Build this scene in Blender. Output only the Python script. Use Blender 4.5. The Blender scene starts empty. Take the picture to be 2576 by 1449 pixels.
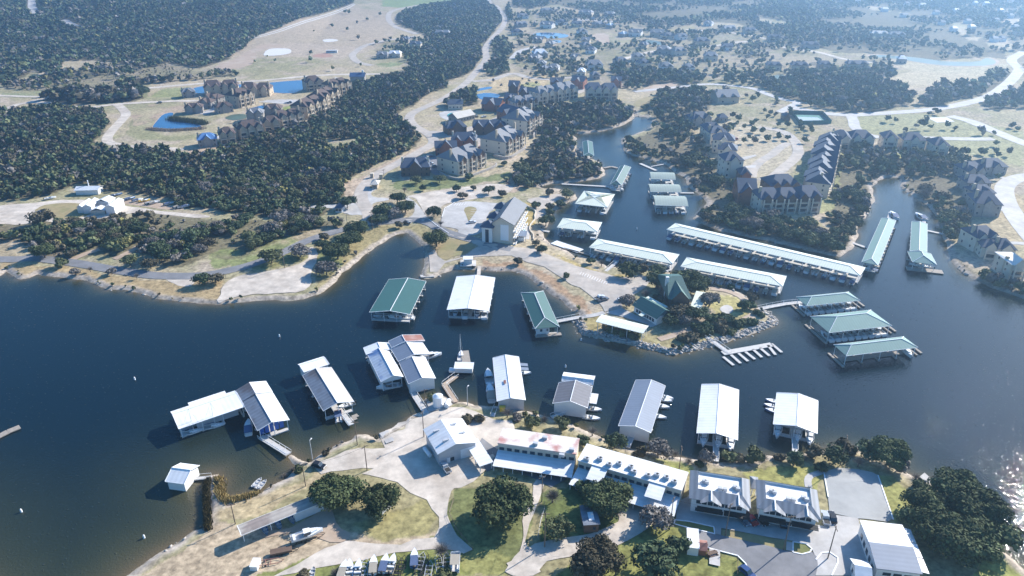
import bpy, bmesh, math, random
import numpy as np
from mathutils import Vector, Matrix
from mathutils.geometry import tessellate_polygon
random.seed(7); np.random.seed(7)
R = math.radians
S = bpy.context.scene
COL = S.collection
# ---------------------------------------------------------------- camera, sky, sun, exposure
CAM_H = 160.0; PITCH = R(27.0); FPX = 1838.0
cam_d = bpy.data.cameras.new("camera"); cam = bpy.data.objects.new("camera", cam_d); COL.objects.link(cam)
cam.location = (0, 0, CAM_H); cam.rotation_euler = (R(90) - PITCH, 0, 0)
cam_d.sensor_width = 36.0; cam_d.lens = 36.0 * FPX / 2576.0
cam_d.clip_start = 1.0; cam_d.clip_end = 40000.0
S.camera = cam
S.render.resolution_x = 1024; S.render.resolution_y = 576
SUN_AZ = 38.0; SUN_EL = 31.0          # azimuth counted from +X towards +Y
w = bpy.data.worlds.new("World"); S.world = w; w.use_nodes = True
nt = w.node_tree; bg = nt.nodes["Background"]
sky = nt.nodes.new("ShaderNodeTexSky"); sky.sky_type = 'NISHITA'; sky.sun_disc = False
sky.sun_elevation = R(SUN_EL); sky.sun_rotation = R(90 - SUN_AZ); sky.air_density = 1.0; sky.dust_density = .6; sky.ozone_density = 3.0
hs = nt.nodes.new('ShaderNodeHueSaturation'); hs.inputs['Saturation'].default_value = 1.35; nt.links.new(sky.outputs[0], hs.inputs['Color']); nt.links.new(hs.outputs[0], bg.inputs[0]); bg.inputs[1].default_value = 0.115
sl = bpy.data.lights.new("sun", 'SUN'); sl.energy = 5.0; sl.angle = R(0.53); sl.color = (1.0, 0.945, 0.86)
sun = bpy.data.objects.new("sun", sl); COL.objects.link(sun); sun.location = (300, 300, 400)
sd = Vector((math.cos(R(SUN_EL)) * math.cos(R(SUN_AZ)), math.cos(R(SUN_EL)) * math.sin(R(SUN_AZ)), math.sin(R(SUN_EL))))
sun.rotation_euler = sd.to_track_quat('Z', 'Y').to_euler()
S.view_settings.view_transform = 'Standard'; S.view_settings.look = 'None'
S.view_settings.exposure = 0.95; S.view_settings.gamma = 1.0
S.cycles.use_denoising = True
S.cycles.max_bounces = 6; S.cycles.diffuse_bounces = 2; S.cycles.glossy_bounces = 3
S.cycles.transparent_max_bounces = 6; S.cycles.volume_bounces = 0
S.cycles.sample_clamp_indirect = 4.0
# ---------------------------------------------------------------- picture points to world points
def ray(x, y):
    u = (x - 1288) / FPX; v = -(y - 724.5) / FPX
    return (u, math.cos(PITCH) + v * math.sin(PITCH), -math.sin(PITCH) + v * math.cos(PITCH))
def Dz(x, y, z=0.0):                    # point of the plane at height z
    d = ray(x, y); t = (CAM_H - z) / -d[2]
    return Vector((d[0] * t, d[1] * t, z))
def g(c, r, x, y): return (644 * c + x / 4.0, 362.25 * r + y / 4.0)      # tiles of the survey grid
def gz(c, r, *p): return [g(c, r, a, b) for a, b in p]
ZM = {'a': (1700, 280, 3.677), 'b': (640, 280, 3.677), 'e': (2560, 420, 3.677), 'c': (1440, 340, 4.025),
      'f': (3400, 600, 2.786), 'h': (1760, 700, 6.586), 'i': (2200, 1040, 3.3895)}
def q(k, x, y):
    if isinstance(k, tuple): return g(k[0], k[1], x, y)
    if k == 'd': return (x, y)
    a, b, s = ZM[k]; return ((a + x / s) * .67083, (b + y / s) * .67083)
# ---------------------------------------------------------------- numeric helpers
def pip(px, py, poly):
    px = np.asarray(px); py = np.asarray(py); P = np.asarray(poly, float)
    res = np.zeros(px.shape, bool)
    m = (px >= P[:, 0].min()) & (px <= P[:, 0].max()) & (py >= P[:, 1].min()) & (py <= P[:, 1].max())
    x = px[m]; y = py[m]; ins = np.zeros(x.shape, bool)
    n = len(P)
    for i in range(n):
        x1, y1 = P[i]; x2, y2 = P[(i + 1) % n]
        if y1 == y2: continue
        c = ((y1 > y) != (y2 > y))
        if not c.any(): continue
        ins ^= c & (x < (x2 - x1) * (y - y1) / (y2 - y1) + x1)
    res[m] = ins
    return res
def segdist(px, py, poly, closed=True):
    P = np.asarray(poly, float); best = np.full(px.shape, 1e18)
    n = len(P) if closed else len(P) - 1
    for i in range(n):
        x1, y1 = P[i]; x2, y2 = P[(i + 1) % len(P)]
        dx, dy = x2 - x1, y2 - y1; L = dx * dx + dy * dy + 1e-9
        t = np.clip(((px - x1) * dx + (py - y1) * dy) / L, 0, 1)
        d = (px - x1 - t * dx) ** 2 + (py - y1 - t * dy) ** 2
        np.minimum(best, d, out=best)
    return np.sqrt(best)
def vnoise(x, y, sc, seed=0):
    x = np.asarray(x, float) / sc; y = np.asarray(y, float) / sc
    xi = np.floor(x).astype(np.int64); yi = np.floor(y).astype(np.int64); fx = x - xi; fy = y - yi
    def h(a, b):
        n = (a * 374761393 + b * 668265263 + seed * 974634777) & 0x7fffffff
        n = ((n ^ (n >> 13)) * 1274126177) & 0x7fffffff
        return ((n ^ (n >> 16)) & 0xffff) / 65535.0
    fx = fx * fx * (3 - 2 * fx); fy = fy * fy * (3 - 2 * fy)
    return (h(xi, yi) * (1 - fx) + h(xi + 1, yi) * fx) * (1 - fy) + (h(xi, yi + 1) * (1 - fx) + h(xi + 1, yi + 1) * fx) * fy
def fbm(x, y, sc, seed=0, o=4):
    s = 0; a = .5; t = 0
    for i in range(o):
        s = s + a * vnoise(x, y, sc / 2 ** i, seed + i * 17); t += a; a *= .5
    return s / t
# ---------------------------------------------------------------- the lake outline (traced, then laid on the water plane)
north = [(-1300, 680), (-400, 700), (0, 694), (8, 688), (17, 681), (30, 692), (50, 703), (75, 700), (95, 690), (130, 695), (160, 698), (215, 704), (240, 712), (248, 722), (270, 729),
 (312, 729.5), (330, 733), (362, 742), (390, 749), (425, 756), (475, 762), (510, 765), (545, 766), (575, 762), (620, 758), (644, 757), (690, 755), (719, 756), (764, 752), (794, 743), (812, 735),
 (829, 724), (844, 712), (852, 700), (861.5, 685), (880, 672), (894, 660), (926, 635), (956.5, 615), (976.5, 600), (1001, 590), (1026, 585), (1036, 595), (1059, 615), (1071.5, 630), (1069, 650),
 (1066, 675), (1056, 697), (1070, 700), (1094, 698.5), (1119, 687), (1144, 677), (1199, 678.5), (1216, 679), (1250, 681), (1288, 682), (1323, 690), (1345, 710), (1370, 724.5), (1388, 739.5),
 (1418, 757), (1428, 769.5), (1445, 780), (1458, 787), (1460, 797), (1455, 804.5), (1452, 820), (1455, 834.5), (1470, 844.5), (1520, 853), (1575, 864.5), (1618, 877), (1658, 884.5), (1675, 886), (1698, 893),
 (1720, 884), (1738, 886), (1765, 876), (1790, 874.5), (1795, 867), (1825, 863), (1850, 850), (1888, 842), (1932, 824.5), (1947, 822), (1953, 810), (1945, 797), (1930.5, 790), (1915, 780), (1900, 772), (1875, 747),
 (1863, 737), (1825, 727), (1778, 722), (1763, 707), (1700, 695), (1678, 685), (1638, 680), (1613, 675), (1570, 670), (1528, 672), (1513, 660), (1495, 652), (1475, 650), (1448, 647), (1428, 632),
 (1408, 625), (1385, 615), (1368, 597), (1365, 580), (1380, 562), (1388, 537), (1400, 525), (1428, 511), (1450, 502), (1448, 490), (1430, 480), (1400, 475), (1370, 475), (1355, 470), (1388, 462), (1428, 460),
 (1475, 455), (1505, 450), (1524, 440), (1520, 427), (1508, 410), (1488, 400), (1463, 400), (1453, 390), (1450, 370), (1450.5, 347.5), (1430, 334), (1463, 337.5), (1513, 330), (1563, 317), (1598, 297),
 (1593, 280), (1600, 293), (1625, 294), (1643, 305), (1638, 320), (1600, 337), (1563, 350), (1565, 367), (1575, 385), (1613, 397), (1650, 407), (1678, 415), (1698, 435), (1723, 447), (1733, 470),
 (1763, 492), (1782, 510), (1763, 532), (1743, 550), (1763, 562), (1813, 580), (1875, 595), (1932, 606), (2007, 625), (2082, 642), (2117, 647), (2144.5, 625), (2159, 592), (2157, 567), (2177, 547),
 (2189, 522), (2203, 507), (2198, 490), (2192, 472), (2207, 455), (2232, 447), (2272, 447), (2267, 470), (2294, 492), (2332, 517), (2357, 545), (2367, 575), (2379, 612), (2394, 657), (2419, 685),
 (2457, 705), (2499, 724.5), (2532, 737), (2576, 752), (2700, 775), (3400, 860)]
south = [(3400, 1900), (2760, 1600), (2640, 1480), (2576, 1432), (2544, 1407), (2519, 1382), (2480, 1340), (2430, 1280), (2390, 1240), (2349, 1214), (2314, 1202), (2272, 1184), (2262, 1165), (2252, 1149), (2194, 1136), (2149, 1129),
 (2107, 1120), (2062, 1134), (2027, 1138), (1977, 1149), (1932, 1148), (1913, 1149), (1875, 1162), (1800, 1162), (1738, 1155), (1688, 1150), (1640, 1140), (1588, 1130), (1573, 1124), (1530, 1104), (1500, 1092), (1463, 1078), (1433, 1066), (1375, 1047),
 (1313, 1033), (1288, 1028), (1251, 1025), (1194, 1020), (1176, 1012), (1159, 1010), (1144, 1010), (1131, 1000), (1100, 996), (1069, 1004), (1070, 1025), (1056, 1042), (1034, 1047), (1019, 1062), (981, 1079), (958, 1092),
 (948, 1104), (932, 1100), (920, 1092), (894, 1090), (886, 1104), (844, 1119), (819, 1137), (804, 1147), (784, 1160), (764, 1158), (729, 1143), (721, 1149), (744, 1175), (731, 1192), (714, 1209), (686, 1219),
 (661, 1237), (644, 1242), (600, 1252), (562, 1259), (558, 1237), (556, 1212), (546, 1194), (524, 1196), (517, 1224), (519, 1274), (521, 1322), (515, 1332), (487, 1337), (462, 1359), (400, 1392), (350, 1427), (322, 1449), (230, 1520), (120, 1640), (-1300, 1900)]
LAKE = [tuple(Dz(x, y)[:2]) for x, y in north + south]
LAKE_A = np.array(LAKE)
PONDS_D = {
 'reed': gz(0, 0, (1530, 1280), (1590, 1205), (1640, 1150), (1740, 1128), (1745, 1160), (1705, 1190), (1725, 1222), (1800, 1228), (1900, 1238), (2010, 1258), (2035, 1285), (1900, 1300), (1700, 1305), (1560, 1305)),
 'condo': [(480, 223), (520, 215), (600, 213), (660, 210), (700, 206), (764, 201), (782, 207), (772, 222), (749, 230), (739, 235), (694, 234), (676, 230), (640, 232), (560, 234), (487, 236)],
 'garden': gz(1, 0, (2205, 950), (2330, 932), (2460, 950), (2440, 988), (2300, 1012), (2225, 985)),
 'stream': gz(1, 0, (2200, 905), (2290, 880), (2370, 870), (2380, 890), (2300, 905), (2220, 920)),
 'village': gz(2, 0, (200, 335), (380, 325), (560, 345), (575, 375), (400, 392), (240, 378)),
 'small': gz(2, 0, (385, 408), (500, 405), (495, 432), (410, 430)),
 'far': gz(3, 0, (1020, 548), (1300, 560), (1600, 592), (1780, 622), (2140, 622), (2160, 595), (2220, 582), (2310, 620), (2250, 660), (1950, 668), (1700, 655), (1500, 625), (1300, 592), (1050, 575)),
 'court': gz(2, 0, (1290, 405), (1420, 402), (1560, 440), (1500, 462), (1350, 440)),
 'basin': q('b', 740, 600) and [q('b', *p) for p in ((735, 600), (800, 565), (900, 545), (1000, 540), (1060, 560), (1050, 600), (960, 625), (830, 632))],
 'condo_two': [q('b', *p) for p in ((1010, 495), (1150, 450), (1300, 415), (1470, 420), (1480, 450), (1300, 500), (1150, 520))],
 'left': gz(3, 0, (20, 765), (120, 750), (220, 770), (140, 800), (40, 795)),
}
def hills(x, y):
    m = np.clip((y - 950) / 300, 0, 1); left = np.clip((-x - 150 - .12 * y) / 200, 0, 1)
    rt = np.clip((y - 1150) / 300, 0, 1) * np.clip((x + 100) / 200, 0, 1)
    return m * left * (6 + 26 * fbm(x, y, 420, 5, 2)) + rt * 12 * fbm(x, y, 500, 9, 2)
def shore(x, y):                                    # signed distance to the shoreline: positive on land
    x = np.asarray(x, float); y = np.asarray(y, float)
    a = x + 2.4 * (fbm(x, y, 7, 1, 3) - .5); b = y + 2.4 * (fbm(x, y, 7, 2, 3) - .5)
    d = segdist(a, b, LAKE_A[:-1]); return np.where(pip(a, b, LAKE_A), -d, d)
PONDS = {k: np.array([tuple(Dz(a, b, 2.5)[:2]) for a, b in v]) for k, v in PONDS_D.items()}
def H(x, y):
    x = np.atleast_1d(np.asarray(x, float)); y = np.atleast_1d(np.asarray(y, float))
    d = shore(x, y)
    h = np.where(d < 0, np.maximum(d * .22, -4), np.minimum(d * .5, .9) + np.clip((d - 2) * .05, 0, 1.6))
    h = h + np.where(d > 20, hills(x, y), 0)
    return h
def H1(x, y): return float(H(np.array([x]), np.array([y]))[0])
def at(x, y, up=0.0):                               # traced point to the ground surface
    z = 2.0
    for i in range(12):
        p = Dz(x, y, z); nz = H1(p.x, p.y)
        if abs(nz - z) < .02: break
        z = z * .4 + nz * .6
    return Vector((p.x, p.y, z + up))
def atp(pts):
    X = np.array([p[0] for p in pts], float); Y = np.array([p[1] for p in pts], float)
    u = (X - 1288) / FPX; v = -(Y - 724.5) / FPX
    dy = math.cos(PITCH) + v * math.sin(PITCH); dz = -math.sin(PITCH) + v * math.cos(PITCH)
    z = np.full(X.shape, 2.0)
    for i in range(12):
        t = (CAM_H - z) / -dz; z = z * .4 + .6 * H(u * t, dy * t)
    t = (CAM_H - z) / -dz
    return np.stack([u * t, dy * t, z], 1)
# ---------------------------------------------------------------- object helpers
def tag(o, label=None, cat=None, group=None, kind=None):
    if label: o['label'] = label
    if cat: o['category'] = cat
    if group: o['group'] = group
    if kind: o['kind'] = kind
    return o
def empty(name, loc, rz=0.0, label=None, cat=None, group=None):
    o = bpy.data.objects.new(name, None); COL.objects.link(o); o.empty_display_size = .5
    o.location = loc; o.rotation_euler = (0, 0, rz); tag(o, label, cat, group); return o
def link_mesh(name, me, parent=None, loc=None, rz=0.0):
    o = bpy.data.objects.new(name, me); COL.objects.link(o)
    if parent is not None: o.parent = parent
    if loc is not None: o.location = loc
    if rz: o.rotation_euler = (0, 0, rz)
    return o
def copy_tree(o, parent=None):
    c = o.copy(); COL.objects.link(c)
    if parent is not None: c.parent = parent
    for ch in KIDS.get(o.name, []): KIDS.setdefault(c.name, []).append(copy_tree(ch, c))
    return c
KIDS = {}
class MB:
    def __init__(s): s.v = []; s.f = []; s.m = []; s.mi = 0
    def quad(s, *p):
        n = len(s.v); s.v += [tuple(a) for a in p]; s.f.append(tuple(range(n, n + len(p)))); s.m.append(s.mi)
    def box(s, x0, y0, z0, x1, y1, z1):
        n = len(s.v)
        s.v += [(x0, y0, z0), (x1, y0, z0), (x1, y1, z0), (x0, y1, z0), (x0, y0, z1), (x1, y0, z1), (x1, y1, z1), (x0, y1, z1)]
        for f in ((0, 3, 2, 1), (4, 5, 6, 7), (0, 1, 5, 4), (1, 2, 6, 5), (2, 3, 7, 6), (3, 0, 4, 7)):
            s.f.append(tuple(n + i for i in f)); s.m.append(s.mi)
        return s
    def slab(s, pts, t):               # a thin plate: top outline pts, thickness t downwards
        n = len(s.v); k = len(pts)
        s.v += [tuple(p) for p in pts] + [(p[0], p[1], p[2] - t) for p in pts]
        s.f.append(tuple(range(n, n + k))); s.f.append(tuple(reversed(range(n + k, n + 2 * k)))); s.m += [s.mi] * 2
        for i in range(k):
            j = (i + 1) % k; s.f.append((n + j, n + i, n + k + i, n + k + j)); s.m.append(s.mi)
        return s
    def tube(s, a, b, r0, r1=None, n=6):
        r1 = r0 if r1 is None else r1; a = Vector(a); b = Vector(b); d = (b - a).normalized()
        u = d.orthogonal().normalized(); w_ = d.cross(u); k = len(s.v)
        for c, r in ((a, r0), (b, r1)):
            for i in range(n):
                t = 2 * math.pi * i / n; s.v.append(tuple(c + u * math.cos(t) * r + w_ * math.sin(t) * r))
        for i in range(n):
            j = (i + 1) % n; s.f.append((k + i, k + j, k + n + j, k + n + i)); s.m.append(s.mi)
        s.f.append(tuple(k + i for i in reversed(range(n)))); s.f.append(tuple(k + n + i for i in range(n))); s.m += [s.mi] * 2
        return s
    def mesh(s, name, mats):
        me = bpy.data.meshes.new(name); me.from_pydata(s.v, [], s.f)
        for m in (mats if isinstance(mats, (list, tuple)) else [mats]): me.materials.append(m)
        if any(s.m): me.polygons.foreach_set('material_index', s.m)
        me.update(); return me
    def build(s, name, mats, parent=None, loc=None, rz=0.0):
        o = link_mesh(name, s.mesh(name, mats), parent, loc, rz)
        if parent is not None: KIDS.setdefault(parent.name, []).append(o)
        return o
def np_mesh(name, V, F, mats, col=None, loops=4):
    me = bpy.data.meshes.new(name); n = len(F)
    me.vertices.add(len(V)); me.vertices.foreach_set('co', np.asarray(V, np.float32).ravel())
    me.loops.add(n * loops); me.loops.foreach_set('vertex_index', np.asarray(F, np.int32).ravel())
    me.polygons.add(n); me.polygons.foreach_set('loop_start', np.arange(0, n * loops, loops, dtype=np.int32))
    me.update(calc_edges=True)
    for m in (mats if isinstance(mats, (list, tuple)) else [mats]): me.materials.append(m)
    if col is not None:
        a = me.color_attributes.new('col', 'FLOAT_COLOR', 'POINT'); a.data.foreach_set('color', np.asarray(col, np.float32).ravel())
    return me
# ---------------------------------------------------------------- materials
def newmat(name):
    m = bpy.data.materials.new(name); m.use_nodes = True; n = m.node_tree.nodes; return m, n, m.node_tree.links, n['Principled BSDF']
def mat(name, c, rough=.7, var=.12, sc=.6, metal=0.0, stripe=0.0, stripe_axis='X', spec=.5, stain=None, stain_amt=.5, per=.45, coord='Object', bump=0.0):
    m, n, l, b = newmat(name)
    b.inputs['Roughness'].default_value = rough; b.inputs['Metallic'].default_value = metal
    b.inputs['Specular IOR Level'].default_value = spec
    tc = n.new('ShaderNodeTexCoord'); src = tc.outputs[coord]
    no = n.new('ShaderNodeTexNoise'); no.inputs['Scale'].default_value = sc; no.inputs['Detail'].default_value = 8; no.inputs['Roughness'].default_value = .68; l.new(src, no.inputs['Vector'])
    mr = n.new('ShaderNodeMapRange'); mr.inputs['From Min'].default_value = .3; mr.inputs['From Max'].default_value = .7
    mr.inputs['To Min'].default_value = 1 - var; mr.inputs['To Max'].default_value = 1 + var; l.new(no.outputs['Fac'], mr.inputs['Value'])
    base = n.new('ShaderNodeRGB'); base.outputs[0].default_value = (*c, 1); out = base.outputs[0]
    if stain:
        n2 = n.new('ShaderNodeTexNoise'); n2.inputs['Scale'].default_value = sc * .35; n2.inputs['Detail'].default_value = 6; l.new(src, n2.inputs['Vector'])
        r2 = n.new('ShaderNodeMapRange'); r2.inputs['From Min'].default_value = .5; r2.inputs['From Max'].default_value = .62; r2.inputs['To Max'].default_value = stain_amt
        l.new(n2.outputs['Fac'], r2.inputs['Value'])
        mx = n.new('ShaderNodeMix'); mx.data_type = 'RGBA'; mx.inputs[7].default_value = (*stain, 1)
        l.new(r2.outputs[0], mx.inputs[0]); l.new(out, mx.inputs[6]); out = mx.outputs[2]
    val = mr.outputs[0]
    if stripe:
        wv = n.new('ShaderNodeTexWave'); wv.bands_direction = stripe_axis; wv.inputs['Scale'].default_value = 1 / (per * 20 / 6.2832) * 3.14159 / 3.14159 * .5
        wv.inputs['Distortion'].default_value = 0; l.new(src, wv.inputs['Vector'])
        ms = n.new('ShaderNodeMapRange'); ms.inputs['To Min'].default_value = 1 - stripe; ms.inputs['To Max'].default_value = 1; l.new(wv.outputs['Fac'], ms.inputs['Value'])
        mm = n.new('ShaderNodeMath'); mm.operation = 'MULTIPLY'; l.new(val, mm.inputs[0]); l.new(ms.outputs[0], mm.inputs[1]); val = mm.outputs[0]
    vm = n.new('ShaderNodeVectorMath'); vm.operation = 'SCALE'; l.new(out, vm.inputs[0]); l.new(val, vm.inputs['Scale'])
    l.new(vm.outputs[0], b.inputs['Base Color'])
    if bump:
        bp = n.new('ShaderNodeBump'); bp.inputs['Strength'].default_value = bump; bp.inputs['Distance'].default_value = .2; l.new(no.outputs['Fac'], bp.inputs['Height']); l.new(bp.outputs[0], b.inputs['Normal'])
    return m
def attr_mat(name, rough=.9, spec=.2, objvar=0.0, sc=0.0, var=0.0):
    m, n, l, b = newmat(name); b.inputs['Roughness'].default_value = rough; b.inputs['Specular IOR Level'].default_value = spec
    a = n.new('ShaderNodeAttribute'); a.attribute_name = 'col'; out = a.outputs['Color']
    if objvar:
        oi = n.new('ShaderNodeObjectInfo'); mr = n.new('ShaderNodeMapRange'); mr.inputs['To Min'].default_value = 1 - objvar; mr.inputs['To Max'].default_value = 1 + objvar
        l.new(oi.outputs['Random'], mr.inputs['Value']); vm = n.new('ShaderNodeVectorMath'); vm.operation = 'SCALE'; l.new(out, vm.inputs[0]); l.new(mr.outputs[0], vm.inputs['Scale']); out = vm.outputs[0]
    if sc:
        tc = n.new('ShaderNodeTexCoord'); no = n.new('ShaderNodeTexNoise'); no.inputs['Scale'].default_value = sc; no.inputs['Detail'].default_value = 6; no.inputs['Roughness'].default_value = .65
        l.new(tc.outputs['Object'], no.inputs['Vector']); mr = n.new('ShaderNodeMapRange'); mr.inputs['From Min'].default_value = .3; mr.inputs['From Max'].default_value = .7
        mr.inputs['To Min'].default_value = 1 - var; mr.inputs['To Max'].default_value = 1 + var; l.new(no.outputs['Fac'], mr.inputs['Value'])
        vm = n.new('ShaderNodeVectorMath'); vm.operation = 'SCALE'; l.new(out, vm.inputs[0]); l.new(mr.outputs[0], vm.inputs['Scale']); out = vm.outputs[0]
    l.new(out, b.inputs['Base Color']); return m
M = {}
M['ground'] = attr_mat('ground', .95, .1, 0, .55, .5)
M['leaf'] = attr_mat('leaf', .85, .15, .22)
M['bark'] = mat('bark', (.12, .09, .07), .9, .2, 2)
M['conc'] = mat('concrete', (.46, .44, .42), .85, .2, .2, stain=(.36, .34, .32), stain_amt=.5)
M['asph'] = mat('asphalt', (.19, .19, .20), .9, .22, .2, stain=(.25, .24, .24), stain_amt=.6)
M['road'] = mat('pale_road', (.44, .385, .33), .9, .24, .2, stain=(.32, .30, .28), stain_amt=.6)
M['gravel'] = mat('gravel', (.53, .465, .395), .95, .3, .2, stain=(.40, .34, .28), stain_amt=.7)
M['dirt'] = mat('dirt', (.40, .30, .22), .95, .18, .2, stain=(.46, .38, .30), stain_amt=.7)
M['clay'] = mat('clay', (.62, .60, .58), .9, .06, .2)
M['lawn'] = mat('lawn', (.17, .18, .06), .95, .25, .3, stain=(.24, .19, .09), stain_amt=.8)
M['redclay'] = mat('red_clay', (.38, .22, .16), .9, .12, .2)
M['turf'] = mat('dry_turf', (.30, .24, .12), .95, .2, .25, stain=(.2, .2, .08), stain_amt=.5)
M['green'] = mat('green_metal', (.04, .12, .11), .55, .06, .3, stripe=.12, stripe_axis='Y', per=.6)
M['pgreen'] = mat('pale_green_metal', (.68, .72, .60), .65, .05, .3, stripe=.10, stripe_axis='Y', per=.6)
M['pgreen_x'] = mat('pale_green_metal_crosswise', (.21, .33, .30), .7, .05, .3, stripe=.10, stripe_axis='Y', per=.6, spec=.25)
M['white'] = mat('white_metal', (.76, .77, .78), .5, .07, .35, stripe=.09, stripe_axis='Y', per=.8, stain=(.62, .62, .63), stain_amt=.5)
M['greym'] = mat('grey_metal', (.17, .21, .28), .6, .08, .25, stripe=.10, stripe_axis='Y', per=.7)
M['galv_shade'] = mat('old_galvanised_and_shade', (.19, .22, .27), .6, .18, .35, stripe=.2, stripe_axis='Y', per=.9, stain=(.11, .09, .085), stain_amt=.8)  # bluish dark tone also paints the shade on the two-part shed's left slope
M['patchy'] = mat('patchy_metal', (.48, .54, .62), .5, .15, .5, stripe=.15, stripe_axis='Y', per=.9, stain=(.10, .20, .42), stain_amt=.9)
M['dgrey'] = mat('dark_grey_metal', (.15, .15, .17), .7, .12, .4, stripe=.15, stripe_axis='Y', per=.9)
M['arch'] = mat('grey_green_metal', (.30, .36, .32), .7, .06, .4, stripe=.1, stripe_axis='Y', per=.8)
M['rusty'] = mat('rusty_metal', (.30, .13, .10), .7, .2, .4, stripe=.2, stripe_axis='Y', stain=(.5, .42, .38), stain_amt=.5)
M['beige'] = mat('beige_metal', (.56, .52, .46), .5, .08, .2, stripe=.08, stripe_axis='Y', stain=(.45, .40, .34), stain_amt=.5)
M['trim'] = mat('white_trim', (.78, .79, .80), .5, .03)
M['wall'] = mat('white_wall', (.70, .70, .69), .7, .05, .3)
M['bluew'] = mat('blue_sheeting', (.03, .12, .45), .5, .15, .5)
M['deck'] = mat('dock_deck', (.30, .26, .22), .85, .2, 1.2)
M['pdeck'] = mat('pale_dock_deck', (.50, .48, .46), .85, .12, 1.0)
M['darkw'] = mat('dark_void', (.025, .028, .032), .8, .1)
M['glass'] = mat('window_glass', (.03, .045, .06), .12, .1, spec=.8)
M['cream'] = mat('cream_stone', (.46, .38, .28), .85, .12, .6)
M['pcream'] = mat('pale_stucco', (.60, .53, .43), .8, .06, .4)
M['stone'] = mat('grey_stone', (.30, .28, .26), .9, .2, .8)
M['redw'] = mat('red_wood', (.26, .10, .06), .7, .15, .8)
M['brownw'] = mat('brown_wood', (.13, .085, .06), .8, .2, .8)
M['rbrown'] = mat('brown_shingle', (.095, .066, .058), .85, .14, .9)
M['rgrey'] = mat('grey_shingle', (.19, .20, .22), .75, .12, .9)
M['rblue'] = mat('slate_shingle', (.05, .075, .12), .75, .12, .9)
M['membrane'] = mat('white_membrane', (.72, .71, .69), .8, .05, .2, stain=(.60, .56, .52), stain_amt=.5)
M['stained'] = mat('stained_membrane', (.66, .60, .55), .85, .08, .4, stain=(.42, .17, .15), stain_amt=.9)
M['rock'] = mat('rock', (.38, .35, .32), .9, .25, .5, bump=.5)
M['steel'] = mat('painted_steel', (.45, .46, .48), .5, .1)
M['blueroof'] = mat('blue_underlay', (.10, .22, .44), .6, .1, .5)
M['chapelroof'] = mat('dark_blue_roof', (.035, .08, .18), .6, .1, .5)
M['rustroof'] = mat('worn_shelter_roof', (.40, .36, .32), .7, .12, .5, stripe=.2, stripe_axis='X', per=.9, stain=(.24, .19, .17), stain_amt=.8)
M['pole'] = mat('wood_pole', (.16, .12, .09), .85, .2, 2)
M['hull'] = mat('white_hull', (.78, .79, .80), .25, .03)
M['bhull'] = mat('blue_hull', (.05, .13, .30), .25, .05)
M['canvas'] = mat('blue_canvas', (.08, .12, .22), .8, .08)
M['tcanvas'] = mat('tan_canvas', (.35, .31, .25), .8, .08)
M['ywall'] = mat('yellow_paint', (.75, .50, .05), .5, .05)
M['tyre'] = mat('tyre', (.02, .02, .02), .8, .1)
for k, c in {'white': (.75, .76, .78), 'silver': (.45, .47, .50), 'black': (.02, .02, .025), 'red': (.32, .03, .03), 'blue': (.04, .08, .2), 'grey': (.16, .17, .19)}.items():
    M['car_' + k] = mat('car_paint_' + k, c, .25, .02, metal=.2)
M['bough'] = mat('green_boughs', (.05, .07, .035), .9, .2, 2)
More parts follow.
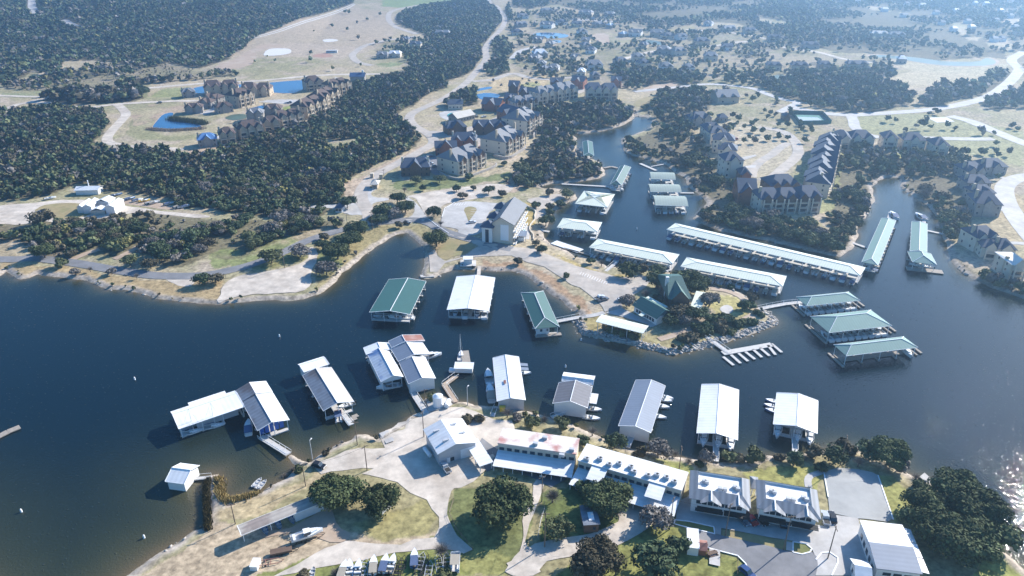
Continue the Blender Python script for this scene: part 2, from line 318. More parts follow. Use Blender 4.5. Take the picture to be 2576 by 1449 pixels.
# ---------------------------------------------------------------- woods outlines (traced)
def hillfix(): pass
WOODS = [
 # outline, density, spacing, radius range, palette (dark, olive, brown, grey, yellow), clump, where
 ([(-500, -60), (900, -60), (888, 10), (860, 18), (800, 42), (740, 66), (700, 84), (650, 97), (615, 125), (570, 150), (530, 163), (500, 172), (460, 166), (420, 158), (380, 170), (320, 162), (250, 150), (180, 152), (158, 150), (158, 178), (185, 192), (150, 205), (95, 182), (88, 172), (50, 198), (0, 210), (-500, 225)],
  1.0, 6.0, (2.7, 4.5), (6, 2.5, .6, .9, .12), 0, 'on the far hillside'),
 ([(120, 185), (190, 178), (250, 160), (330, 165), (420, 162), (500, 178), (560, 168), (600, 190), (500, 200), (380, 210), (360, 225), (300, 225), (200, 232), (100, 228), (20, 225), (0, 212), (60, 200)],
  .42, 8.5, (3, 5), (3, 2, 1, 3, .5), 40, 'in the meadow below the hill'),
 ([(110, 250), (120, 238), (180, 235), (260, 232), (300, 222), (340, 218), (365, 228), (368, 245), (330, 256), (270, 258), (210, 262), (150, 262), (115, 262)],
  .95, 7, (4, 6.5), (2, 1.5, 1.6, 3, 0), 0, 'beside the meadow track'),
 ([(1010, 30), (1060, 15), (1130, 5), (1225, -8), (1258, 30), (1262, 55), (1230, 95), (1206, 150), (1190, 178), (1165, 190), (1140, 200), (1120, 202), (1128, 218), (1090, 232), (1062, 245), (1040, 268), (1015, 272), (1000, 288), (1010, 310), (1035, 325),
   (1058, 345), (1048, 366), (1000, 392), (955, 407), (925, 425), (890, 440), (868, 455), (858, 480), (862, 510), (835, 520), (815, 540), (780, 548), (700, 545), (640, 540), (560, 528), (520, 522), (470, 522), (440, 512), (430, 500), (370, 488), (300, 482), (262, 478), (250, 462), (190, 462), (150, 478), (120, 492), (80, 498),
   (0, 503), (-500, 510), (-500, 300), (0, 288), (60, 275), (130, 268), (190, 268), (260, 280), (277, 310), (248, 345), (232, 362), (262, 372), (330, 374), (400, 376), (470, 392), (520, 386), (560, 378), (640, 350), (720, 328), (790, 300), (850, 266), (880, 240), (890, 210), (950, 193),
   (985, 192), (1010, 185), (1030, 168), (1045, 155), (1015, 140), (990, 130), (1000, 118), (1060, 112), (1085, 105), (1075, 92), (1050, 78), (1005, 60), (995, 45)],
  1.0, 4.6, (2.3, 3.7), (5, 3, 1.3, 1.5, .15), 0, 'in the big wood west of the main road'),
 ([(-500, 570), (0, 560), (60, 553), (110, 549), (180, 555), (250, 562), (290, 558), (340, 548), (370, 530), (400, 532), (430, 540), (500, 545), (560, 552), (640, 548), (700, 556), (760, 548), (800, 552), (860, 556), (870, 570), (820, 575), (760, 585), (700, 602), (680, 612), (640, 628), (620, 650), (560, 648), (520, 640), (480, 660), (450, 670), (400, 662), (380, 642), (340, 632), (300, 645), (240, 636), (210, 645), (150, 648), (110, 640), (60, 612), (0, 600), (-500, 600)],
  .72, 5.8, (2.6, 4.4), (3, 2.4, 2.2, 2.6, .25), 26, 'in the thicket above the shore road'),
 ([(1232, 100), (1262, 95), (1290, 115), (1296, 140), (1272, 152), (1282, 185), (1256, 198), (1228, 190), (1222, 172), (1240, 140)], .85, 6.5, (3, 5), (5, 2, .5, .5, 0), 0, 'east of the main road'),
 ([(1280, 15), (1290, 45), (1275, 65), (1262, 40)], .9, 7, (3.5, 5), (5, 2, .5, .5, 0), 0, 'east of the main road'),
 ([(1125, 245), (1150, 234), (1185, 232), (1205, 247), (1203, 262), (1170, 268), (1128, 268)], .9, 5.5, (3, 4.6), (5, 2, 1, 1, 0), 0, 'behind the pool house'),
 ([(1330, 272), (1352, 264), (1400, 268), (1450, 264), (1500, 256), (1560, 264), (1588, 272), (1594, 290), (1582, 298), (1550, 312), (1500, 325), (1450, 330), (1432, 330), (1445, 350), (1446, 370), (1452, 395), (1480, 404), (1505, 414), (1512, 432), (1498, 446), (1460, 452), (1420, 458), (1390, 460), (1350, 468), (1300, 468), (1270, 460), (1282, 442), (1308, 430), (1300, 412), (1330, 402), (1345, 385), (1340, 372), (1360, 352), (1350, 330), (1352, 310), (1342, 290)],
  .92, 5.4, (2.6, 4.2), (3.2, 2, 2.4, 2.4, .05), 0, 'on the slope below the lodge buildings'),
 ([(1600, 258), (1640, 238), (1700, 230), (1760, 228), (1800, 240), (1792, 262), (1762, 290), (1742, 300), (1742, 325), (1760, 345), (1775, 372), (1785, 400), (1805, 425), (1828, 445), (1852, 455), (1862, 472), (1870, 490), (1900, 512), (1918, 545), (1990, 552), (2050, 545), (2070, 562), (2062, 585), (2100, 615), (2108, 628), (2080, 634), (2000, 612), (1930, 592), (1875, 582), (1812, 572), (1775, 560), (1760, 545), (1782, 520), (1790, 505), (1770, 488), (1742, 452), (1728, 438), (1700, 424), (1655, 400), (1605, 388), (1578, 372), (1582, 355), (1612, 338), (1645, 320), (1652, 300), (1632, 282), (1612, 272)],
  .8, 5.8, (2.7, 4.6), (4, 2.5, 1.5, 1.6, .1), 22, 'on the wooded point between the two bays'),
 ([(2120, 385), (2160, 372), (2200, 375), (2260, 382), (2300, 384), (2350, 400), (2390, 385), (2430, 390), (2440, 410), (2430, 450), (2425, 480), (2440, 520), (2440, 560), (2400, 590), (2392, 620), (2420, 650), (2480, 690), (2576, 720), (2700, 750), (2700, 775), (2576, 745), (2540, 735), (2460, 702), (2425, 684), (2402, 657), (2388, 612), (2374, 575), (2362, 545), (2338, 517), (2300, 490), (2274, 466), (2275, 442), (2232, 442), (2205, 452), (2188, 472), (2196, 490), (2200, 507), (2186, 522), (2174, 545), (2154, 565), (2156, 590), (2140, 625), (2115, 640), (2095, 620), (2098, 580), (2085, 545), (2095, 510), (2092, 470), (2095, 430)],
  .85, 5.8, (2.7, 4.6), (3.5, 2.6, 1.5, 1.8, .1), 20, 'round the right-hand bay'),
 ([(1925, 205), (1990, 188), (2060, 180), (2130, 175), (2220, 165), (2258, 180), (2250, 200), (2205, 202), (2240, 214), (2280, 224), (2305, 242), (2290, 262), (2200, 282), (2130, 282), (2060, 272), (2035, 255), (1980, 248), (1945, 235), (1915, 218)],
  .92, 6.3, (3, 5), (4, 2.5, .8, 1.6, .1), 0, 'in the wood north of the tennis court'),
 ([(2332, 232), (2380, 212), (2450, 204), (2482, 196), (2490, 176), (2540, 178), (2552, 192), (2505, 222), (2460, 242), (2400, 252), (2350, 270), (2312, 264)], .9, 6.6, (3.2, 5), (4, 2.5, .8, 1.6, .1), 0, 'beside the far right road'),
 ([(2470, 262), (2530, 236), (2580, 215), (2720, 190), (2720, 290), (2570, 270), (2500, 276)], .85, 6.6, (3.2, 5), (4, 2.5, .8, 1.6, .1), 0, 'beside the far right road'),
 ([(1530, 172), (1560, 160), (1620, 170), (1690, 182), (1763, 196), (1760, 208), (1690, 215), (1613, 216), (1563, 204), (1548, 190)], .9, 6.5, (3, 5), (4, 2.5, .8, 1.6, .1), 0, 'in the village wood'),
 ([(1275, -70), (2900, -70), (2900, 70), (2620, 88), (2540, 98), (2528, 130), (2534, 148), (2480, 142), (2420, 146), (2360, 152), (2280, 142), (2200, 134), (2120, 132), (2050, 120), (1990, 114), (1940, 105), (1900, 72), (1850, 62), (1780, 58), (1720, 66), (1650, 62), (1580, 56), (1560, 42), (1480, 36), (1400, 18), (1330, 28), (1290, 20)],
  .85, 7.4, (2.8, 5), (5, 3, .6, 1.2, .12), 90, 'on the far ridge'),
 ([(1290, 40), (1400, 30), (1560, 45), (1760, 60), (1900, 75), (2000, 128), (2180, 140), (2260, 150), (2150, 172), (1940, 200), (1920, 222), (1763, 215), (1590, 232), (1560, 215), (1400, 205), (1340, 195), (1290, 188), (1296, 150), (1300, 100), (1275, 70)],
  .30, 7.2, (2.8, 4.4), (4, 2.5, .8, 1.6, .1), 38, 'among the village houses'),
 ([(1760, 235), (1800, 225), (1920, 235), (2030, 262), (2060, 285), (2200, 290), (2400, 275), (2576, 290), (2576, 500), (2430, 520), (2420, 400), (2300, 385), (2180, 360), (2130, 330), (2080, 345), (2010, 400), (2000, 470), (1930, 470), (1880, 440), (1850, 420), (1830, 380), (1800, 330), (1770, 300)],
  .13, 8, (2.6, 4.2), (4, 2.5, .8, 1, 0), 24, 'on the dry turf of the right-hand village'),
 ([(1225, 205), (1290, 195), (1340, 205), (1360, 215), (1340, 250), (1290, 255), (1230, 240)], .2, 8, (2, 3.4), (2, 1, 3, 4, 0), 0, 'by the garden ponds'),
 ([(640, 190), (560, 175), (660, 140), (760, 120), (880, 140), (930, 180), (800, 185)], .03, 8, (2.5, 3.8), (4, 2, 1, 1, 1.5), 0, 'in the upper meadow'),
 ([(620, 110), (700, 70), (860, 25), (1000, 10), (980, 60), (900, 110), (760, 100), (650, 118)], .008, 9, (3, 5), (5, 2, 1, 1, 0), 0, 'in the upper meadow'),
 ([(930, 110), (1000, 95), (1080, 98), (1180, 105), (1100, 135), (1050, 160), (960, 150)], .3, 7.5, (2.8, 4.2), (4, 3, 1, 1, 0), 20, 'round the farm gardens'),
 ([(2540, 0), (2576, -70), (2900, -70), (2900, 250), (2576, 190), (2545, 130)], .5, 9, (3.5, 5), (4, 2.5, .8, 1.6, .1), 40, 'on the far ridge'),
 ([(-500, 610), (0, 604), (40, 640), (0, 645), (-500, 650)], .3, 7, (3, 4.4), (3, 2, 2, 2, 0), 0, 'in the thicket above the shore road'),
]
for w_ in WOODS: pass
WPOLY = [np.array([tuple(Dz(a, b, 3)[:2]) for a, b in w_[0]]) for w_ in WOODS]
CLEARINGS = [np.array([tuple(Dz(a, b, 3)[:2]) for a, b in p]) for p in (
 [(815, 345), (850, 352), (895, 345), (930, 330), (905, 355), (870, 372), (830, 372)], [(752, 418), (780, 415), (772, 424)],
 [(2180, 20), (2230, 24), (2240, 34), (2190, 30)], [(2260, 35), (2290, 40), (2280, 50)], [(2390, 60), (2440, 55), (2450, 80), (2420, 88)], [(2430, 90), (2470, 92), (2460, 102), (2435, 100)],
 [(2480, 100), (2540, 96), (2530, 125), (2490, 118)], [(2520, 52), (2570, 50), (2560, 66), (2525, 66)], [(1900, 45), (1990, 60), (1970, 70), (1910, 60)], [(2030, 18), (2080, 16), (2075, 22)],
 [(1290, 62), (1330, 60), (1335, 80), (1300, 84)], [(1520, 80), (1600, 85), (1620, 105), (1560, 112), (1535, 100)])]
# ---------------------------------------------------------------- terrain sheet
def fan(ys, ts, off=60.0):
    T, Y = np.meshgrid(ts, ys); X = T * (Y + off); return X, Y
def grid_faces(nr, nc):
    i = np.arange(nr * nc).reshape(nr, nc)
    return np.stack([i[:-1, :-1], i[:-1, 1:], i[1:, 1:], i[1:, :-1]], -1).reshape(-1, 4)
ys = np.concatenate([np.linspace(15, 118, 12)[:-1], 118 * np.exp(np.linspace(0, math.log(2600 / 118), 620)), [3000, 3600, 4500, 6000, 9000, 14000]])
ts = np.linspace(-.95, .95, 760)
X, Y = fan(ys, ts); nr, nc = X.shape; x = X.ravel(); y = Y.ravel()
near = (y < 760); sd_ = np.full(x.shape, 60.0)
sd_[near] = shore(x[near], y[near])
z = np.where(sd_ < 0, np.maximum(sd_ * .22, -4), np.minimum(sd_ * .5, .9) + np.clip((sd_ - 2) * .05, 0, 1.6)) + np.where(sd_ > 20, hills(x, y), 0)
jx = x + 6 * (fbm(x, y, 9, 31, 3) - .5); jy = y + 6 * (fbm(x, y, 9, 33, 3) - .5)
n1 = fbm(x, y, 70, 41); n2 = fbm(x, y, 14, 43); n3 = fbm(x, y, 3.2, 47, 3)
def L3(a, b, t): t = np.clip(t, 0, 1)[:, None]; return a * (1 - t) + b * t
C3 = lambda *c: np.tile(np.array(c, float), (len(x), 1))
col = L3(C3(.40, .33, .22), C3(.29, .265, .155), (n1 - .4) * 4)
col = L3(col, C3(.40, .33, .25), (n2 - .5) * 4)
def paint(poly, c, amt=1.0, soft=None):
    global col
    P = np.array([tuple(Dz(a, b, 2.5)[:2]) for a, b in poly]); m = pip(jx, jy, P)
    t = m * amt * (1 if soft is None else np.clip((n2 - soft) * 6, 0, 1))
    col = L3(col, C3(*c), t)
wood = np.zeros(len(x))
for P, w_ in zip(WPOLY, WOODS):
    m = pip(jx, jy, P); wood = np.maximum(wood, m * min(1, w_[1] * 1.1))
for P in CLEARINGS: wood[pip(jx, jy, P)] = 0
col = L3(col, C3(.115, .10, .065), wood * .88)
LAWN = (.15, .17, .05); TAN = (.36, .28, .15); DRT = (.40, .31, .235); PALE = (.50, .45, .39); OLIVE = (.19, .20, .085)
# lawns and painted ground patches
paint([(980, -60), (1260, -60), (1225, 5), (1120, 12), (1010, 20), (960, 16)], (.22, .27, .12))
paint([(940, 175), (960, 130), (1060, 100), (1080, 110), (1040, 150), (1000, 165)], (.22, .24, .12), 1, .4)
paint([(760, 55), (900, 20), (985, 30), (985, 90), (940, 125), (780, 130), (600, 150), (560, 140), (650, 100)], (.40, .32, .235), .85)
paint([(660, 118), (760, 108), (900, 118), (930, 130), (840, 150), (700, 140)], (.42, .34, .26), .8)
paint([(130, 172), (155, 160), (180, 178), (150, 186), (90, 188)], (.46, .38, .28))
paint([(0, 228), (100, 230), (300, 212), (380, 214), (370, 235), (380, 250), (200, 240), (0, 245)], (.24, .25, .14), .9, .35)
paint([(400, 225), (480, 218), (470, 245), (380, 245)], (.25, .26, .12), .9)
paint([(330, 300), (420, 345), (560, 330), (700, 300), (760, 290), (700, 320), (560, 345), (440, 355), (320, 345)], (.25, .24, .13), .8)
paint([(700, 275), (730, 265), (770, 272), (760, 285), (715, 290)], (.26, .29, .10))
paint([(350, 262), (480, 258), (470, 280), (400, 300), (340, 320), (330, 290)], (.36, .27, .20), .8, .42)
paint([(470, 375), (640, 340), (800, 300), (860, 270), (862, 278), (700, 335), (560, 372), (480, 390)], (.44, .32, .22), .9)
paint([(985, 465), (1010, 455), (1120, 450), (1200, 445), (1280, 430), (1290, 445), (1200, 460), (1080, 478), (1000, 478)], (.17, .19, .085), .95)
paint([(860, 460), (920, 440), (935, 460), (920, 480), (885, 500), (862, 500)], (.42, .33, .245))
paint([(1070, 360), (1000, 400), (930, 430), (960, 425), (1050, 385)], (.42, .33, .25))
paint([(1290, 445), (1370, 430), (1300, 480), (1240, 480)], (.40, .31, .23), 1)
paint([(1260, 395), (1330, 390), (1340, 410), (1280, 425)], (.46, .37, .27), 1)
paint([(1200, 425), (1260, 425), (1330, 380), (1345, 395), (1290, 430), (1210, 445)], (.40, .33, .22), 1)
paint([(1225, 195), (1400, 190), (1340, 235), (1240, 225)], (.48, .37, .22), .9)
paint([(1290, 215), (1350, 205), (1360, 215), (1310, 225)], (.28, .29, .12), .8)
paint([(820, 565), (900, 575), (820, 598), (780, 612), (720, 628), (700, 610)], (.36, .29, .19), .9)
paint([(520, 640), (640, 580), (700, 600), (820, 575), (760, 600), (690, 640), (600, 670), (540, 675)], (.19, .215, .085), .9, .38)
paint([(640, 655), (700, 640), (775, 630), (772, 645), (700, 675), (640, 680)], (.22, .21, .09), .9)
paint([(0, 655), (150, 665), (300, 690), (400, 702), (520, 700), (560, 705), (545, 766), (400, 750), (300, 730), (200, 715), (0, 700)], (.36, .27, .15), .95)
paint([(800, 600), (870, 590), (960, 565), (1060, 560), (1080, 575), (1070, 600), (1000, 580), (940, 610), (880, 660), (860, 690), (820, 735), (790, 745), (790, 700), (800, 660)], (.30, .25, .13), .95)
paint([(815, 620), (860, 640), (840, 690), (800, 690), (800, 650)], (.17, .19, .08), .9, .35)
paint([(1080, 590), (1140, 605), (1180, 612), (1100, 640), (1075, 670)], (.34, .26, .15), .9)
paint([(1215, 650), (1290, 655), (1380, 680), (1470, 750), (1490, 790), (1455, 790), (1370, 720), (1300, 685), (1210, 678)], (.36, .24, .15), .95)
paint([(1380, 630), (1440, 650), (1540, 685), (1600, 690), (1640, 690), (1620, 705), (1560, 700), (1460, 670)], (.38, .30, .13), .95)
paint([(1280, 520), (1340, 505), (1352, 535), (1340, 565), (1285, 560)], (.38, .29, .12))
paint([(1460, 790), (1500, 775), (1520, 790), (1500, 830), (1465, 830)], (.33, .27, .13))
paint([(1760, 730), (1860, 740), (1890, 780), (1850, 800), (1800, 790), (1780, 760)], (.35, .31, .14), .95)
paint([(1580, 840), (1700, 830), (1860, 790), (1930, 800), (1800, 860), (1660, 875)], (.32, .27, .14), .9)
paint([(1920, 555), (2060, 550), (2090, 580), (2060, 600), (1990, 590)], (.33, .28, .15), .9)
paint([(2000, 440), (2080, 350), (2130, 380), (2100, 520), (2060, 540)], (.26, .26, .12), .8)
paint([(1770, 330), (1830, 300), (1960, 320), (2010, 360), (1990, 440), (1900, 460), (1830, 420)], (.42, .36, .26), .8)
paint([(2140, 290), (2330, 285), (2576, 330), (2576, 420), (2420, 385), (2250, 345), (2160, 330)], (.30, .29, .16), .9)
paint([(2210, 195), (2300, 180), (2480, 178), (2480, 200), (2350, 215), (2270, 210)], (.45, .38, .26), .9)
paint([(2440, 490), (2520, 470), (2576, 500), (2576, 620), (2500, 620), (2440, 590)], (.40, .32, .20), .9)
paint([(2230, 150), (2400, 160), (2540, 160), (2520, 190), (2300, 180)], (.44, .38, .26), .8)
# southern shore
paint([(320, 1449), (480, 1345), (540, 1280), (640, 1250), (740, 1200), (800, 1160), (900, 1110), (960, 1090), (1060, 1050), (1120, 1030), (1200, 1030), (1300, 1045), (1450, 1090), (1600, 1140), (1760, 1170), (1900, 1160), (2100, 1130), (2260, 1180), (2330, 1230), (2450, 1330), (2576, 1445), (2576, 1700), (200, 1700)], (.30, .26, .14), .9)
paint([(330, 1449), (480, 1345), (540, 1300), (640, 1310), (800, 1330), (980, 1350), (1100, 1340), (1050, 1380), (900, 1400), (700, 1449)], (.42, .33, .23), .95)
paint([(530, 1280), (640, 1240), (760, 1200), (800, 1165), (830, 1170), (810, 1200), (650, 1290), (560, 1300)], (.42, .33, .20), .9)
paint([(880, 1320), (1010, 1280), (1080, 1240), (1105, 1300), (1070, 1340), (960, 1350)], (.30, .26, .12), 1)
paint([(640, 1449), (760, 1410), (900, 1390), (1080, 1350), (1150, 1370), (1180, 1449)], (.20, .21, .07), 1)
paint([(1140, 1220), (1330, 1250), (1340, 1300), (1300, 1449), (1180, 1449), (1150, 1370), (1125, 1300)], (.16, .17, .07), 1)
paint([(1180, 1449), (1150, 1375), (1200, 1370), (1290, 1400), (1300, 1449)], (.25, .24, .09), 1)
paint([(1370, 1240), (1450, 1215), (1600, 1250), (1580, 1310), (1500, 1345), (1360, 1370)], (.14, .165, .06), 1)
paint([(1400, 1449), (1500, 1370), (1640, 1330), (1690, 1315), (1740, 1330), (1860, 1380), (1880, 1449), (1880, 1560), (1380, 1560)], (.22, .22, .075), 1)
paint([(1560, 1100), (1700, 1170), (1740, 1178), (1740, 1160), (1560, 1085)], (.26, .26, .09), 1)
paint([(1890, 1200), (1870, 1180), (2020, 1165), (2070, 1190), (2040, 1240), (2050, 1280), (2080, 1290), (2070, 1300), (2040, 1240)], (.30, .28, .10), 1)
paint([(1900, 1165), (2070, 1170), (2080, 1190), (2060, 1210), (1900, 1200)], (.30, .28, .10), 1)
paint([(2210, 1196), (2260, 1196), (2320, 1240), (2300, 1300), (2250, 1310)], (.28, .27, .10), 1)
paint([(2440, 1449), (2480, 1380), (2520, 1390), (2576, 1440), (2576, 1560), (2400, 1560)], (.25, .26, .09), 1)
rim = np.clip(1 - np.abs(sd_ - 1.2) / 2.6, 0, 1) * (sd_ < 60)
col = L3(col, C3(.40, .34, .28), rim * 1.5 * (.5 + n3))
col = np.where((sd_ < -1)[:, None], C3(.05, .06, .04), col)
col = col * (.75 + .5 * n3[:, None])
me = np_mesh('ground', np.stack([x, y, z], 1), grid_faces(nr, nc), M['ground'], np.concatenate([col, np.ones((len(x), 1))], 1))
ground = link_mesh('ground', me); tag(ground, kind='structure')
# ---------------------------------------------------------------- water
def water_mat():
    m, n, l, b = newmat('lake_water')
    a = n.new('ShaderNodeAttribute'); a.attribute_name = 'col'; l.new(a.outputs['Color'], b.inputs['Base Color'])
    b.inputs['Roughness'].default_value = .05; b.inputs['IOR'].default_value = 1.33; b.inputs['Specular IOR Level'].default_value = .5
    tc = n.new('ShaderNodeTexCoord'); no = n.new('ShaderNodeTexNoise'); no.inputs['Scale'].default_value = 1.5; no.inputs['Detail'].default_value = 1.2; no.inputs['Roughness'].default_value = .6
    l.new(tc.outputs['Object'], no.inputs['Vector'])
    n2_ = n.new('ShaderNodeTexNoise'); n2_.inputs['Scale'].default_value = .012; l.new(tc.outputs['Object'], n2_.inputs['Vector'])
    mr = n.new('ShaderNodeMapRange'); mr.inputs['From Min'].default_value = .3; mr.inputs['From Max'].default_value = .7; mr.inputs['To Min'].default_value = .35; mr.inputs['To Max'].default_value = .6; l.new(n2_.outputs['Fac'], mr.inputs['Value'])
    bp = n.new('ShaderNodeBump'); bp.inputs['Distance'].default_value = .25; l.new(mr.outputs[0], bp.inputs['Strength']); l.new(no.outputs['Fac'], bp.inputs['Height'])
    n3_ = n.new('ShaderNodeTexNoise'); n3_.inputs['Scale'].default_value = 1.0; n3_.inputs['Detail'].default_value = .5; l.new(tc.outputs['Object'], n3_.inputs['Vector'])
    m3 = n.new('ShaderNodeMapRange'); m3.interpolation_type = 'SMOOTHSTEP'; m3.inputs['From Min'].default_value = .68; m3.inputs['From Max'].default_value = .84; l.new(n3_.outputs['Fac'], m3.inputs['Value'])
    b2 = n.new('ShaderNodeBump'); b2.inputs['Strength'].default_value = 1; b2.inputs['Distance'].default_value = .12; l.new(m3.outputs[0], b2.inputs['Height']); l.new(bp.outputs[0], b2.inputs['Normal']); l.new(b2.outputs[0], b.inputs['Normal'])
    return m
M['water'] = water_mat()
wy = 60 * np.exp(np.linspace(0, math.log(720 / 60), 330)); WX, WY = fan(wy, np.linspace(-1.6, 1.6, 560))
wx = WX.ravel(); wyy = WY.ravel(); dsh = -shore(wx, wyy)
keep = (dsh > -4)
cc = lambda *c: np.tile(np.array(c, float), (len(wx), 1))
def L3b(a, b, t): t = np.clip(t, 0, 1)[:, None]; return a * (1 - t) + b * t
south_w = np.clip((-wx - 20) / 60, 0, 1) * np.clip((230 - wyy) / 60, 0, 1)          # the sandy shallows off the left beach
wc = L3b(cc(.0035, .012, .019), cc(.04, .05, .026), np.exp(-np.maximum(dsh, 0) / (7 + 22 * south_w)) * 1.0)
wc = L3b(wc, cc(.13, .095, .055), np.exp(-np.maximum(dsh, 0) / (1.8 + 3 * south_w)) * .9)
F_ = grid_faces(*WX.shape); F_ = F_[keep[F_].any(1)]
idx = np.unique(F_); rm = np.full(len(wx), -1); rm[idx] = np.arange(len(idx))
me = np_mesh('lake_water', np.stack([wx[idx], wyy[idx], np.zeros(len(idx))], 1), rm[F_], M['water'], np.concatenate([wc[idx], np.ones((len(idx), 1))], 1))
tag(link_mesh('lake_water', me), kind='structure')
M['pond'] = mat('pond_water', (.02, .10, .24), .06, .15, .05, spec=.6)
M['gpond'] = mat('green_pond_water', (.10, .14, .09), .35, .15, .05, spec=.6)
EXC = []                                         # footprints kept free of trees (world outlines)
def smooth_poly(P, it=1):
    P = [Vector(p[:2]) for p in P]
    for _ in range(it):
        Q = []
        for i in range(len(P)):
            a = P[i]; b = P[(i + 1) % len(P)]; Q += [a * .75 + b * .25, a * .25 + b * .75]
        P = Q
    return P
def rough_poly(P, amp, step):
    out = []
    for i in range(len(P)):
        a = P[i]; b = P[(i + 1) % len(P)]; n = max(1, int((b - a).length / step))
        for k in range(n): out.append(a.lerp(b, k / n))
    if amp:
        xs = np.array([p.x for p in out]); yy = np.array([p.y for p in out])
        dx = (fbm(xs, yy, 5, 3, 3) - .5) * 2 * amp; dy = (fbm(xs, yy, 5, 7, 3) - .5) * 2 * amp
        out = [Vector((p.x + float(a), p.y + float(b))) for p, a, b in zip(out, dx, dy)]
    return out
LAYER = [0]
def sheet(name, pts, m, smooth=0, amp=0.0, cell=9.0, flat=None, kind='structure', label=None, cat=None, off=None, free=True, drape=True):
    """a surface sheet laid on the ground from its traced outline"""
    W_ = [Vector((p[0], p[1])) for p in atp(pts)]
    if smooth: W_ = smooth_poly(W_, smooth)
    if amp: W_ = rough_poly(W_, amp, 2.5)
    if free: EXC.append(np.array([tuple(p) for p in W_]))
    LAYER[0] += 1; o_ = (.05 + .012 * (LAYER[0] % 14)) if off is None else off
    bm = bmesh.new(); vs = [bm.verts.new((p.x, p.y, 0)) for p in W_]
    for t in tessellate_polygon([[p.to_3d() for p in W_]]):
        try: bm.faces.new([vs[i] for i in t])
        except ValueError: pass
    if flat is None:
        xs = [p.x for p in W_]; yy = [p.y for p in W_]
        c_ = max(cell, (max(xs) - min(xs)) / 40)
        for ax, lo, hi in ((0, min(xs), max(xs)), (1, min(yy), max(yy))):
            v = lo + c_
            while v < hi:
                co = (v, 0, 0) if ax == 0 else (0, v, 0); no = (1, 0, 0) if ax == 0 else (0, 1, 0)
                bmesh.ops.bisect_plane(bm, geom=bm.verts[:] + bm.edges[:] + bm.faces[:], plane_co=co, plane_no=no); v += c_
    me = bpy.data.meshes.new(name); bm.normal_update(); 
    for f in bm.faces:
        if f.normal.z < 0: f.normal_flip()
    bm.to_mesh(me); bm.free()
    if flat is None:
        n = len(me.vertices); a = np.empty(n * 3); me.vertices.foreach_get('co', a); a = a.reshape(-1, 3)
        a[:, 2] = H(a[:, 0], a[:, 1]) + o_; me.vertices.foreach_set('co', a.ravel())
    else:
        n = len(me.vertices); a = np.empty(n * 3); me.vertices.foreach_get('co', a); a = a.reshape(-1, 3); a[:, 2] = flat; me.vertices.foreach_set('co', a.ravel())
    me.materials.append(m); o = link_mesh(name, me); tag(o, label, cat, kind=kind); return o
def catmull(P, step=4.0):
    P = [P[0] * 2 - P[1]] + P + [P[-1] * 2 - P[-2]]; out = []
    for i in range(1, len(P) - 2):
        a, b, c, d = P[i - 1], P[i], P[i + 1], P[i + 2]; n = max(2, int((c - b).length / step))
        for k in range(n):
            t = k / n; out.append(.5 * ((2 * b) + (c - a) * t + (2 * a - 5 * b + 4 * c - d) * t * t + (3 * b - a - 3 * c + d) * t ** 3))
    out.append(P[-2]); return out
def road(name, pts, width, m, off=.12, step=4.0, free=True, edge=None):
    W_ = [Vector((p[0], p[1])) for p in atp(pts)]; C = catmull(W_, step); V = []; F = []
    for i, p in enumerate(C):
        t = (C[min(i + 1, len(C) - 1)] - C[max(i - 1, 0)]); t = t.normalized() if t.length else Vector((1, 0)); n = Vector((-t.y, t.x))
        for s in (-1, -.33, .33, 1): V.append(p + n * s * width / 2)
    xs = np.array([p.x for p in V]); yy = np.array([p.y for p in V]); LAYER[0] += 1
    zz = H(xs, yy) + off + .01 * (LAYER[0] % 9)
    for i in range(len(C) - 1):
        for k in range(3): a = 4 * i + k; F.append((a, a + 1, a + 5, a + 4))
    if free: EXC.append(np.array([tuple(V[4 * i]) for i in range(len(C))] + [tuple(V[4 * i + 3]) for i in reversed(range(len(C)))]))
    me = bpy.data.meshes.new(name); me.from_pydata([(p.x, p.y, float(c)) for p, c in zip(V, zz)], [], [tuple(reversed(f)) for f in F]); me.materials.append(m); me.update()
    if me.polygons[0].normal.z < 0: me.flip_normals()
    o = link_mesh(name, me); tag(o, kind='structure'); return o
for k, v in PONDS_D.items():
    zf = float(H(PONDS[k][:, 0], PONDS[k][:, 1]).max()) + .12
    sheet('pond', v, M['gpond'] if k in ('basin', 'far', 'court', 'left') else M['pond'], smooth=1, flat=zf)
    sheet('pond_bank', [(p[0] + (p[0] - np.mean([a[0] for a in v])) * .06, p[1] + (p[1] - np.mean([a[1] for a in v])) * .12) for p in v], M['dirt'], smooth=1, amp=1.0, off=.04)
# roads
road('shore_road', [(-300, 648), (0, 653), (75, 650), (150, 657), (225, 668), (325, 685), (400, 694), (500, 693.5), (575, 681), (644, 662), (706, 638), (764, 610), (819, 590), (874, 575), (919, 566), (969, 559), (1039, 553), (1081, 562), (1119, 583), (1194, 605), (1240, 617), (1288, 627)], 6.6, M['asph'])
road('main_road', [(926, 566), (929, 537), (909, 502), (914, 472), (944, 442), (994, 415), (1056, 382), (1090, 360), (1086, 345), (1069, 332), (1044, 318), (1030, 300), (1038, 285), (1069, 270), (1119, 247), (1169, 212), (1194, 185), (1222, 150), (1222, 120), (1240, 95), (1264, 68), (1269, 45), (1251, 17), (1232, 4), (1225, -40)], 8.5, M['road'])
road('meadow_road', [(-200, 320), (0, 277), (50, 262), (110, 258), (205, 271), (300, 262), (425, 255), (487, 254), (540, 250)], 7, M['gravel'])
road('meadow_track', [(-200, 238), (0, 241), (60, 243), (122, 245), (95, 252), (50, 262)], 6, M['gravel'])
road('ridge_road', [(370, 222), (500, 211), (644, 204), (719, 197), (799, 190), (884, 187), (994, 186), (1050, 183)], 8, M['gravel'])
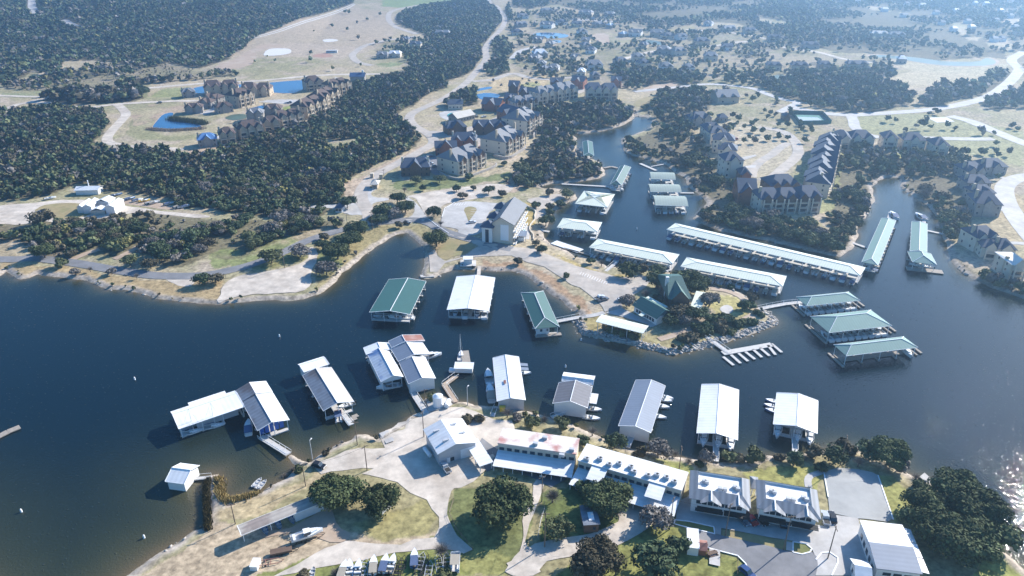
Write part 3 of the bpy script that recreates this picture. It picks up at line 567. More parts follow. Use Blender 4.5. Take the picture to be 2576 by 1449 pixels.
road('loop_road', [(295, 264), (306, 272), (317, 288), (305, 304), (288, 322), (272, 342), (270, 352), (278, 360), (320, 368), (400, 372), (460, 378)], 8, M['gravel'])
road('farm_road', [(936, 165), (905, 158), (890, 147), (889, 135), (919, 115), (969, 102), (1010, 96), (1044, 91)], 9, M['road'])
road('farm_road', [(1049, 86), (1015, 75), (994, 67), (978, 50), (981, 32), (1006, 22), (1060, 12), (1119, 5), (1200, -8)], 9, M['road'])
road('hill_track', [(600, 93), (644, 91), (700, 76), (745, 60), (790, 46), (835, 32), (870, 18), (890, 9)], 2.5, M['clay'])
road('hill_track', [(605, 97), (648, 94), (705, 79), (750, 63), (795, 49), (840, 35), (875, 21), (893, 11)], 2.5, M['clay'])
road('forest_road', [(82, -20), (80, 10), (84, 25), (100, 40)], 12, M['conc']); road('forest_road', [(160, 50), (185, 63), (207, 70)], 10, M['conc'])
road('village_road', [(1595, 231), (1640, 226), (1700, 220), (1788, 212), (1888, 222), (1932, 238), (1970, 250), (2004, 258), (1990, 268), (1960, 283)], 8, M['conc'])
road('village_road', [(1288, 148), (1310, 128), (1350, 118)], 9, M['conc']); road('village_road', [(1440, 52), (1480, 50), (1550, 55)], 9, M['conc'])
road('village_road', [(1488, 200), (1440, 195), (1380, 200), (1330, 195), (1288, 185), (1240, 200), (1190, 205)], 9, M['road'])
road('village_road', [(1540, 165), (1580, 145), (1640, 130), (1720, 120), (1800, 115), (1880, 105), (1990, 122), (2060, 132), (2130, 150), (2200, 158)], 8, M['gravel'])
road('village_road', [(1725, 75), (1800, 78), (1880, 88), (1960, 105)], 8, M['gravel'])
road('court_road', [(2140, 290), (2147, 305), (2152, 322), (2177, 337), (2219, 346), (2307, 347), (2432, 350), (2500, 350)], 9, M['conc'])
road('court_road', [(1990, 270), (2030, 278), (2080, 286), (2139, 290), (2157, 289), (2257, 283), (2332, 277), (2407, 265), (2482, 245), (2532, 213), (2562, 180), (2560, 170), (2545, 150), (2576, 130)], 11, M['conc'])
road('court_road', [(2389, 292), (2440, 305), (2500, 330), (2580, 362), (2700, 400)], 12, M['conc'])
road('court_road', [(1910, 321), (1965, 330), (1995, 350), (2008, 378), (2000, 398), (1975, 420), (1945, 445), (1915, 455)], 8, M['road'])
road('court_road', [(1890, 445), (1895, 425), (1915, 405), (1940, 390), (1965, 370), (1985, 360)], 7, M['road'])
road('arc_road', [(2700, 430), (2610, 440), (2555, 450), (2528, 470), (2530, 500), (2548, 535), (2576, 575), (2640, 650)], 11, M['conc'])
road('boat_yard_road', [(1290, 1440), (1330, 1420), (1360, 1390), (1440, 1375), (1500, 1365), (1560, 1340), (1610, 1310), (1625, 1290)], 7, M['gravel'])
road('track', gz(0, 1, (690, 1180), (850, 1110), (1000, 1060)), 4, M['dirt']); road('track', gz(0, 1, (1150, 1160), (1300, 1090), (1430, 1010)), 4, M['dirt'])
road('footpath', gz(2, 2, (1480, 520), (1620, 480), (1750, 430), (1900, 370), (2030, 320), (2110, 300)), 3.2, M['dirt'])
road('footpath', gz(2, 2, (700, 300), (800, 280), (930, 250)), 3, M['conc'])
road('footpath', gz(2, 2, (2000, 10), (2150, 30), (2300, 90), (2370, 160)), 3.2, M['dirt']); road('footpath', gz(2, 2, (2320, 330), (2400, 290), (2480, 250)), 3.5, M['dirt'])
road('footpath', gz(3, 3, (410, 560), (400, 490), (430, 440), (520, 410), (560, 370)), 2.2, M['conc'])
# paved and gravelled yards
GRV = M['gravel']
sheet('gravel_lot', [(545, 763), (556, 735), (565, 712), (600, 693), (640, 688), (690, 680), (740, 670), (770, 655), (783, 635), (800, 632), (796, 662), (783, 690), (785, 715), (762, 735), (700, 738), (610, 744), (575, 752), (560, 761)], GRV, 1, 1.0)
sheet('gravel_road', gz(1, 1, (470, 1040), (600, 1040), (620, 1110), (600, 1200), (570, 1270), (430, 1280), (510, 1210), (530, 1100)), GRV, 1, .6)
sheet('gravel_lot', [(412, 696), (500, 696), (490, 712), (478, 722), (440, 718), (420, 706)], GRV, 1, .8)
sheet('boat_storage_yard', gz(0, 1, (-400, 640), (0, 620), (300, 595), (500, 575), (700, 560), (900, 565), (1050, 585), (1200, 620), (1400, 640), (1650, 680), (1900, 700), (2120, 720), (2110, 745), (1900, 740), (1650, 710), (1500, 690), (1280, 700), (1150, 740), (950, 790), (750, 800), (560, 790), (400, 770), (220, 820), (0, 800), (-400, 810)), GRV, 1, .8)
sheet('storage_yard_grass', gz(0, 1, (340, 680), (420, 620), (560, 600), (700, 595), (900, 605), (980, 640), (900, 720), (700, 755), (560, 760), (460, 715), (380, 705)), M['turf'], 1, .6, off=.16)
sheet('dirt_lot', gz(0, 1, (1150, 560), (1400, 560), (1700, 610), (1900, 660), (1700, 670), (1400, 620), (1200, 600)), M['dirt'], 1, .6, off=.05)
sheet('hotel_car_park', gz(1, 1, (1180, 540), (1330, 545), (1500, 530), (1700, 490), (1950, 450), (2200, 420), (2380, 400), (2576, 415), (2600, 450), (2480, 520), (2350, 530), (2150, 560), (2000, 590), (1900, 600), (1840, 660), (1790, 700), (1700, 710), (1640, 600), (1600, 540), (1500, 540)), GRV, 1, .5)
sheet('junction', gz(1, 1, (940, 550), (1050, 470), (1170, 440), (1230, 450), (1150, 490), (1180, 540), (1340, 545), (1330, 570), (1180, 590), (1165, 640), (1190, 700), (1200, 780), (1150, 820), (1070, 820), (1110, 750), (1060, 710), (930, 720), (800, 650), (600, 640), (450, 650), (460, 630), (760, 610), (900, 600)), M['conc'], 1, .3)
sheet('ring_road', gz(1, 1, (1500, 520), (1600, 580), (1690, 690), (1740, 760), (1830, 830), (1940, 900), (1900, 930), (1780, 860), (1690, 800), (1560, 780), (1290, 810), (1290, 775), (1500, 765), (1600, 700), (1590, 610), (1500, 560)), M['conc'], 1, .2)
sheet('hotel_car_park', gz(1, 1, (1870, 740), (1900, 650), (2000, 590), (2150, 575), (2330, 590), (2480, 600), (2400, 660), (2330, 700), (2300, 880), (2180, 930), (2030, 900), (2040, 860), (1950, 840), (1850, 830)), M['conc'], 1, .2)
sheet('car_park_verge', gz(1, 1, (2080, 650), (2160, 625), (2230, 650), (2200, 700), (2140, 790), (2125, 740)), M['turf'], 1, .2, off=.16)
sheet('marina_car_park', gz(1, 1, (1900, 900), (2200, 965), (2576, 1040)) + gz(2, 1, (200, 1050), (350, 1110), (640, 1230), (940, 1305), (1080, 1350), (1300, 1315), (1400, 1365), (1340, 1449)) + gz(2, 2, (1200, 90), (1100, 150), (1110, 205), (930, 242), (900, 180), (850, 130), (790, 80), (690, 0)) + gz(2, 1, (600, 1420), (500, 1350), (330, 1240), (150, 1190), (0, 1125)) + gz(1, 1, (2290, 1130), (2080, 1150), (1900, 1200), (1830, 1290), (1750, 1290), (1740, 1100), (1800, 1060), (1830, 1130), (1900, 1180), (2080, 1140), (2240, 1030), (2100, 960)), M['road'], 0, .3)
sheet('grass_verge', gz(1, 1, (1950, 940), (2240, 1020), (2110, 1110), (2000, 1130), (1890, 1180), (1810, 1100), (1890, 1000)), M['turf'], 1, .3, off=.16)
sheet('service_lane', gz(2, 1, (130, 560), (300, 530), (460, 500), (560, 540), (430, 580), (330, 640), (350, 700), (300, 770), (230, 760), (240, 660), (210, 610)), M['road'], 1, .4)
sheet('restaurant_forecourt', gz(2, 2, (935, 250), (1110, 205), (1250, 280), (1370, 320), (1460, 380), (1390, 400), (1360, 370), (1100, 290)), M['conc'], 0, .2)
sheet('hotel_terrace', [q('h', *p) for p in ((1050, 970), (1500, 975), (1490, 1100), (1480, 1300), (1050, 1290))], M['conc'])
sheet('courtyard', gz(2, 0, (-300, 1240), (-100, 1150), (100, 1080), (0, 1000), (150, 960), (270, 940), (500, 830), (720, 870), (740, 920), (660, 950), (640, 900), (280, 990), (200, 1050), (50, 1100), (-80, 1200), (-200, 1330), (-420, 1340), (-500, 1300)), M['road'], 1, .5)
sheet('lodge_yard', [q('c', *p) for p in ((450, 1080), (650, 960), (860, 1000), (930, 1060), (880, 1200), (820, 1290), (700, 1240), (700, 1150), (560, 1120))], M['asph'], 1, .3)
sheet('lodge_yard', [q('c', *p) for p in ((600, 620), (800, 600), (1000, 640), (1300, 560), (1380, 520), (1600, 420), (1950, 450), (1920, 560), (1600, 600), (1750, 720), (1650, 830), (1450, 880), (1350, 760), (900, 700), (700, 690))], M['road'], 1, .3)
sheet('pool_deck', [q('c', *p) for p in ((820, 340), (950, 300), (1150, 300), (1350, 320), (1250, 390), (1100, 440), (950, 450), (850, 400))], M['conc'], 1)
sheet('swimming_pool', [q('c', *p) for p in ((950, 370), (1010, 340), (1090, 335), (1100, 370), (1060, 400), (970, 405))], mat('pool_water', (.05, .42, .46), .1, .05), 1, off=.4)
sheet('hotel_pool', [q('h', *p) for p in ((1225, 1045), (1375, 1060), (1370, 1160), (1215, 1125))], mat('hotel_pool_water', (.04, .52, .50), .1, .05), off=.45)
sheet('condo_yard', [q('b', *p) for p in ((1180, 380), (1400, 340), (1900, 350), (1900, 300), (2050, 220), (2220, 200), (2180, 260), (2000, 330), (1880, 400), (1560, 410), (1300, 380))], M['conc'], 1, .4)
sheet('condo_yard', gz(1, 0, (795, 780), (850, 780), (855, 820), (830, 860), (790, 850)), M['conc'])
sheet('condo_yard', [q('b', *p) for p in ((370, 540), (560, 470), (700, 380), (740, 400), (600, 500), (500, 560))], M['conc'], 1)
sheet('condo_yard', [q('b', *p) for p in ((1150, 660), (1260, 640), (1290, 700), (1250, 720))], M['conc'])
sheet('condo_yard', [q('b', *p) for p in ((830, 800), (940, 770), (950, 830), (900, 850))], M['conc'])
sheet('condo_yard', [q('b', *p) for p in ((600, 860), (690, 840), (690, 880), (620, 890))], M['conc'])
sheet('bare_clay', gz(1, 0, (70, 560), (105, 500), (200, 485), (330, 490), (365, 515), (330, 545), (200, 562), (110, 562)), M['clay'], 1, 1)
sheet('algae_pool', gz(1, 0, (120, 510), (200, 490), (300, 505), (280, 530), (180, 535)), M['gpond'], 1, 1, off=.16)
sheet('bare_clay', gz(1, 0, (665, 400), (740, 390), (840, 400), (800, 418), (690, 425)), M['clay'], 1, 1)
sheet('red_field', gz(1, 0, (560, 560), (640, 535), (740, 540), (790, 565), (700, 580), (600, 578)), M['redclay'], 1, 1)
sheet('dirt_cut', gz(0, 0, (2150, 660), (2400, 580), (2480, 520), (2576, 480), (2576, 640), (2400, 690), (2220, 700)) , M['dirt'], 1, 1.5)
sheet('dirt_cut', gz(1, 0, (-20, 470), (130, 440), (250, 440), (260, 480), (100, 490), (0, 530)), M['dirt'], 1, 1.5)
sheet('tennis_court', [q('e', *p) for p in ((1500, 30), (1925, 40), (2040, 160), (1615, 170))], mat('court_surround', (.06, .20, .17), .8, .08), flat=None)
sheet('court_lines', [q('e', *p) for p in ((1560, 68), (1860, 78), (1950, 135), (1620, 130))], mat('court_surface', (.32, .42, .48), .8, .05), off=.16)
sheet('paved_court', gz(3, 0, (1600, 1185), (1800, 1180), (1880, 1225), (1700, 1235)), M['clay'])
sheet('driveway', [q('f', *p) for p in ((880, 160), (1070, 190), (1050, 212), (980, 190))], M['conc']); sheet('driveway', [q('f', *p) for p in ((820, 390), (1030, 400), (1040, 440), (880, 430))], M['conc'])
sheet('driveway', [q('f', *p) for p in ((960, 490), (1080, 500), (1095, 540), (960, 530))], M['conc']); sheet('driveway', [q('f', *p) for p in ((930, 850), (1226, 860), (1226, 890), (1000, 880))], M['conc'])
sheet('driveway', [q('e', *p) for p in ((750, 640), (1000, 590), (1020, 610), (770, 690))], M['conc']); sheet('driveway', [q('e', *p) for p in ((830, 750), (1020, 730), (1000, 770), (850, 780))], M['conc'])
sheet('village_green', gz(2, 0, (1560, 300), (1750, 260), (1870, 260), (1800, 320), (1600, 330)), M['turf'], 1, 1); sheet('village_field', gz(2, 0, (820, 340), (960, 330), (990, 430), (940, 460), (870, 420), (800, 370)), M['dirt'], 1, 1)
sheet('driveway', gz(2, 0, (560, 200), (700, 185), (1040, 210), (1040, 225), (700, 205)), M['gravel'], 1, .6, free=False)
sheet('creek_bed', gz(2, 0, (1300, 900), (1400, 860), (1600, 830), (1700, 850), (1500, 900), (1350, 940)), M['dirt'], 1, 1.2)
sheet('creek_bed', gz(2, 0, (1210, 1050), (1290, 990), (1480, 950), (1380, 1020), (1250, 1090)), M['turf'], 1, 1)
# kerbs and bay lines
def line_strip(name, segs, wd, m, hgt=.02):
    mb = MB()
    for a, b in segs:
        a = at(*a); b = at(*b); d = (b - a); d.z = 0; d.normalize(); n = Vector((-d.y, d.x, 0)) * wd / 2; u = Vector((0, 0, .22 + hgt))
        mb.slab([tuple(a - n + u), tuple(b - n + u), tuple(b + n + u), tuple(a + n + u)], hgt + .02)
    tag(mb.build(name, M[m]), kind='structure')
def loop_(P, close=True): return [(P[i], P[(i + 1) % len(P)]) for i in range(len(P) - (0 if close else 1))]
K1 = gz(2, 3, (1640, 890), (1780, 905), (2030, 960), (2040, 1030), (1760, 965), (1630, 930)); K2 = gz(3, 3, (480, 1290), (540, 1220), (620, 1215), (700, 1270), (700, 1320), (640, 1449)); K3 = gz(3, 3, (250, 1110), (380, 1130), (440, 1180), (420, 1215), (340, 1235), (250, 1215))
line_strip('kerb', loop_(K1) + loop_(K2, False) + loop_(K3) + loop_(gz(2, 3, (1870, 1130), (2000, 1180), (2270, 1250), (2350, 1330), (2400, 1449)), False) + loop_(gz(3, 3, (560, 410), (605, 660)), False) + loop_(gz(3, 3, (1105, 440), (1260, 890)), False) + loop_(gz(1, 1, (1870, 740), (1900, 650), (2000, 590)), False) + loop_(gz(1, 1, (1940, 900), (1830, 830), (1740, 760)), False), .35, 'trim', .12)
line_strip('bay_lines', [(g(1, 1, 2010 + i * 26, 600 - i * 2), g(1, 1, 1990 + i * 26, 625 - i * 2)) for i in range(5)] + [(g(1, 1, 2150 + i * 3, 780 - i * 24), g(1, 1, 2210 + i * 4, 780 - i * 24)) for i in range(7)] + [(g(2, 1, 700 + i * 24, 1290 + i * 9), g(2, 1, 680 + i * 24, 1318 + i * 9)) for i in range(12)], .18, 'trim')
# southern yards
sheet('boat_yard', gz(1, 3, (560, 320), (700, 280), (780, 250), (900, 190), (1050, 165), (1180, 170), (1300, 160), (1240, 20), (1100, -60)) + gz(1, 2, (1500, 1350), (1600, 1270), (1700, 1240), (1950, 1200), (2080, 1200), (2200, 1240), (2400, 1330), (2576, 1340)) + gz(1, 3, (2620, 40), (2440, 130), (2390, 310), (2260, 420), (2190, 500), (2060, 560), (1990, 570), (1960, 600), (1930, 700), (1920, 830), (1950, 900), (2030, 1040), (2190, 1180), (2090, 1225), (2020, 1200), (1900, 1180), (1650, 1190), (1400, 1215), (1000, 1300), (700, 1350), (400, 1420), (220, 1449), (60, 1500), (400, 1340), (700, 1160), (900, 1100), (1200, 1120), (1450, 1130), (1600, 1080), (1800, 1060), (1850, 960), (1840, 860), (1770, 780), (1720, 690), (1560, 620), (1420, 500), (1060, 420), (1180, 370), (1060, 365), (760, 400), (650, 430)), GRV, 0, .5, cell=6)
sheet('boat_shed_apron', gz(1, 3, (40, 1010), (300, 980), (500, 880), (700, 760), (780, 780), (820, 950), (960, 1040), (900, 1110), (700, 1100), (400, 1000), (200, 1040), (60, 1080)), M['dirt'], 1, .6)
sheet('boat_ramp', gz(1, 3, (1240, 20), (1330, -10), (1395, 95), (1310, 125)), M['conc'], free=False, off=.4)
sheet('motel_yard', gz(2, 3, (-380, 190), (-300, 60), (-60, 250), (0, 265), (250, 330), (520, 405), (560, 480), (400, 560), (280, 500), (200, 460), (60, 400), (-100, 330), (-250, 400)), M['asph'], 0, .3)
sheet('lane', gz(2, 3, (220, 470), (330, 500), (290, 640), (240, 790), (150, 960), (130, 1150), (250, 1180), (230, 1300), (320, 1449), (-100, 1449), (0, 1280), (100, 1180), (110, 1000), (100, 860), (200, 700)), GRV, 1, .4)
sheet('motel_yard', gz(2, 3, (640, 440), (860, 500), (1000, 700), (1200, 640), (1640, 740), (1560, 860), (1380, 830), (1300, 900), (1380, 930), (1320, 1000), (1150, 1080), (900, 1130), (760, 1160), (560, 1240), (430, 1270), (350, 1200), (500, 1160), (760, 1090), (900, 1030), (1050, 960), (1090, 850), (980, 740), (700, 620), (610, 560)), GRV, 1, .4)
sheet('concrete_apron', gz(2, 3, (1660, 700), (1780, 650), (2470, 860), (2576, 870)) + gz(3, 3, (560, 950), (620, 830), (905, 870), (925, 940), (950, 940), (1000, 1100), (1095, 1390), (900, 1449), (480, 1449), (480, 1260), (440, 1180), (380, 1120), (250, 1100), (0, 1060)) + gz(2, 3, (2110, 970), (1650, 880)), M['conc'])
sheet('gravel_pad', gz(3, 3, (560, 410), (690, 360), (900, 380), (1050, 410), (1110, 440), (1180, 650), (1250, 880), (1200, 910), (900, 870), (620, 820), (600, 640)), mat('grey_gravel', (.36, .36, .35), .95, .14, .15, stain=(.44, .43, .41)), 0, .25)
sheet('asphalt_drive', gz(2, 3, (1760, 980), (2110, 1045), (2576, 1150)) + gz(3, 3, (180, 1200), (340, 1235), (440, 1210), (490, 1260), (500, 1340), (480, 1449), (400, 1600), (-150, 1600)) + gz(2, 3, (2400, 1449), (2350, 1330), (2270, 1250), (2000, 1180), (1870, 1130), (1755, 1085)), M['asph'], 0, .1)
sheet('kerbed_lawn', gz(2, 3, (1640, 890), (1780, 905), (2030, 960), (2040, 1030), (1760, 965), (1630, 930)), M['lawn'], off=.16); sheet('kerbed_lawn', gz(2, 3, (2110, 985), (2300, 1010), (2576, 1065)) + gz(3, 3, (180, 1110), (180, 1195)) + gz(2, 3, (2500, 1130), (2110, 1045)), M['turf'], off=.16)
sheet('kerbed_lawn', gz(3, 3, (250, 1110), (380, 1130), (440, 1180), (420, 1215), (340, 1235), (250, 1215)), M['lawn'], 1, off=.16); sheet('kerbed_lawn', gz(3, 3, (480, 1290), (540, 1220), (620, 1215), (700, 1270), (700, 1320), (640, 1449), (490, 1449), (505, 1360)), M['lawn'], 1, off=.16)
sheet('concrete_pad', gz(2, 3, (1985, 1183), (2092, 1200), (2092, 1360), (1983, 1335)), M['conc'], off=.35); sheet('cross_walk', gz(2, 3, (2045, 945), (2105, 955), (2100, 1045), (2040, 1030)), M['conc'], off=.36)
sheet('cross_walk', gz(3, 3, (185, 1110), (245, 1120), (243, 1210), (180, 1195)), M['conc'], off=.36)
sheet('tank_pad', gz(1, 2, (1720, 1160), (1760, 1130), (1940, 1130), (1980, 1180), (1960, 1200), (1750, 1255)), M['conc'], off=.5)
sheet('shore_slab', gz(3, 3, (1520, 465), (1565, 440), (1675, 515), (1640, 540)), M['conc'], flat=.9)
sheet('garden_terrace', gz(2, 2, (2080, 210), (2150, 165), (2220, 190), (2230, 240), (2180, 265), (2120, 250)), M['conc'], 1)
sheet('ramp_slab', gz(1, 1, (1650, 1330), (1700, 1315), (1780, 1310), (1810, 1345), (1660, 1355)), M['conc'], flat=.6)
# ---------------------------------------------------------------- boats
ORD = ['first', 'second', 'third', 'fourth', 'fifth', 'sixth', 'seventh', 'eighth', 'ninth', 'tenth', 'eleventh', 'twelfth', 'thirteenth', 'fourteenth', 'fifteenth', 'sixteenth', 'seventeenth', 'eighteenth', 'nineteenth', 'twentieth', 'twenty-first', 'twenty-second', 'twenty-third', 'twenty-fourth']
def hull_mb(L=1.0, W=1.0, Hh=1.0, n=9):
    """a hull 1 long (bow at +y), 1 wide, 1 high, open above with a sheer rail"""
    mb = MB(); rows = []
    for i in range(n):
        t = i / (n - 1); y_ = -.5 + t; wd = .5 * (1 - max(0, (t - .45) / .55) ** 2.2) * (.92 + .08 * min(1, t * 5)); wd = max(wd, .012)
        sh = .78 + .22 * t ** 2
        rows.append([(-wd * .35, y_, .0 + .25 * max(0, t - .7)), (-wd * .8, y_, .22 + .2 * max(0, t - .6)), (-wd, y_, sh), (wd, y_, sh), (wd * .8, y_, .22 + .2 * max(0, t - .6)), (wd * .35, y_, .25 * max(0, t - .7))])
    for r in rows: mb.v += [(a * W, b * L, c * Hh) for a, b, c in r]
    for i in range(n - 1):
        for k in (0, 1, 3, 4): a = 6 * i + k; mb.f.append((a, a + 1, a + 7, a + 6)); mb.m.append(0)
        a = 6 * i; mb.f.append((a + 5, a, a + 6, a + 11)); mb.m.append(0)
    mb.f.append((0, 1, 2, 3, 4, 5)); mb.m.append(0)
    return mb, rows
def deck_mb(L, W, Hh, y0, y1, z_in=.04):
    mb = MB(); _, rows = hull_mb()
    P = [(r[2][0] * W * .94, r[0][1] * L, (r[2][2]) * Hh - z_in) for r in rows if y0 <= r[0][1] <= y1]; Q = [(-a, b, c) for a, b, c in reversed(P)]
    return mb.slab(P + Q, .06)
def make_boat(kind, hullm='hull', cov=None):
    L, W, Hh = {'cruiser': (9, 3.0, 1.5), 'runabout': (6.5, 2.4, 1.1), 'yacht': (11.5, 3.6, 1.9), 'sail': (7.5, 2.3, 1.1), 'pontoon': (7, 2.6, .9), 'jon': (4.6, 1.6, .55)}[kind]
    nm = {'cruiser': 'cabin_cruiser', 'runabout': 'speedboat', 'yacht': 'cabin_cruiser', 'sail': 'sailboat', 'pontoon': 'pontoon_boat', 'jon': 'rowing_boat'}[kind]
    t = empty(nm, (0, 0, -500)); hm = M[hullm]
    if kind == 'pontoon':
        for s in (-1, 1):
            m_ = MB(); m_.tube((s * .95, -3.4, .2), (s * .95, 2.9, .2), .32, n=8); m_.tube((s * .95, 2.9, .2), (s * .95, 3.6, .35), .32, .05, 8); m_.build('float', M['steel'], t)
        MB().box(-1.3, -3.3, .5, 1.3, 3.2, .6).build('deck', M['pdeck'], t)
        m_ = MB(); m_.box(-1.3, -3.2, .6, -1.22, 3.1, 1.15); m_.box(1.22, -3.2, .6, 1.3, 3.1, 1.15); m_.box(-1.22, 3.02, .6, 1.22, 3.1, 1.15); m_.build('railing', hm, t)
        m_ = MB(); m_.box(-1.15, -2.9, .6, -.6, 1.5, 1.0); m_.box(.6, -2.9, .6, 1.15, -.5, 1.0); m_.build('seat', M['trim'], t)
        m_ = MB(); m_.box(-1.25, -2.6, 2.3, 1.25, 1.0, 2.38)
        for a in (-1.2, 1.2):
            for b in (-2.5, .9): m_.tube((a, b, .6), (a, b, 2.3), .04, n=4)
        m_.build('awning', M[cov or 'canvas'], t); return t
    hb, _ = hull_mb(L, W, Hh); hb.build('hull', hm, t)
    if kind == 'jon':
        deck_mb(L, W, Hh, -.5, .5, .4).build('deck', M['steel'], t); m_ = MB()
        for b in (-1.4, 0, 1.2): m_.box(-.65, b, .35, .65, b + .3, .43)
        m_.build('seat', M['pdeck'], t); return t
    deck_mb(L, W, Hh, -.02, .5, .03).build('foredeck', M['hull'], t); deck_mb(L, W, Hh, -.5, .02, .5 if kind != 'sail' else .3).build('cockpit', M['pdeck' if kind != 'runabout' else 'tcanvas'], t)
    if kind in ('cruiser', 'yacht'):
        k = L / 9; c = MB(); z0 = Hh * .85
        c.slab([(-W * .33, -.9 * k, z0 + 1.0), (W * .33, -.9 * k, z0 + 1.0), (W * .28, 1.0 * k, z0 + .9), (-W * .28, 1.0 * k, z0 + .9)], .12)
        c.build('hardtop', M['hull'], t)
        c = MB(); c.quad((-W * .36, 1.0 * k, z0 + .1), (-W * .3, .9 * k, z0 + .85), (W * .3, .9 * k, z0 + .85), (W * .36, 1.0 * k, z0 + .1))
        for s in (-1, 1): c.quad((s * W * .36, 1.0 * k, z0 + .1), (s * W * .3, .9 * k, z0 + .85), (s * W * .34, -.9 * k, z0 + .85), (s * W * .4, -.9 * k, z0 + .1))
        c.build('windscreen', M['glass'], t)
        c = MB(); c.slab([(-W * .28, 1.1 * k, Hh + .35), (-W * .12, 3.0 * k, Hh + .32), (W * .12, 3.0 * k, Hh + .32), (W * .28, 1.1 * k, Hh + .35)], .5); c.build('cabin', M['hull'], t)
        MB().box(-W * .38, -3.9 * k, Hh * .4, W * .38, -3.2 * k, Hh * .85).build('seat', M['trim'], t)
        if cov: MB().slab([(-W * .45, -4.2 * k, Hh + .25), (W * .45, -4.2 * k, Hh + .25), (W * .42, -.9 * k, Hh + 1.0), (-W * .42, -.9 * k, Hh + 1.0)], .1).build('canopy', M[cov], t)
    elif kind == 'runabout':
        c = MB(); c.quad((-.95, .5, 1.0), (-.8, .15, 1.45), (.8, .15, 1.45), (.95, .5, 1.0)); c.build('windscreen', M['glass'], t)
        c = MB(); c.box(-.9, -1.6, .5, .9, -1.1, .95); c.box(-.8, -.4, .5, -.3, 0, .95); c.box(.3, -.4, .5, .8, 0, .95); c.build('seat', M['trim'], t)
        MB().box(-.22, -3.7, .3, .22, -3.25, 1.35).build('outboard_motor', M['tyre'], t)
        if cov: MB().slab([(-1.1, -3.1, 1.05), (1.1, -3.1, 1.05), (1.0, .2, 1.4), (-1.0, .2, 1.4)], .08).build('cover', M[cov], t)
    else:
        c = MB(); c.slab([(-.7, -.8, Hh + .35), (.7, -.8, Hh + .35), (.35, 1.9, Hh + .25), (-.35, 1.9, Hh + .25)], .45); c.build('cabin', M['hull'], t)
        MB().tube((0, .6, Hh), (0, .6, 10.5), .09, .05, 6).build('mast', M['trim'], t)
        m_ = MB(); m_.tube((0, .6, 2.2), (0, -2.8, 2.1), .16, .12, 6); m_.build('boom', M['canvas'], t)
        m_ = MB()
        for a, b in (((0, 3.6, Hh), (0, .6, 10.4)), ((0, -3.6, Hh), (0, .6, 10.4)), ((-1, .5, Hh), (0, .6, 9)), ((1, .5, Hh), (0, .6, 9))): m_.tube(a, b, .02, n=3)
        m_.build('rigging', M['steel'], t)
    return t
PROTO = {}
def boat(kind, p, rz, label, group=None, hullm='hull', cov=None, z=-.25):
    key = (kind, hullm, cov)
    if key not in PROTO: PROTO[key] = make_boat(kind, hullm, cov); o = PROTO[key]
    elif PROTO[key].get('placed'): o = copy_tree(PROTO[key])
    else: o = PROTO[key]
    o['placed'] = 1; 
    o.location = (p[0], p[1], z); o.rotation_euler = (0, 0, rz); tag(o, label, 'boat', group)
    if o is not PROTO[key] and not group and 'group' in o: del o['group']
    return o
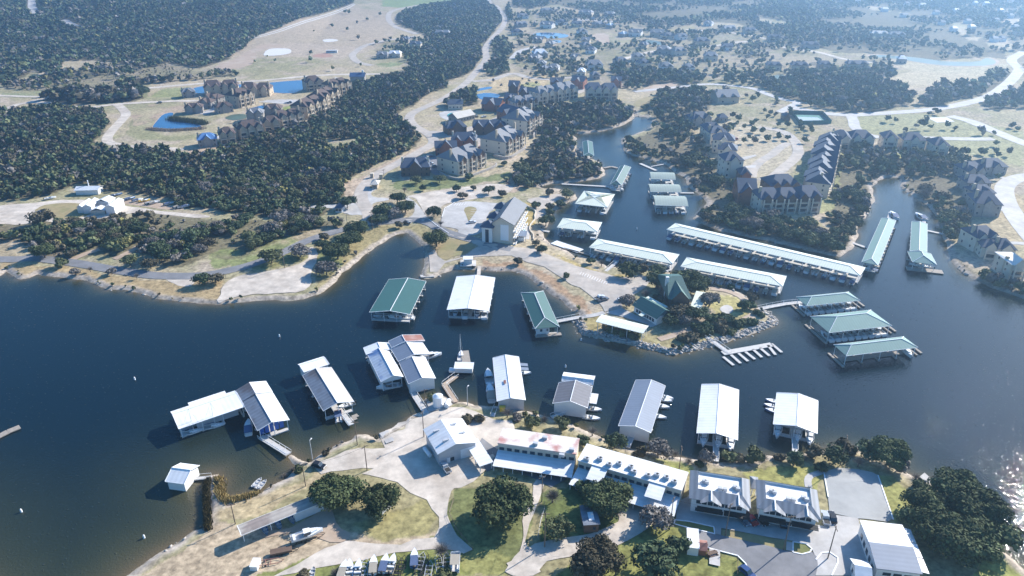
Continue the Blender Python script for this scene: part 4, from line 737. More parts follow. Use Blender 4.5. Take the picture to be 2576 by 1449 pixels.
# ---------------------------------------------------------------- boat sheds on floats
POST = {}
def post_mesh(h, r=.09, m='trim'):
    k = (round(h, 1), r, m)
    if k not in POST: POST[k] = MB().box(-r, -r, 0, r, r, h).mesh('post', M[m])
    return POST[k]
def fit(corners, z):
    FL, FR, NR, NL = [Dz(c[0], c[1], z) for c in corners]
    ax = ((FL - NL) + (FR - NR)); ax.z = 0; ax.normalize(); rt = Vector((ax.y, -ax.x, 0))
    c = (FL + FR + NR + NL) / 4; L = (((FL - NL) + (FR - NR)) / 2).dot(ax); W = (((FR - FL) + (NR - NL)) / 2).dot(rt)
    return c, ax, rt, L, W
def shed(label, corners, ze=4.2, rise=1.2, roof='white', ridge=.5, hip=(0, 0), roof2=None, cat='boat shed', group=None, name='boat_shed', deck='pdeck', walls='', wallm='wall', base=None, boats=(), kinds=None, side_boats=None, arch=False, trim='trim', posts=True, floor=True, z0=0.0, fingers=True, caps=True):
    """floating shed: corners of the eaves as traced (far left, far right, near right, near left)"""
    c, ax, rt, L, W = fit(corners, ze + z0); rz = math.atan2(ax.y, ax.x) - math.pi / 2
    t = empty(name, (c.x, c.y, z0), rz, label, cat, group); h2, w2 = L / 2, W / 2; xr = -w2 + W * ridge
    r2 = M[roof2 or roof]; mats = [M[roof], r2, M[trim]]
    mb = MB(); zr = ze + rise; yn = -h2 + (hip[0] * W / 2); yf = h2 - (hip[1] * W / 2)
    if arch:
        n = 9; P = []
        for i in range(n + 1):
            a = i / n; P.append((-w2 + W * a, ze + rise * math.sin(math.pi * a)))
        for (x0, za), (x1, zb) in zip(P, P[1:]): mb.slab([(x0, -h2, za), (x1, -h2, zb), (x1, h2, zb), (x0, h2, za)], .15)
    else:
        mb.slab([(-w2, -h2, ze), (xr, yn, zr), (xr, yf, zr), (-w2, h2, ze)], .16); mb.mi = 1
        mb.slab([(xr, yn, zr), (w2, -h2, ze), (w2, h2, ze), (xr, yf, zr)], .16)
        mb.mi = 0
        if hip[0]: mb.slab([(-w2, -h2, ze), (w2, -h2, ze), (xr, yn, zr)], .12)
        if hip[1]: mb.slab([(w2, h2, ze), (-w2, h2, ze), (xr, yf, zr)], .12)
    ro = mb.build('roof', mats, t)
    if not arch and caps:
        m_ = MB(); m_.tube((xr, yn, zr + .05), (xr, yf, zr + .05), .16, n=4)
        if hip[0]: m_.tube((xr, yn, zr + .05), (-w2, -h2, ze + .05), .13, n=4); m_.tube((xr, yn, zr + .05), (w2, -h2, ze + .05), .13, n=4)
        if hip[1]: m_.tube((xr, yf, zr + .05), (-w2, h2, ze + .05), .13, n=4); m_.tube((xr, yf, zr + .05), (w2, h2, ze + .05), .13, n=4)
        m_.build('ridge_cap', M[trim], ro)
    m_ = MB(); e = .04
    for a, b in (((-w2, -h2), (-w2, h2)), ((w2, -h2), (w2, h2))): m_.tube((a[0], a[1], ze - .1), (b[0], b[1], ze - .1), .13, n=4)
    if not arch:
        if not hip[0]: m_.tube((-w2, -h2, ze), (xr, -h2, zr), .13, n=4); m_.tube((w2, -h2, ze), (xr, -h2, zr), .13, n=4)
        if not hip[1]: m_.tube((-w2, h2, ze), (xr, h2, zr), .13, n=4); m_.tube((w2, h2, ze), (xr, h2, zr), .13, n=4)
    m_.build('fascia', M[trim], ro)
    iw, ih = w2 - .7, h2 - .6
    if floor:
        m_ = MB(); m_.box(-1.2, -ih, .05, 1.2, ih, .5); m_.box(-iw, -ih, .06, -1.2, -ih + 1.5, .49); m_.box(1.2, -ih, .06, iw, -ih + 1.5, .49); m_.build('walkway', M[deck], t)
    if fingers and floor:
        n = max(2, int(L / 6.5))
        for s in (-1, 1):
            for i in range(1, n + 1):
                y_ = -ih + (2 * ih) * i / n; xx = s * (iw + (.4 if not walls or ('L' not in walls and 'R' not in walls) else 0))
                m_ = MB(); m_.box(min(s * 1.2, xx), y_ - .5, .08, max(s * 1.2, xx), y_ + .35 if y_ < ih else y_, .47); m_.build('finger_pier', M[deck], t)
    if posts:
        pm = post_mesh(ze - .15); n = max(2, int(L / 6.5))
        for s in (-1, 1):
            for i in range(n + 1):
                o = link_mesh('post', pm, t, (s * iw, -ih + 2 * ih * i / n, 0)); KIDS.setdefault(t.name, []).append(o)
        k = max(2, int(W / 5))
        for i in range(1, k):
            o = link_mesh('post', pm, t, (-iw + 2 * iw * i / k, -ih, 0))
    wm = M[wallm]; zb = 0.05 if base is None else base
    m_ = MB()
    if 'N' in walls: m_.slab([(-iw - .3, -h2 + .5, ze), (xr, -h2 + .5, zr - .2), (iw + .3, -h2 + .5, ze), (iw + .3, -h2 + .65, ze), (xr, -h2 + .65, zr - .2), (-iw - .3, -h2 + .65, ze)], .05) if 0 else None
    def endwall(y_, zb):
        mm = MB(); P = [(-iw - .2, y_, zb), (iw + .2, y_, zb), (iw + .2, y_, ze - .15), (xr, y_, zr - .3), (-iw - .2, y_, ze - .15)]; Q = [(a, y_ + .15, b) for a, _, b in P]
        mm.quad(*P); mm.quad(*reversed(Q))
        for i in range(5): j = (i + 1) % 5; mm.quad(P[j], P[i], Q[i], Q[j])
        return mm
    if 'N' in walls: endwall(-h2 + .4, zb).build('end_wall', wm, t)
    if 'g' in walls: endwall(-h2 + .4, ze - .9).build('gable_panel', wm, t)
    if 'F' in walls: endwall(h2 - .55, zb).build('end_wall', wm, t)
    if 'L' in walls: MB().box(-iw - .2, -ih, zb, -iw - .05, ih, ze - .1).build('side_wall', wm, t)
    if 'R' in walls: MB().box(iw + .05, -ih, zb, iw + .2, ih, ze - .1).build('side_wall', wm, t)
    t['_L'] = L; t['_W'] = W
    return t, rz, L, W, c, ax, rt
def in_shed(s, x, y): t, rz, L, W, c, ax, rt = s; return c + rt * x + ax * y
KC = [('cruiser', 'hull', None), ('runabout', 'hull', 'canvas'), ('cruiser', 'hull', 'tcanvas'), ('runabout', 'bhull', None), ('cruiser', 'hull', 'canvas'), ('runabout', 'hull', 'tcanvas'), ('pontoon', 'hull', 'tcanvas')]
CD = {('hull', None): 'white', ('hull', 'canvas'): 'white, blue-covered', ('hull', 'tcanvas'): 'white, tan-covered', ('bhull', None): 'dark blue', ('bhull', 'canvas'): 'dark blue', ('steel', None): 'grey'}
def slips(s, side, n, where, grp, out=1.2, skip=(), frm='left', start=0, kinds=KC):
    """boats moored side by side along one long side of a shed"""
    t, rz, L, W, c, ax, rt = s
    for i in range(n):
        if i in skip: continue
        k, hm, cv = kinds[(i * 3 + start) % len(kinds)]; bl = {'cruiser': 9, 'runabout': 6.5, 'pontoon': 7, 'yacht': 11.5}[k]
        y_ = (-.5 + (i + .5) / n) * (L - 1.5); y_ = y_ if frm == 'near' else y_
        p = in_shed(s, side * (W / 2 - bl / 2 + out), y_ + random.uniform(-.2, .2)); o = (n - 1 - i) if frm == 'rev' else i
        kd = {'cruiser': 'cabin cruiser', 'runabout': 'speedboat', 'pontoon': 'pontoon boat', 'yacht': 'big cruiser'}[k]
        boat(k, p, rz + (math.pi / 2 if side > 0 else -math.pi / 2) + (0 if i % 2 else 0), f'{CD[(hm, cv)]} {kd}, {ORD[o]} {where}', grp, hm, cv)
G = lambda c, r, *p: gz(c, r, *p)
# dark green and white sheds off the peninsula
s1 = shed('dark green metal boat shed with open slips along its right side', [(979, 702), (1071, 708.5), (1032, 791), (928, 785.8)], 4.5, 1.3, 'green', .52, deck='pdeck', name='boat_shed', group=None)
for i, yy in enumerate((-.40, -.16)):
    pass
for i, (kx, ky, k) in enumerate(((-.30, -.40, 'runabout'), (.12, -.40, 'cruiser'), (.3, -.42, 'cruiser'))):
    boat(k, in_shed(s1, kx * s1[3], -s1[2] / 2 + 4), s1[1] + math.pi / 2, ['white speedboat in the near left slip of the dark green shed', 'white cruiser in the middle near slip of the dark green shed', 'white cruiser in the near right slip of the dark green shed'][i], 'boats in the near end of the dark green shed', 'hull' if i else 'steel')
s2 = shed('wide white-roofed boat shed beside the dark green one, open at its near end', [(1149.5, 694), (1245, 699.8), (1230, 783), (1124, 779)], 4.6, 1.1, 'white', .5, roof2='white')
for i, kx in enumerate((-.34, -.08, .2, .38)):
    boat(('runabout', 'cruiser')[i % 2], in_shed(s2, kx * s2[3], -s2[2] / 2 + 4.5), s2[1] + (0 if i % 2 else math.pi), f'{["grey", "white", "blue", "white"][i]} boat in the {ORD[i]} near slip from the left of the wide white shed', 'boats in the near end of the wide white shed', ['steel', 'hull', 'bhull', 'hull'][i])
s3 = shed('dark green hip-roofed dock building with a white office at its near end', [(1311, 736), (1366, 731.5), (1408, 822), (1345, 827)], 4.2, 2.0, 'green', .5, (1, 1), walls='', name='dock_building', cat='dock building')
t, rz, L, W, c, ax, rt = s3; bx = MB(); bx.box(-W / 2 + 1.2, -L / 2 + 1.4, .5, W / 2 - 4, -L / 2 + 7, 4.1); of = bx.build('office', M['wall'], t)
for i in range(4):
    KIDS.setdefault(of.name, []).append(MB().box(-.5, -.06, 0, .5, .02, 1.2).build('window', M['glass'], of, (-W / 2 + 3 + i * 2.6, -L / 2 + 1.4, 1.7)))
MB().box(-W / 2 + .2, -L / 2 - .8, .1, W / 2 + 1, -L / 2 + 1.4, .52).build('porch_deck', M['deck'], t)
# the sheds moored along the near shore
d1 = shed('long bright white boat shed with a mast-high opening, leftmost of the near sheds', [(428.8, 1035.2), (591, 983), (614.5, 1022.5), (450, 1079.5)][0:4] and [(591, 983), (614.5, 1022.5), (450, 1079.5), (428.8, 1035.2)], 4.6, 1.0, 'white', .3, walls='')
t, rz, L, W, c, ax, rt = d1
MB().slab([(-W / 2 - 2.2, L / 2 - 16, 4.5), (-W / 2, L / 2 - 16, 4.55), (-W / 2, L / 2 - 3, 4.55), (-W / 2 - 2.2, L / 2 - 3, 4.5)], .15).build('roof_extension', M['white'], t)
MB().box(W / 2 - 2.5, -L / 2 + 6, .5, W / 2 - 2.3, L / 2 - 2, 3.9).build('back_wall', M['steel'], t)
boat('sail', Dz(484, 1089, 0), R(-65), 'white sailboat with bare mast, left of the two under the long white shed', 'sailboats by the long white shed')
boat('sail', Dz(538, 1074, 0), R(-68), 'white sailboat with bare mast, right of the two under the long white shed', 'sailboats by the long white shed')
d2 = shed('two-part boat shed with blue sheeting across its near gable', [(594, 983), (669, 959.5), (728.5, 1057), (648, 1083)], 4.8, 1.5, 'galv_shade', .46, roof2='white')  # left slope's blue shade is put into its darker roof colour
t, rz, L, W, c, ax, rt = d2
for i in range(5): MB().box(-W / 2 + 1.2 + i * (W - 2.4) / 5, -L / 2 + 3, .5, -W / 2 + .9 + (i + 1) * (W - 2.4) / 5, -L / 2 + 3.15, 4.4).build('sheeting_panel', M['bluew'], t)
MB().slab([(-W / 2 - .1, L * .20, 5.0), (-W * .04, L * .20, 6.65), (-W * .04, L / 2 + .1, 6.65), (-W / 2 - .1, L / 2 + .1, 5.0)], .14).build('raised_roof', M['galv_shade'], t)  # raised part carries on the shade painted into the left slope
MB().slab([(-W * .04, L * .20, 6.65), (W / 2 + .1, L * .20, 5.0), (W / 2 + .1, L / 2 + .1, 5.0), (-W * .04, L / 2 + .1, 6.65)], .14).build('raised_roof', M['white'], t)
boat('cruiser', Dz(626, 1078, 0), R(18), 'pale cabin cruiser moored left of the blue-sheeted shed', None, 'hull', 'canvas')
f1 = shed('brown-stained boat shed with a beige right slope', [(762, 945.8), (833, 923), (890, 1009.5), (814, 1034.5)], 4.8, 1.6, 'galv_shade', .47, roof2='beige', walls='')
boat('runabout', Dz(872, 1021, 0), f1[1] + R(90), 'teal and white boat inside the near end of the brown-stained shed', None)
f2 = shed('white low-roofed shed annex behind the brown-stained shed', [(750, 915.8), (764, 937), (827, 915.8), (814, 896.5)][0:0] or [(814, 896.5), (827, 915.8), (764, 937), (750, 915.8)], 4.6, .6, 'white', .3, walls='LNR', wallm='wall')
g1 = shed('pale blue-patched boat shed with a white right slope, left of the red-topped one', [(923, 890.8), (978, 879.5), (1014, 948), (960, 961)], 4.6, 1.7, 'patchy', .56, roof2='white', walls='gL')
boat('cruiser', Dz(977, 975, 0), g1[1] + R(80), 'white cruiser nosing out beneath the blue-patched shed')
g2 = shed('short white-roofed shed section at the far end of the blue-patched shed', [(953, 860), (979, 865), (978, 880), (923, 890.8)][0:0] or [(912, 874), (979, 863), (984, 880), (923, 892)], 4.8, 1.2, 'white', .58)
h1 = shed('grey and white boat shed with a white closed near gable', [(1005, 911), (1069, 899.5), (1100, 956.5), (1024.5, 961)], 4.8, 1.5, 'greym', .5, roof2='white', walls='NRL')
h2 = shed('grey and white boat shed between the closed shed and the red-topped one', [(981, 876), (1064, 861), (1082, 892), (1003, 908)], 5.2, 1.6, 'greym', .5, roof2='white')
h3 = shed('boat shed with a dark red-brown right roof slope', [(978, 862), (1058, 838), (1066, 854), (988, 878)], 5.6, 1.6, 'greym', .42, roof2='rusty')
boat('cruiser', Dz(1085, 898, 0), h2[1] - R(90), 'white cruiser poking out right of the grey and white sheds')
k1 = shed('long white boat shed with two cruisers moored at its left side', [(1238, 899.5), (1306.8, 898.2), (1320.5, 1006.5), (1252, 1009.5)], 4.8, 1.2, 'white', .48, walls='N', wallm='steel')
t, rz, L, W, c, ax, rt = k1
for a, b in ((.1, .17), (.2, .27)): MB().slab([(W / 2 - .2, L * (.5 - b), 3.9), (W / 2 + 3.2, L * (.5 - b), 3.4), (W / 2 + 3.2, L * (.5 - a), 3.4), (W / 2 - .2, L * (.5 - a), 3.9)], .12).build('lean_to', M['greym'], t)
MB().slab([(-W * .2, -L * .18, 5.9), (-W * .12, -L * .18, 6.05), (-W * .12, -L * .1, 6.05), (-W * .2, -L * .1, 5.9)], .05).build('roof_patch', M['rusty'], t)
boat('yacht', Dz(1230, 954, 0), k1[1] + R(2), 'white cruiser, farther of the two left of the long white shed', 'cruisers beside the long white shed', 'hull', None)
boat('yacht', Dz(1234, 992, 0), k1[1] + R(2), 'white cruiser, nearer of the two left of the long white shed', 'cruisers beside the long white shed', 'hull', 'tcanvas')
boat('runabout', in_shed(k1, W / 2 + 1.2, L * .33), k1[1] - R(90), 'white speedboat poking out right of the long white shed')
l1 = shed('grey boat shed with a pitched roof and white closed near wall', [(1407.5, 961), (1488, 974.5), (1479, 1026.5), (1389, 1015)], 4.8, 2.0, 'dgrey', .5, walls='N', wallm='wall')
l2 = shed('white-topped low shed section behind the grey pitched shed', [(1419, 936), (1497, 946), (1493, 966), (1414, 957)][0:0] or [(1497, 946), (1492, 968), (1413, 958), (1419, 936)], 4.6, 1.0, 'white', .7, caps=True)
t, rz, L, W, c, ax, rt = l1
MB().box(W / 2, -L * .05, 2.6, W / 2 + 2.6, L * .42, 2.75).build('lean_to', M['white'], t)
for i, yy in enumerate((-.05, -.45)): boat('runabout', in_shed(l1, W / 2 + 1.5, L * yy), l1[1] + R(-90), ['white speedboat moored right of the grey pitched shed, farther one', 'white speedboat moored right of the grey pitched shed, nearer one'][i])
m1 = shed('long blue-grey boat shed, first of the three long sheds to the right', [(1599, 955.8), (1674, 970.8), (1637, 1088), (1555.5, 1072)], 4.8, 1.4, 'greym', .52, walls='N', wallm='wall')
for i, (xx, yy) in enumerate(((1674, 1001), (1671, 1007), (1664, 1023), (1656, 1049))): boat('runabout', Dz(xx - 2, yy, 0), m1[1] - R(90), f'white speedboat bow, {ORD[i]} from the far end right of the blue-grey shed', 'speedboats poking out of the blue-grey shed')
n1 = shed('long white boat shed with the widest roof, middle of the three long sheds', [(1765, 965.8), (1859, 981.5), (1855.5, 1108), (1753, 1088.8)], 4.8, 1.3, 'white', .47)
for i, kx in enumerate((-.3, .05, .36)): boat('cruiser', in_shed(n1, kx * n1[3], -n1[2] / 2 + 3.5), n1[1] + R(180), f'white cruiser in the {ORD[i]} near slip from the left of the widest white shed', 'boats in the near end of the widest white shed')
o1 = shed('white boat shed farthest right, with blue boats at its left side', [(1954, 987.5), (2058, 1008), (2056, 1088), (1945, 1070)], 4.8, 1.4, 'white', .52)
for i, (xx, yy) in enumerate(((1948, 1012), (1944, 1024), (1947, 1036))): boat('runabout', Dz(xx, yy, 0), o1[1] + R(90), f'blue speedboat, {ORD[i]} from the far end left of the rightmost white shed', 'blue boats beside the rightmost white shed', 'bhull')
for i, kx in enumerate((-.36, .1, .38)): boat('cruiser', in_shed(o1, kx * o1[3], -o1[2] / 2 + 3), o1[1] + R(180), f'white cruiser in the {ORD[i]} near slip from the left of the rightmost white shed', 'boats in the near end of the rightmost white shed')
p1 = shed('small all-white boathouse with white siding off the bottom left spit', [(496, 1168), (466, 1217.0), (419, 1211.8), (451, 1164)][0:0] or [(462, 1217), (419, 1211.8), (451, 1164), (502, 1172)][0:0] or [(451, 1164), (502, 1171), (463, 1217), (419, 1211.8)][0:0] or [(419, 1211.8), (451, 1164), (502, 1171), (463, 1217)], 3.6, 1.8, 'white', .5, walls='LRNF', name='boathouse', cat='boathouse', posts=False, fingers=False)
# pale green roofed docks of the marina
q1 = shed('square pale green hip-roofed dock, upper of the two west of the channel', [(1446, 512), (1469, 480), (1547.5, 488.5), (1527, 521)], 5, 2.2, 'pgreen', .5, (1.1, 1.1))
slips(q1, -1, 4, 'from left under the upper square green dock', 'boats under the upper square green dock', .3, (1,), frm='rev')
boat('pontoon', in_shed(q1, q1[3] / 2 - 1, q1[2] / 2 - 1.5), q1[1] + R(90), 'white pontoon boat at the right edge of the upper square green dock')
q2 = shed('pale green hip-roofed dock, lower of the two west of the channel', [(1402, 571.8), (1415, 548), (1514, 559), (1503.5, 583)], 5, 1.5, 'pgreen', .5, (1.1, 1.1))
slips(q2, -1, 6, 'from left under the lower square green dock', 'boats under the lower square green dock', .3, (1, 3), frm='rev')
q3 = shed('long pale green hip-roofed dock beside the parking strip', [(1482.5, 622), (1503, 600.3), (1709, 640), (1692, 663.5)], 4.8, 1.2, 'pgreen', .5, (1.1, 1.1))
slips(q3, -1, 10, 'from left in the long green parking-strip dock', 'boats in the long green dock by the parking strip', 2.2, frm='rev')
q4 = shed('long pale green hip-roofed dock behind the restaurant island', [(1712, 671), (1727, 646.5), (1977.5, 694.8), (1971, 719.8)], 4.8, 1.2, 'pgreen', .5, (1.1, 1.1))
slips(q4, -1, 11, 'from left in the dock behind the restaurant', 'boats in the long green dock behind the restaurant', 2.2, start=2, frm='rev')
q5 = shed('longest pale green roofed dock running across the channel mouth', [(1677, 578.5), (1698, 559.8), (2175.8, 673.5), (2166.5, 692)], 4.8, 1.2, 'pgreen', .5, (1.1, 1.1))
slips(q5, -1, 23, 'from left in the longest green dock', 'boats in the longest green dock', 2.6, start=1, frm='rev')
for i, (cs, lb) in enumerate((([(1636, 449.8), (1634, 432.8), (1695.5, 434), (1699, 451.8)], 'grey-green arched dock roof, farthest of the three'), ([(1634, 482), (1631, 463), (1708, 464), (1713, 483.5)], 'grey-green arched dock roof, middle of the three'), ([(1649, 516), (1641, 491.5), (1724, 493.5), (1730, 518.5)], 'grey-green arched dock roof, nearest of the three'))):
    v = shed(lb, cs, 4.8, 1.6, 'arch', .5, arch=True, group=None)
    slips(v, -1, 5, f'from left under the {["farthest", "middle", "nearest"][i]} arched roof', f'boats under the {["farthest", "middle", "nearest"][i]} arched roof', .6 if i < 2 else 1.6, (0,) if i < 2 else (), frm='rev')
shed('small dark green roofed dock alone at the head of the inlet', [(1465.5, 356), (1490.5, 357.5), (1494, 392), (1468, 391)], 4.2, 1.2, 'green', .5, (1, 0), walls='L')
x1 = shed('dark green roofed dock at the end of the long pier', [(1560.5, 417.8), (1587, 420), (1564, 466), (1534, 463.5)], 4.6, 1.8, 'green', .45, (1, .7), roof2='green')
slips(x1, 1, 6, 'from the near end of the long-pier dock', 'boats right of the green dock on the long pier', .8, frm='near')
y1 = shed('slim green roofed dock, left of the two in the right-hand bay', [(2217.8, 548), (2254, 555.5), (2208.8, 667.3), (2168, 659)], 4.6, 1.3, 'pgreen_x', .5, (1, .4))
slips(y1, 1, 14, 'from the near end of the slim green dock', 'boats right of the slim green dock', .5, frm='near', kinds=[KC[1], KC[5]])
z1 = shed('slim green roofed dock, right of the two in the right-hand bay', [(2294.5, 557), (2332, 563), (2333, 636), (2288, 633.5)], 4.6, 1.3, 'pgreen_x', .5, (0, .4))
z2 = shed('short green roofed dock section turned at the near end of the right bay dock', [(2289, 634), (2336, 636.5), (2361, 664), (2291, 661)], 4.6, 2.2, 'pgreen_x', .5, (.9, .6))
for i in range(3): boat('runabout', Dz(2305 + i * 13, 668 + i * 2, 0), R(60), f'white speedboat, {ORD[i]} from the left on the floating platform of the right bay', 'speedboats on the floating platform')
for i, (cs, lb, k) in enumerate((([(2028, 769.5), (2003.8, 747), (2135.8, 733.8), (2163, 755.8)], 'farthest of the three blue-green hip-roofed docks in open water', 8), ([(2083, 837), (2039.5, 795.8), (2192.5, 779), (2242, 819.5)], 'middle and largest of the three blue-green hip-roofed docks', 9), ([(2129, 895), (2096.5, 867), (2274.5, 846.3), (2308, 873.8)], 'nearest of the three blue-green hip-roofed docks in open water', 0))):
    v = shed(lb, cs, 5, 2.0 if i != 1 else 3.0, 'pgreen_x', .5, (1.1, 1.1), deck='deck')
    t, rz, L, W, c, ax, rt = v
    m_ = MB(); m_.box(-W / 2 - 1, L / 2 + .2, .1, W / 2 + 1, L / 2 + 1.2, .6); m_.box(-W / 2 + 2, -L / 2 - 5, .1, W / 2 + 4, -L / 2 - 4, .58); m_.box(-W / 2 + 1, -L / 2 - 2, .1, W / 2 + 3, -L / 2 - 1.4, .59); m_.build('breakwater', M['deck'], t)
    if k: slips(v, -1, k, f'from the left of the {["farthest", "middle"][i]} blue-green dock', f'boats in the {["farthest", "middle"][i]} blue-green dock', .3, (), kinds=[KC[0], KC[2], KC[5]], frm='rev')
    else: boat('yacht', Dz(2274, 883, 0), rz + R(80), 'white cruiser at the right end of the nearest blue-green dock')
# ---------------------------------------------------------------- gangways and open piers
def pier(label, pts, wd=1.6, name='gangway', m='pdeck', rail=True, z=.55, zs=None, group=None, cat='gangway', inpts=None):
    W_ = [Dz(a, b, z) for a, b in pts]; o = empty(name, (W_[0].x, W_[0].y, 0), 0, label, cat, group); org = Vector((W_[0].x, W_[0].y, 0))
    for i, (a, b) in enumerate(zip(W_, W_[1:])):
        za = z if zs is None else zs[i]; zb_ = z if zs is None else zs[i + 1]
        a = Vector((a.x, a.y, za)) - org; b = Vector((b.x, b.y, zb_)) - org; d = (b - a); d.z = 0; d.normalize(); n = Vector((-d.y, d.x, 0)) * wd / 2; up = Vector((0, 0, .012 * i))
        mb = MB(); mb.slab([tuple(a - n + up), tuple(b - n + up), tuple(b + n + up), tuple(a + n + up)], .3); mb.build('deck', M[m], o)
        if rail:
            for s in (-1, 1):
                mb = MB(); h = Vector((0, 0, 1.05)); k = max(1, int((b - a).length / 3)); mb.tube(a + n * s + h, b + n * s + h, .06, n=4)
                for j in range(k + 1): pp = a.lerp(b, j / k) + n * s; mb.tube(pp, pp + h, .05, n=4)
                mb.build('handrail', M['trim'], o)
    return o
pier('grey gangway with a handrail from the spit to the blue-sheeted shed', G(1, 3, (45, 45), (330, 240)), 2.2, zs=(.6, 1.4))
pier('gangway from the shore to the brown-stained shed', G(1, 2, (835, 1215), (960, 1390)), 2.0, zs=(.6, 1.2), rail=True)
pier('steep gangway from the tank pad to the closed grey and white shed', G(1, 2, (1570, 1040), (1715, 1275)), 2.2, zs=(.6, 1.2))
pier('kinked red-brown gangway leading out to the sailboat dock', G(1, 2, (2020, 880), (1895, 975), (2010, 1165)), 2.0, zs=(.6, .7, 1.3), m='dirt')
pier('narrow gangway down to the long white shed with cruisers', G(1, 2, (2420, 1190), (2380, 1310)), 1.6, zs=(.6, 1.3))
pier('gangway with handrails to the grey pitched shed', G(2, 2, (580, 1235), (400, 1320)), 1.8, zs=(.6, 1.4))
pier('white gangway to the near end of the blue-grey shed', [(1594, 1088), (1578, 1130)], 1.8, zs=(.6, 1.4))
pier('white gangway to the near end of the widest white shed', [(1800, 1103), (1800, 1165)], 1.8, zs=(.6, 1.4))
pier('white gangway to the near end of the rightmost white shed', [(1997, 1086), (1999, 1145)], 1.8, zs=(.6, 1.4))
pier('white gangway with braces from the grassy spit to the small white boathouse', [(489, 1204), (531, 1203.5)], 1.4, zs=(.6, 1.1))
pier('wooden walkway from the peninsula to the wide white shed', G(1, 1, (2255, 1135), (2240, 1320)), 1.8, zs=(1.3, .6), m='gravel', rail=False)
pier('footbridge with railings to the dark green dock building', G(2, 2, (450, 335), (690, 300)), 2.4, zs=(.6, 1.1))
pier('gangway from the parking strip to the long green dock', G(2, 1, (1060, 1180), (945, 1290)), 1.8, zs=(.6, 1.2))
pier('long low pier out to the dark green dock', G(2, 1, (500, 400), (930, 425), (990, 435)), 2, rail=False, name='pier', cat='pier')
pier('short pier to the small green dock at the inlet head', G(2, 1, (600, 70), (710, 72)), 1.5, rail=False, name='pier', cat='pier')
pier('gangway from the wooded point to the slim green dock', G(3, 1, (830, 985), (985, 1040)), 2, rail=False)
pier('gangway from the right bank to the right bay dock', G(3, 1, (1605, 870), (1765, 905)), 2, rail=False)
pier('walkway from the right bank to the three arched roofs', G(2, 1, (1690, 490), (1830, 492)), 1.8, rail=False)
pier('white diving-board-like ramp below the hotel', G(2, 1, (250, 860), (375, 880)), 2, rail=False)
pier('long floating walkway from the island tip to the blue-green docks', [(1905, 778), (1932, 772), (1975, 764), (2016, 760)], 2.4, rail=True)
pier('white gangway from the island rocks to the finger dock', G(2, 2, (1960, 505), (2185, 655)), 2.2, zs=(1.2, .6))
pier('far left fragment of grey pier at the picture edge', [(-30, 1110), (20, 1085), (50, 1073)], 2.6, rail=False, m='deck', name='pier', cat='pier')
o = pier('floating finger dock with eight empty pale fingers', [(1818, 888), (1942, 866)], 3.0, rail=False, name='finger_dock', cat='dock')
org = Vector(o.location)
fa = G(2, 2, (2125, 690), (2205, 670), (2280, 655), (2350, 640), (2425, 615), (2495, 600)) + [(1932, 868)] + [(1941, 864)]
fb = G(2, 2, (2230, 775), (2300, 755), (2375, 735), (2445, 715), (2515, 695), (2590, 680)) + [(1951, 892)] + [(1967, 886)]
for a, b in zip(fa, fb):
    a = Dz(*a, .55) - org; b = Dz(*b, .55) - org; d = (b - a).normalized(); n = Vector((-d.y, d.x, 0)) * .6; MB().slab([tuple(a - n), tuple(b - n), tuple(b + n), tuple(a + n)], .3).build('finger', M['pdeck'], o)
o = pier('grey floating platform at the near end of the right bay dock', [(2280, 674), (2372, 684)], 4.5, rail=False, name='floating_platform', cat='dock', m='deck')
o = pier('floating dock with jet skis, angled off the wooded point', G(2, 1, (1290, 195), (1450, 265)), 2.4, rail=False, name='floating_dock', cat='dock', m='pdeck')
pier('thin pier leading to the angled floating dock', G(2, 1, (1400, 225), (1540, 200)), 1.2, rail=False, name='pier', cat='pier')
o = pier('small T-shaped swimming dock', G(2, 1, (925, 240), (1000, 225), (1060, 240)), 2.4, rail=False, name='swimming_dock', cat='dock', m='deck')
pier('white slip row moored below the hotel', G(2, 1, (420, 985), (690, 1075)), 5.5, rail=False, name='slip_row', cat='dock', m='hull')
pier('low dark walkway joining the slip row to the long green dock', G(2, 1, (520, 1045), (800, 1120)), 1.2, rail=False, name='walkway', cat='walkway', m='deck')
pier('weathered deck beside the moored sailboat', G(1, 2, (2098, 630), (2130, 830)), 3.4, rail=False, name='dock', cat='dock', m='deck')
so = empty('dock_hut', (*Dz(*g(1, 2, 2090, 840), 0)[:2], 0), R(-3), 'small white flat hut on the sailboat dock', 'hut'); MB().box(-3.2, -1.8, .5, 3.6, 1.8, 2.6).build('wall', M['wall'], so); MB().slab([(-3.6, -2.2, 2.7), (4, -2.2, 2.7), (4, 2.2, 3.0), (-3.6, 2.2, 3.0)], .1).build('roof', M['white'], so); MB().box(-5.6, -1.6, .3, -3.2, .6, 1.3).build('locker', M['hull'], so)
boat('sail', Dz(*g(1, 2, 2060, 690), 0), R(0), 'lone white sailboat with a tall mast beside the weathered deck')
pier('L-shaped work float beside the gangway of the brown-stained shed', G(1, 2, (930, 1330), (1010, 1300), (985, 1275)), 2.2, rail=False, name='work_float', cat='dock', m='deck')
boat('pontoon', Dz(*g(1, 2, 830, 1300), 0), R(15), 'red and white pontoon barge by the brown-stained shed', None, 'rusty', None)
boat('jon', at(*g(1, 3, 20, 540), .05), R(-18), 'grey rowing boat, left of the two pulled up by the spit', 'grey rowing boats', 'steel', z=.2); boat('jon', at(*g(1, 3, 65, 550), .05), R(-18), 'grey rowing boat, right of the two pulled up by the spit', 'grey rowing boats', 'steel', z=.2)
o = boat('yacht', Dz(*g(3, 1, 1260, 730), 0), R(-8), 'dark-decked boat on the far end of the slim green dock', None, 'hull', 'canvas'); o = boat('yacht', Dz(*g(3, 1, 1530, 745), 0), R(2), 'blue-topped boat at the far end of the right bay dock', None, 'hull', 'canvas')
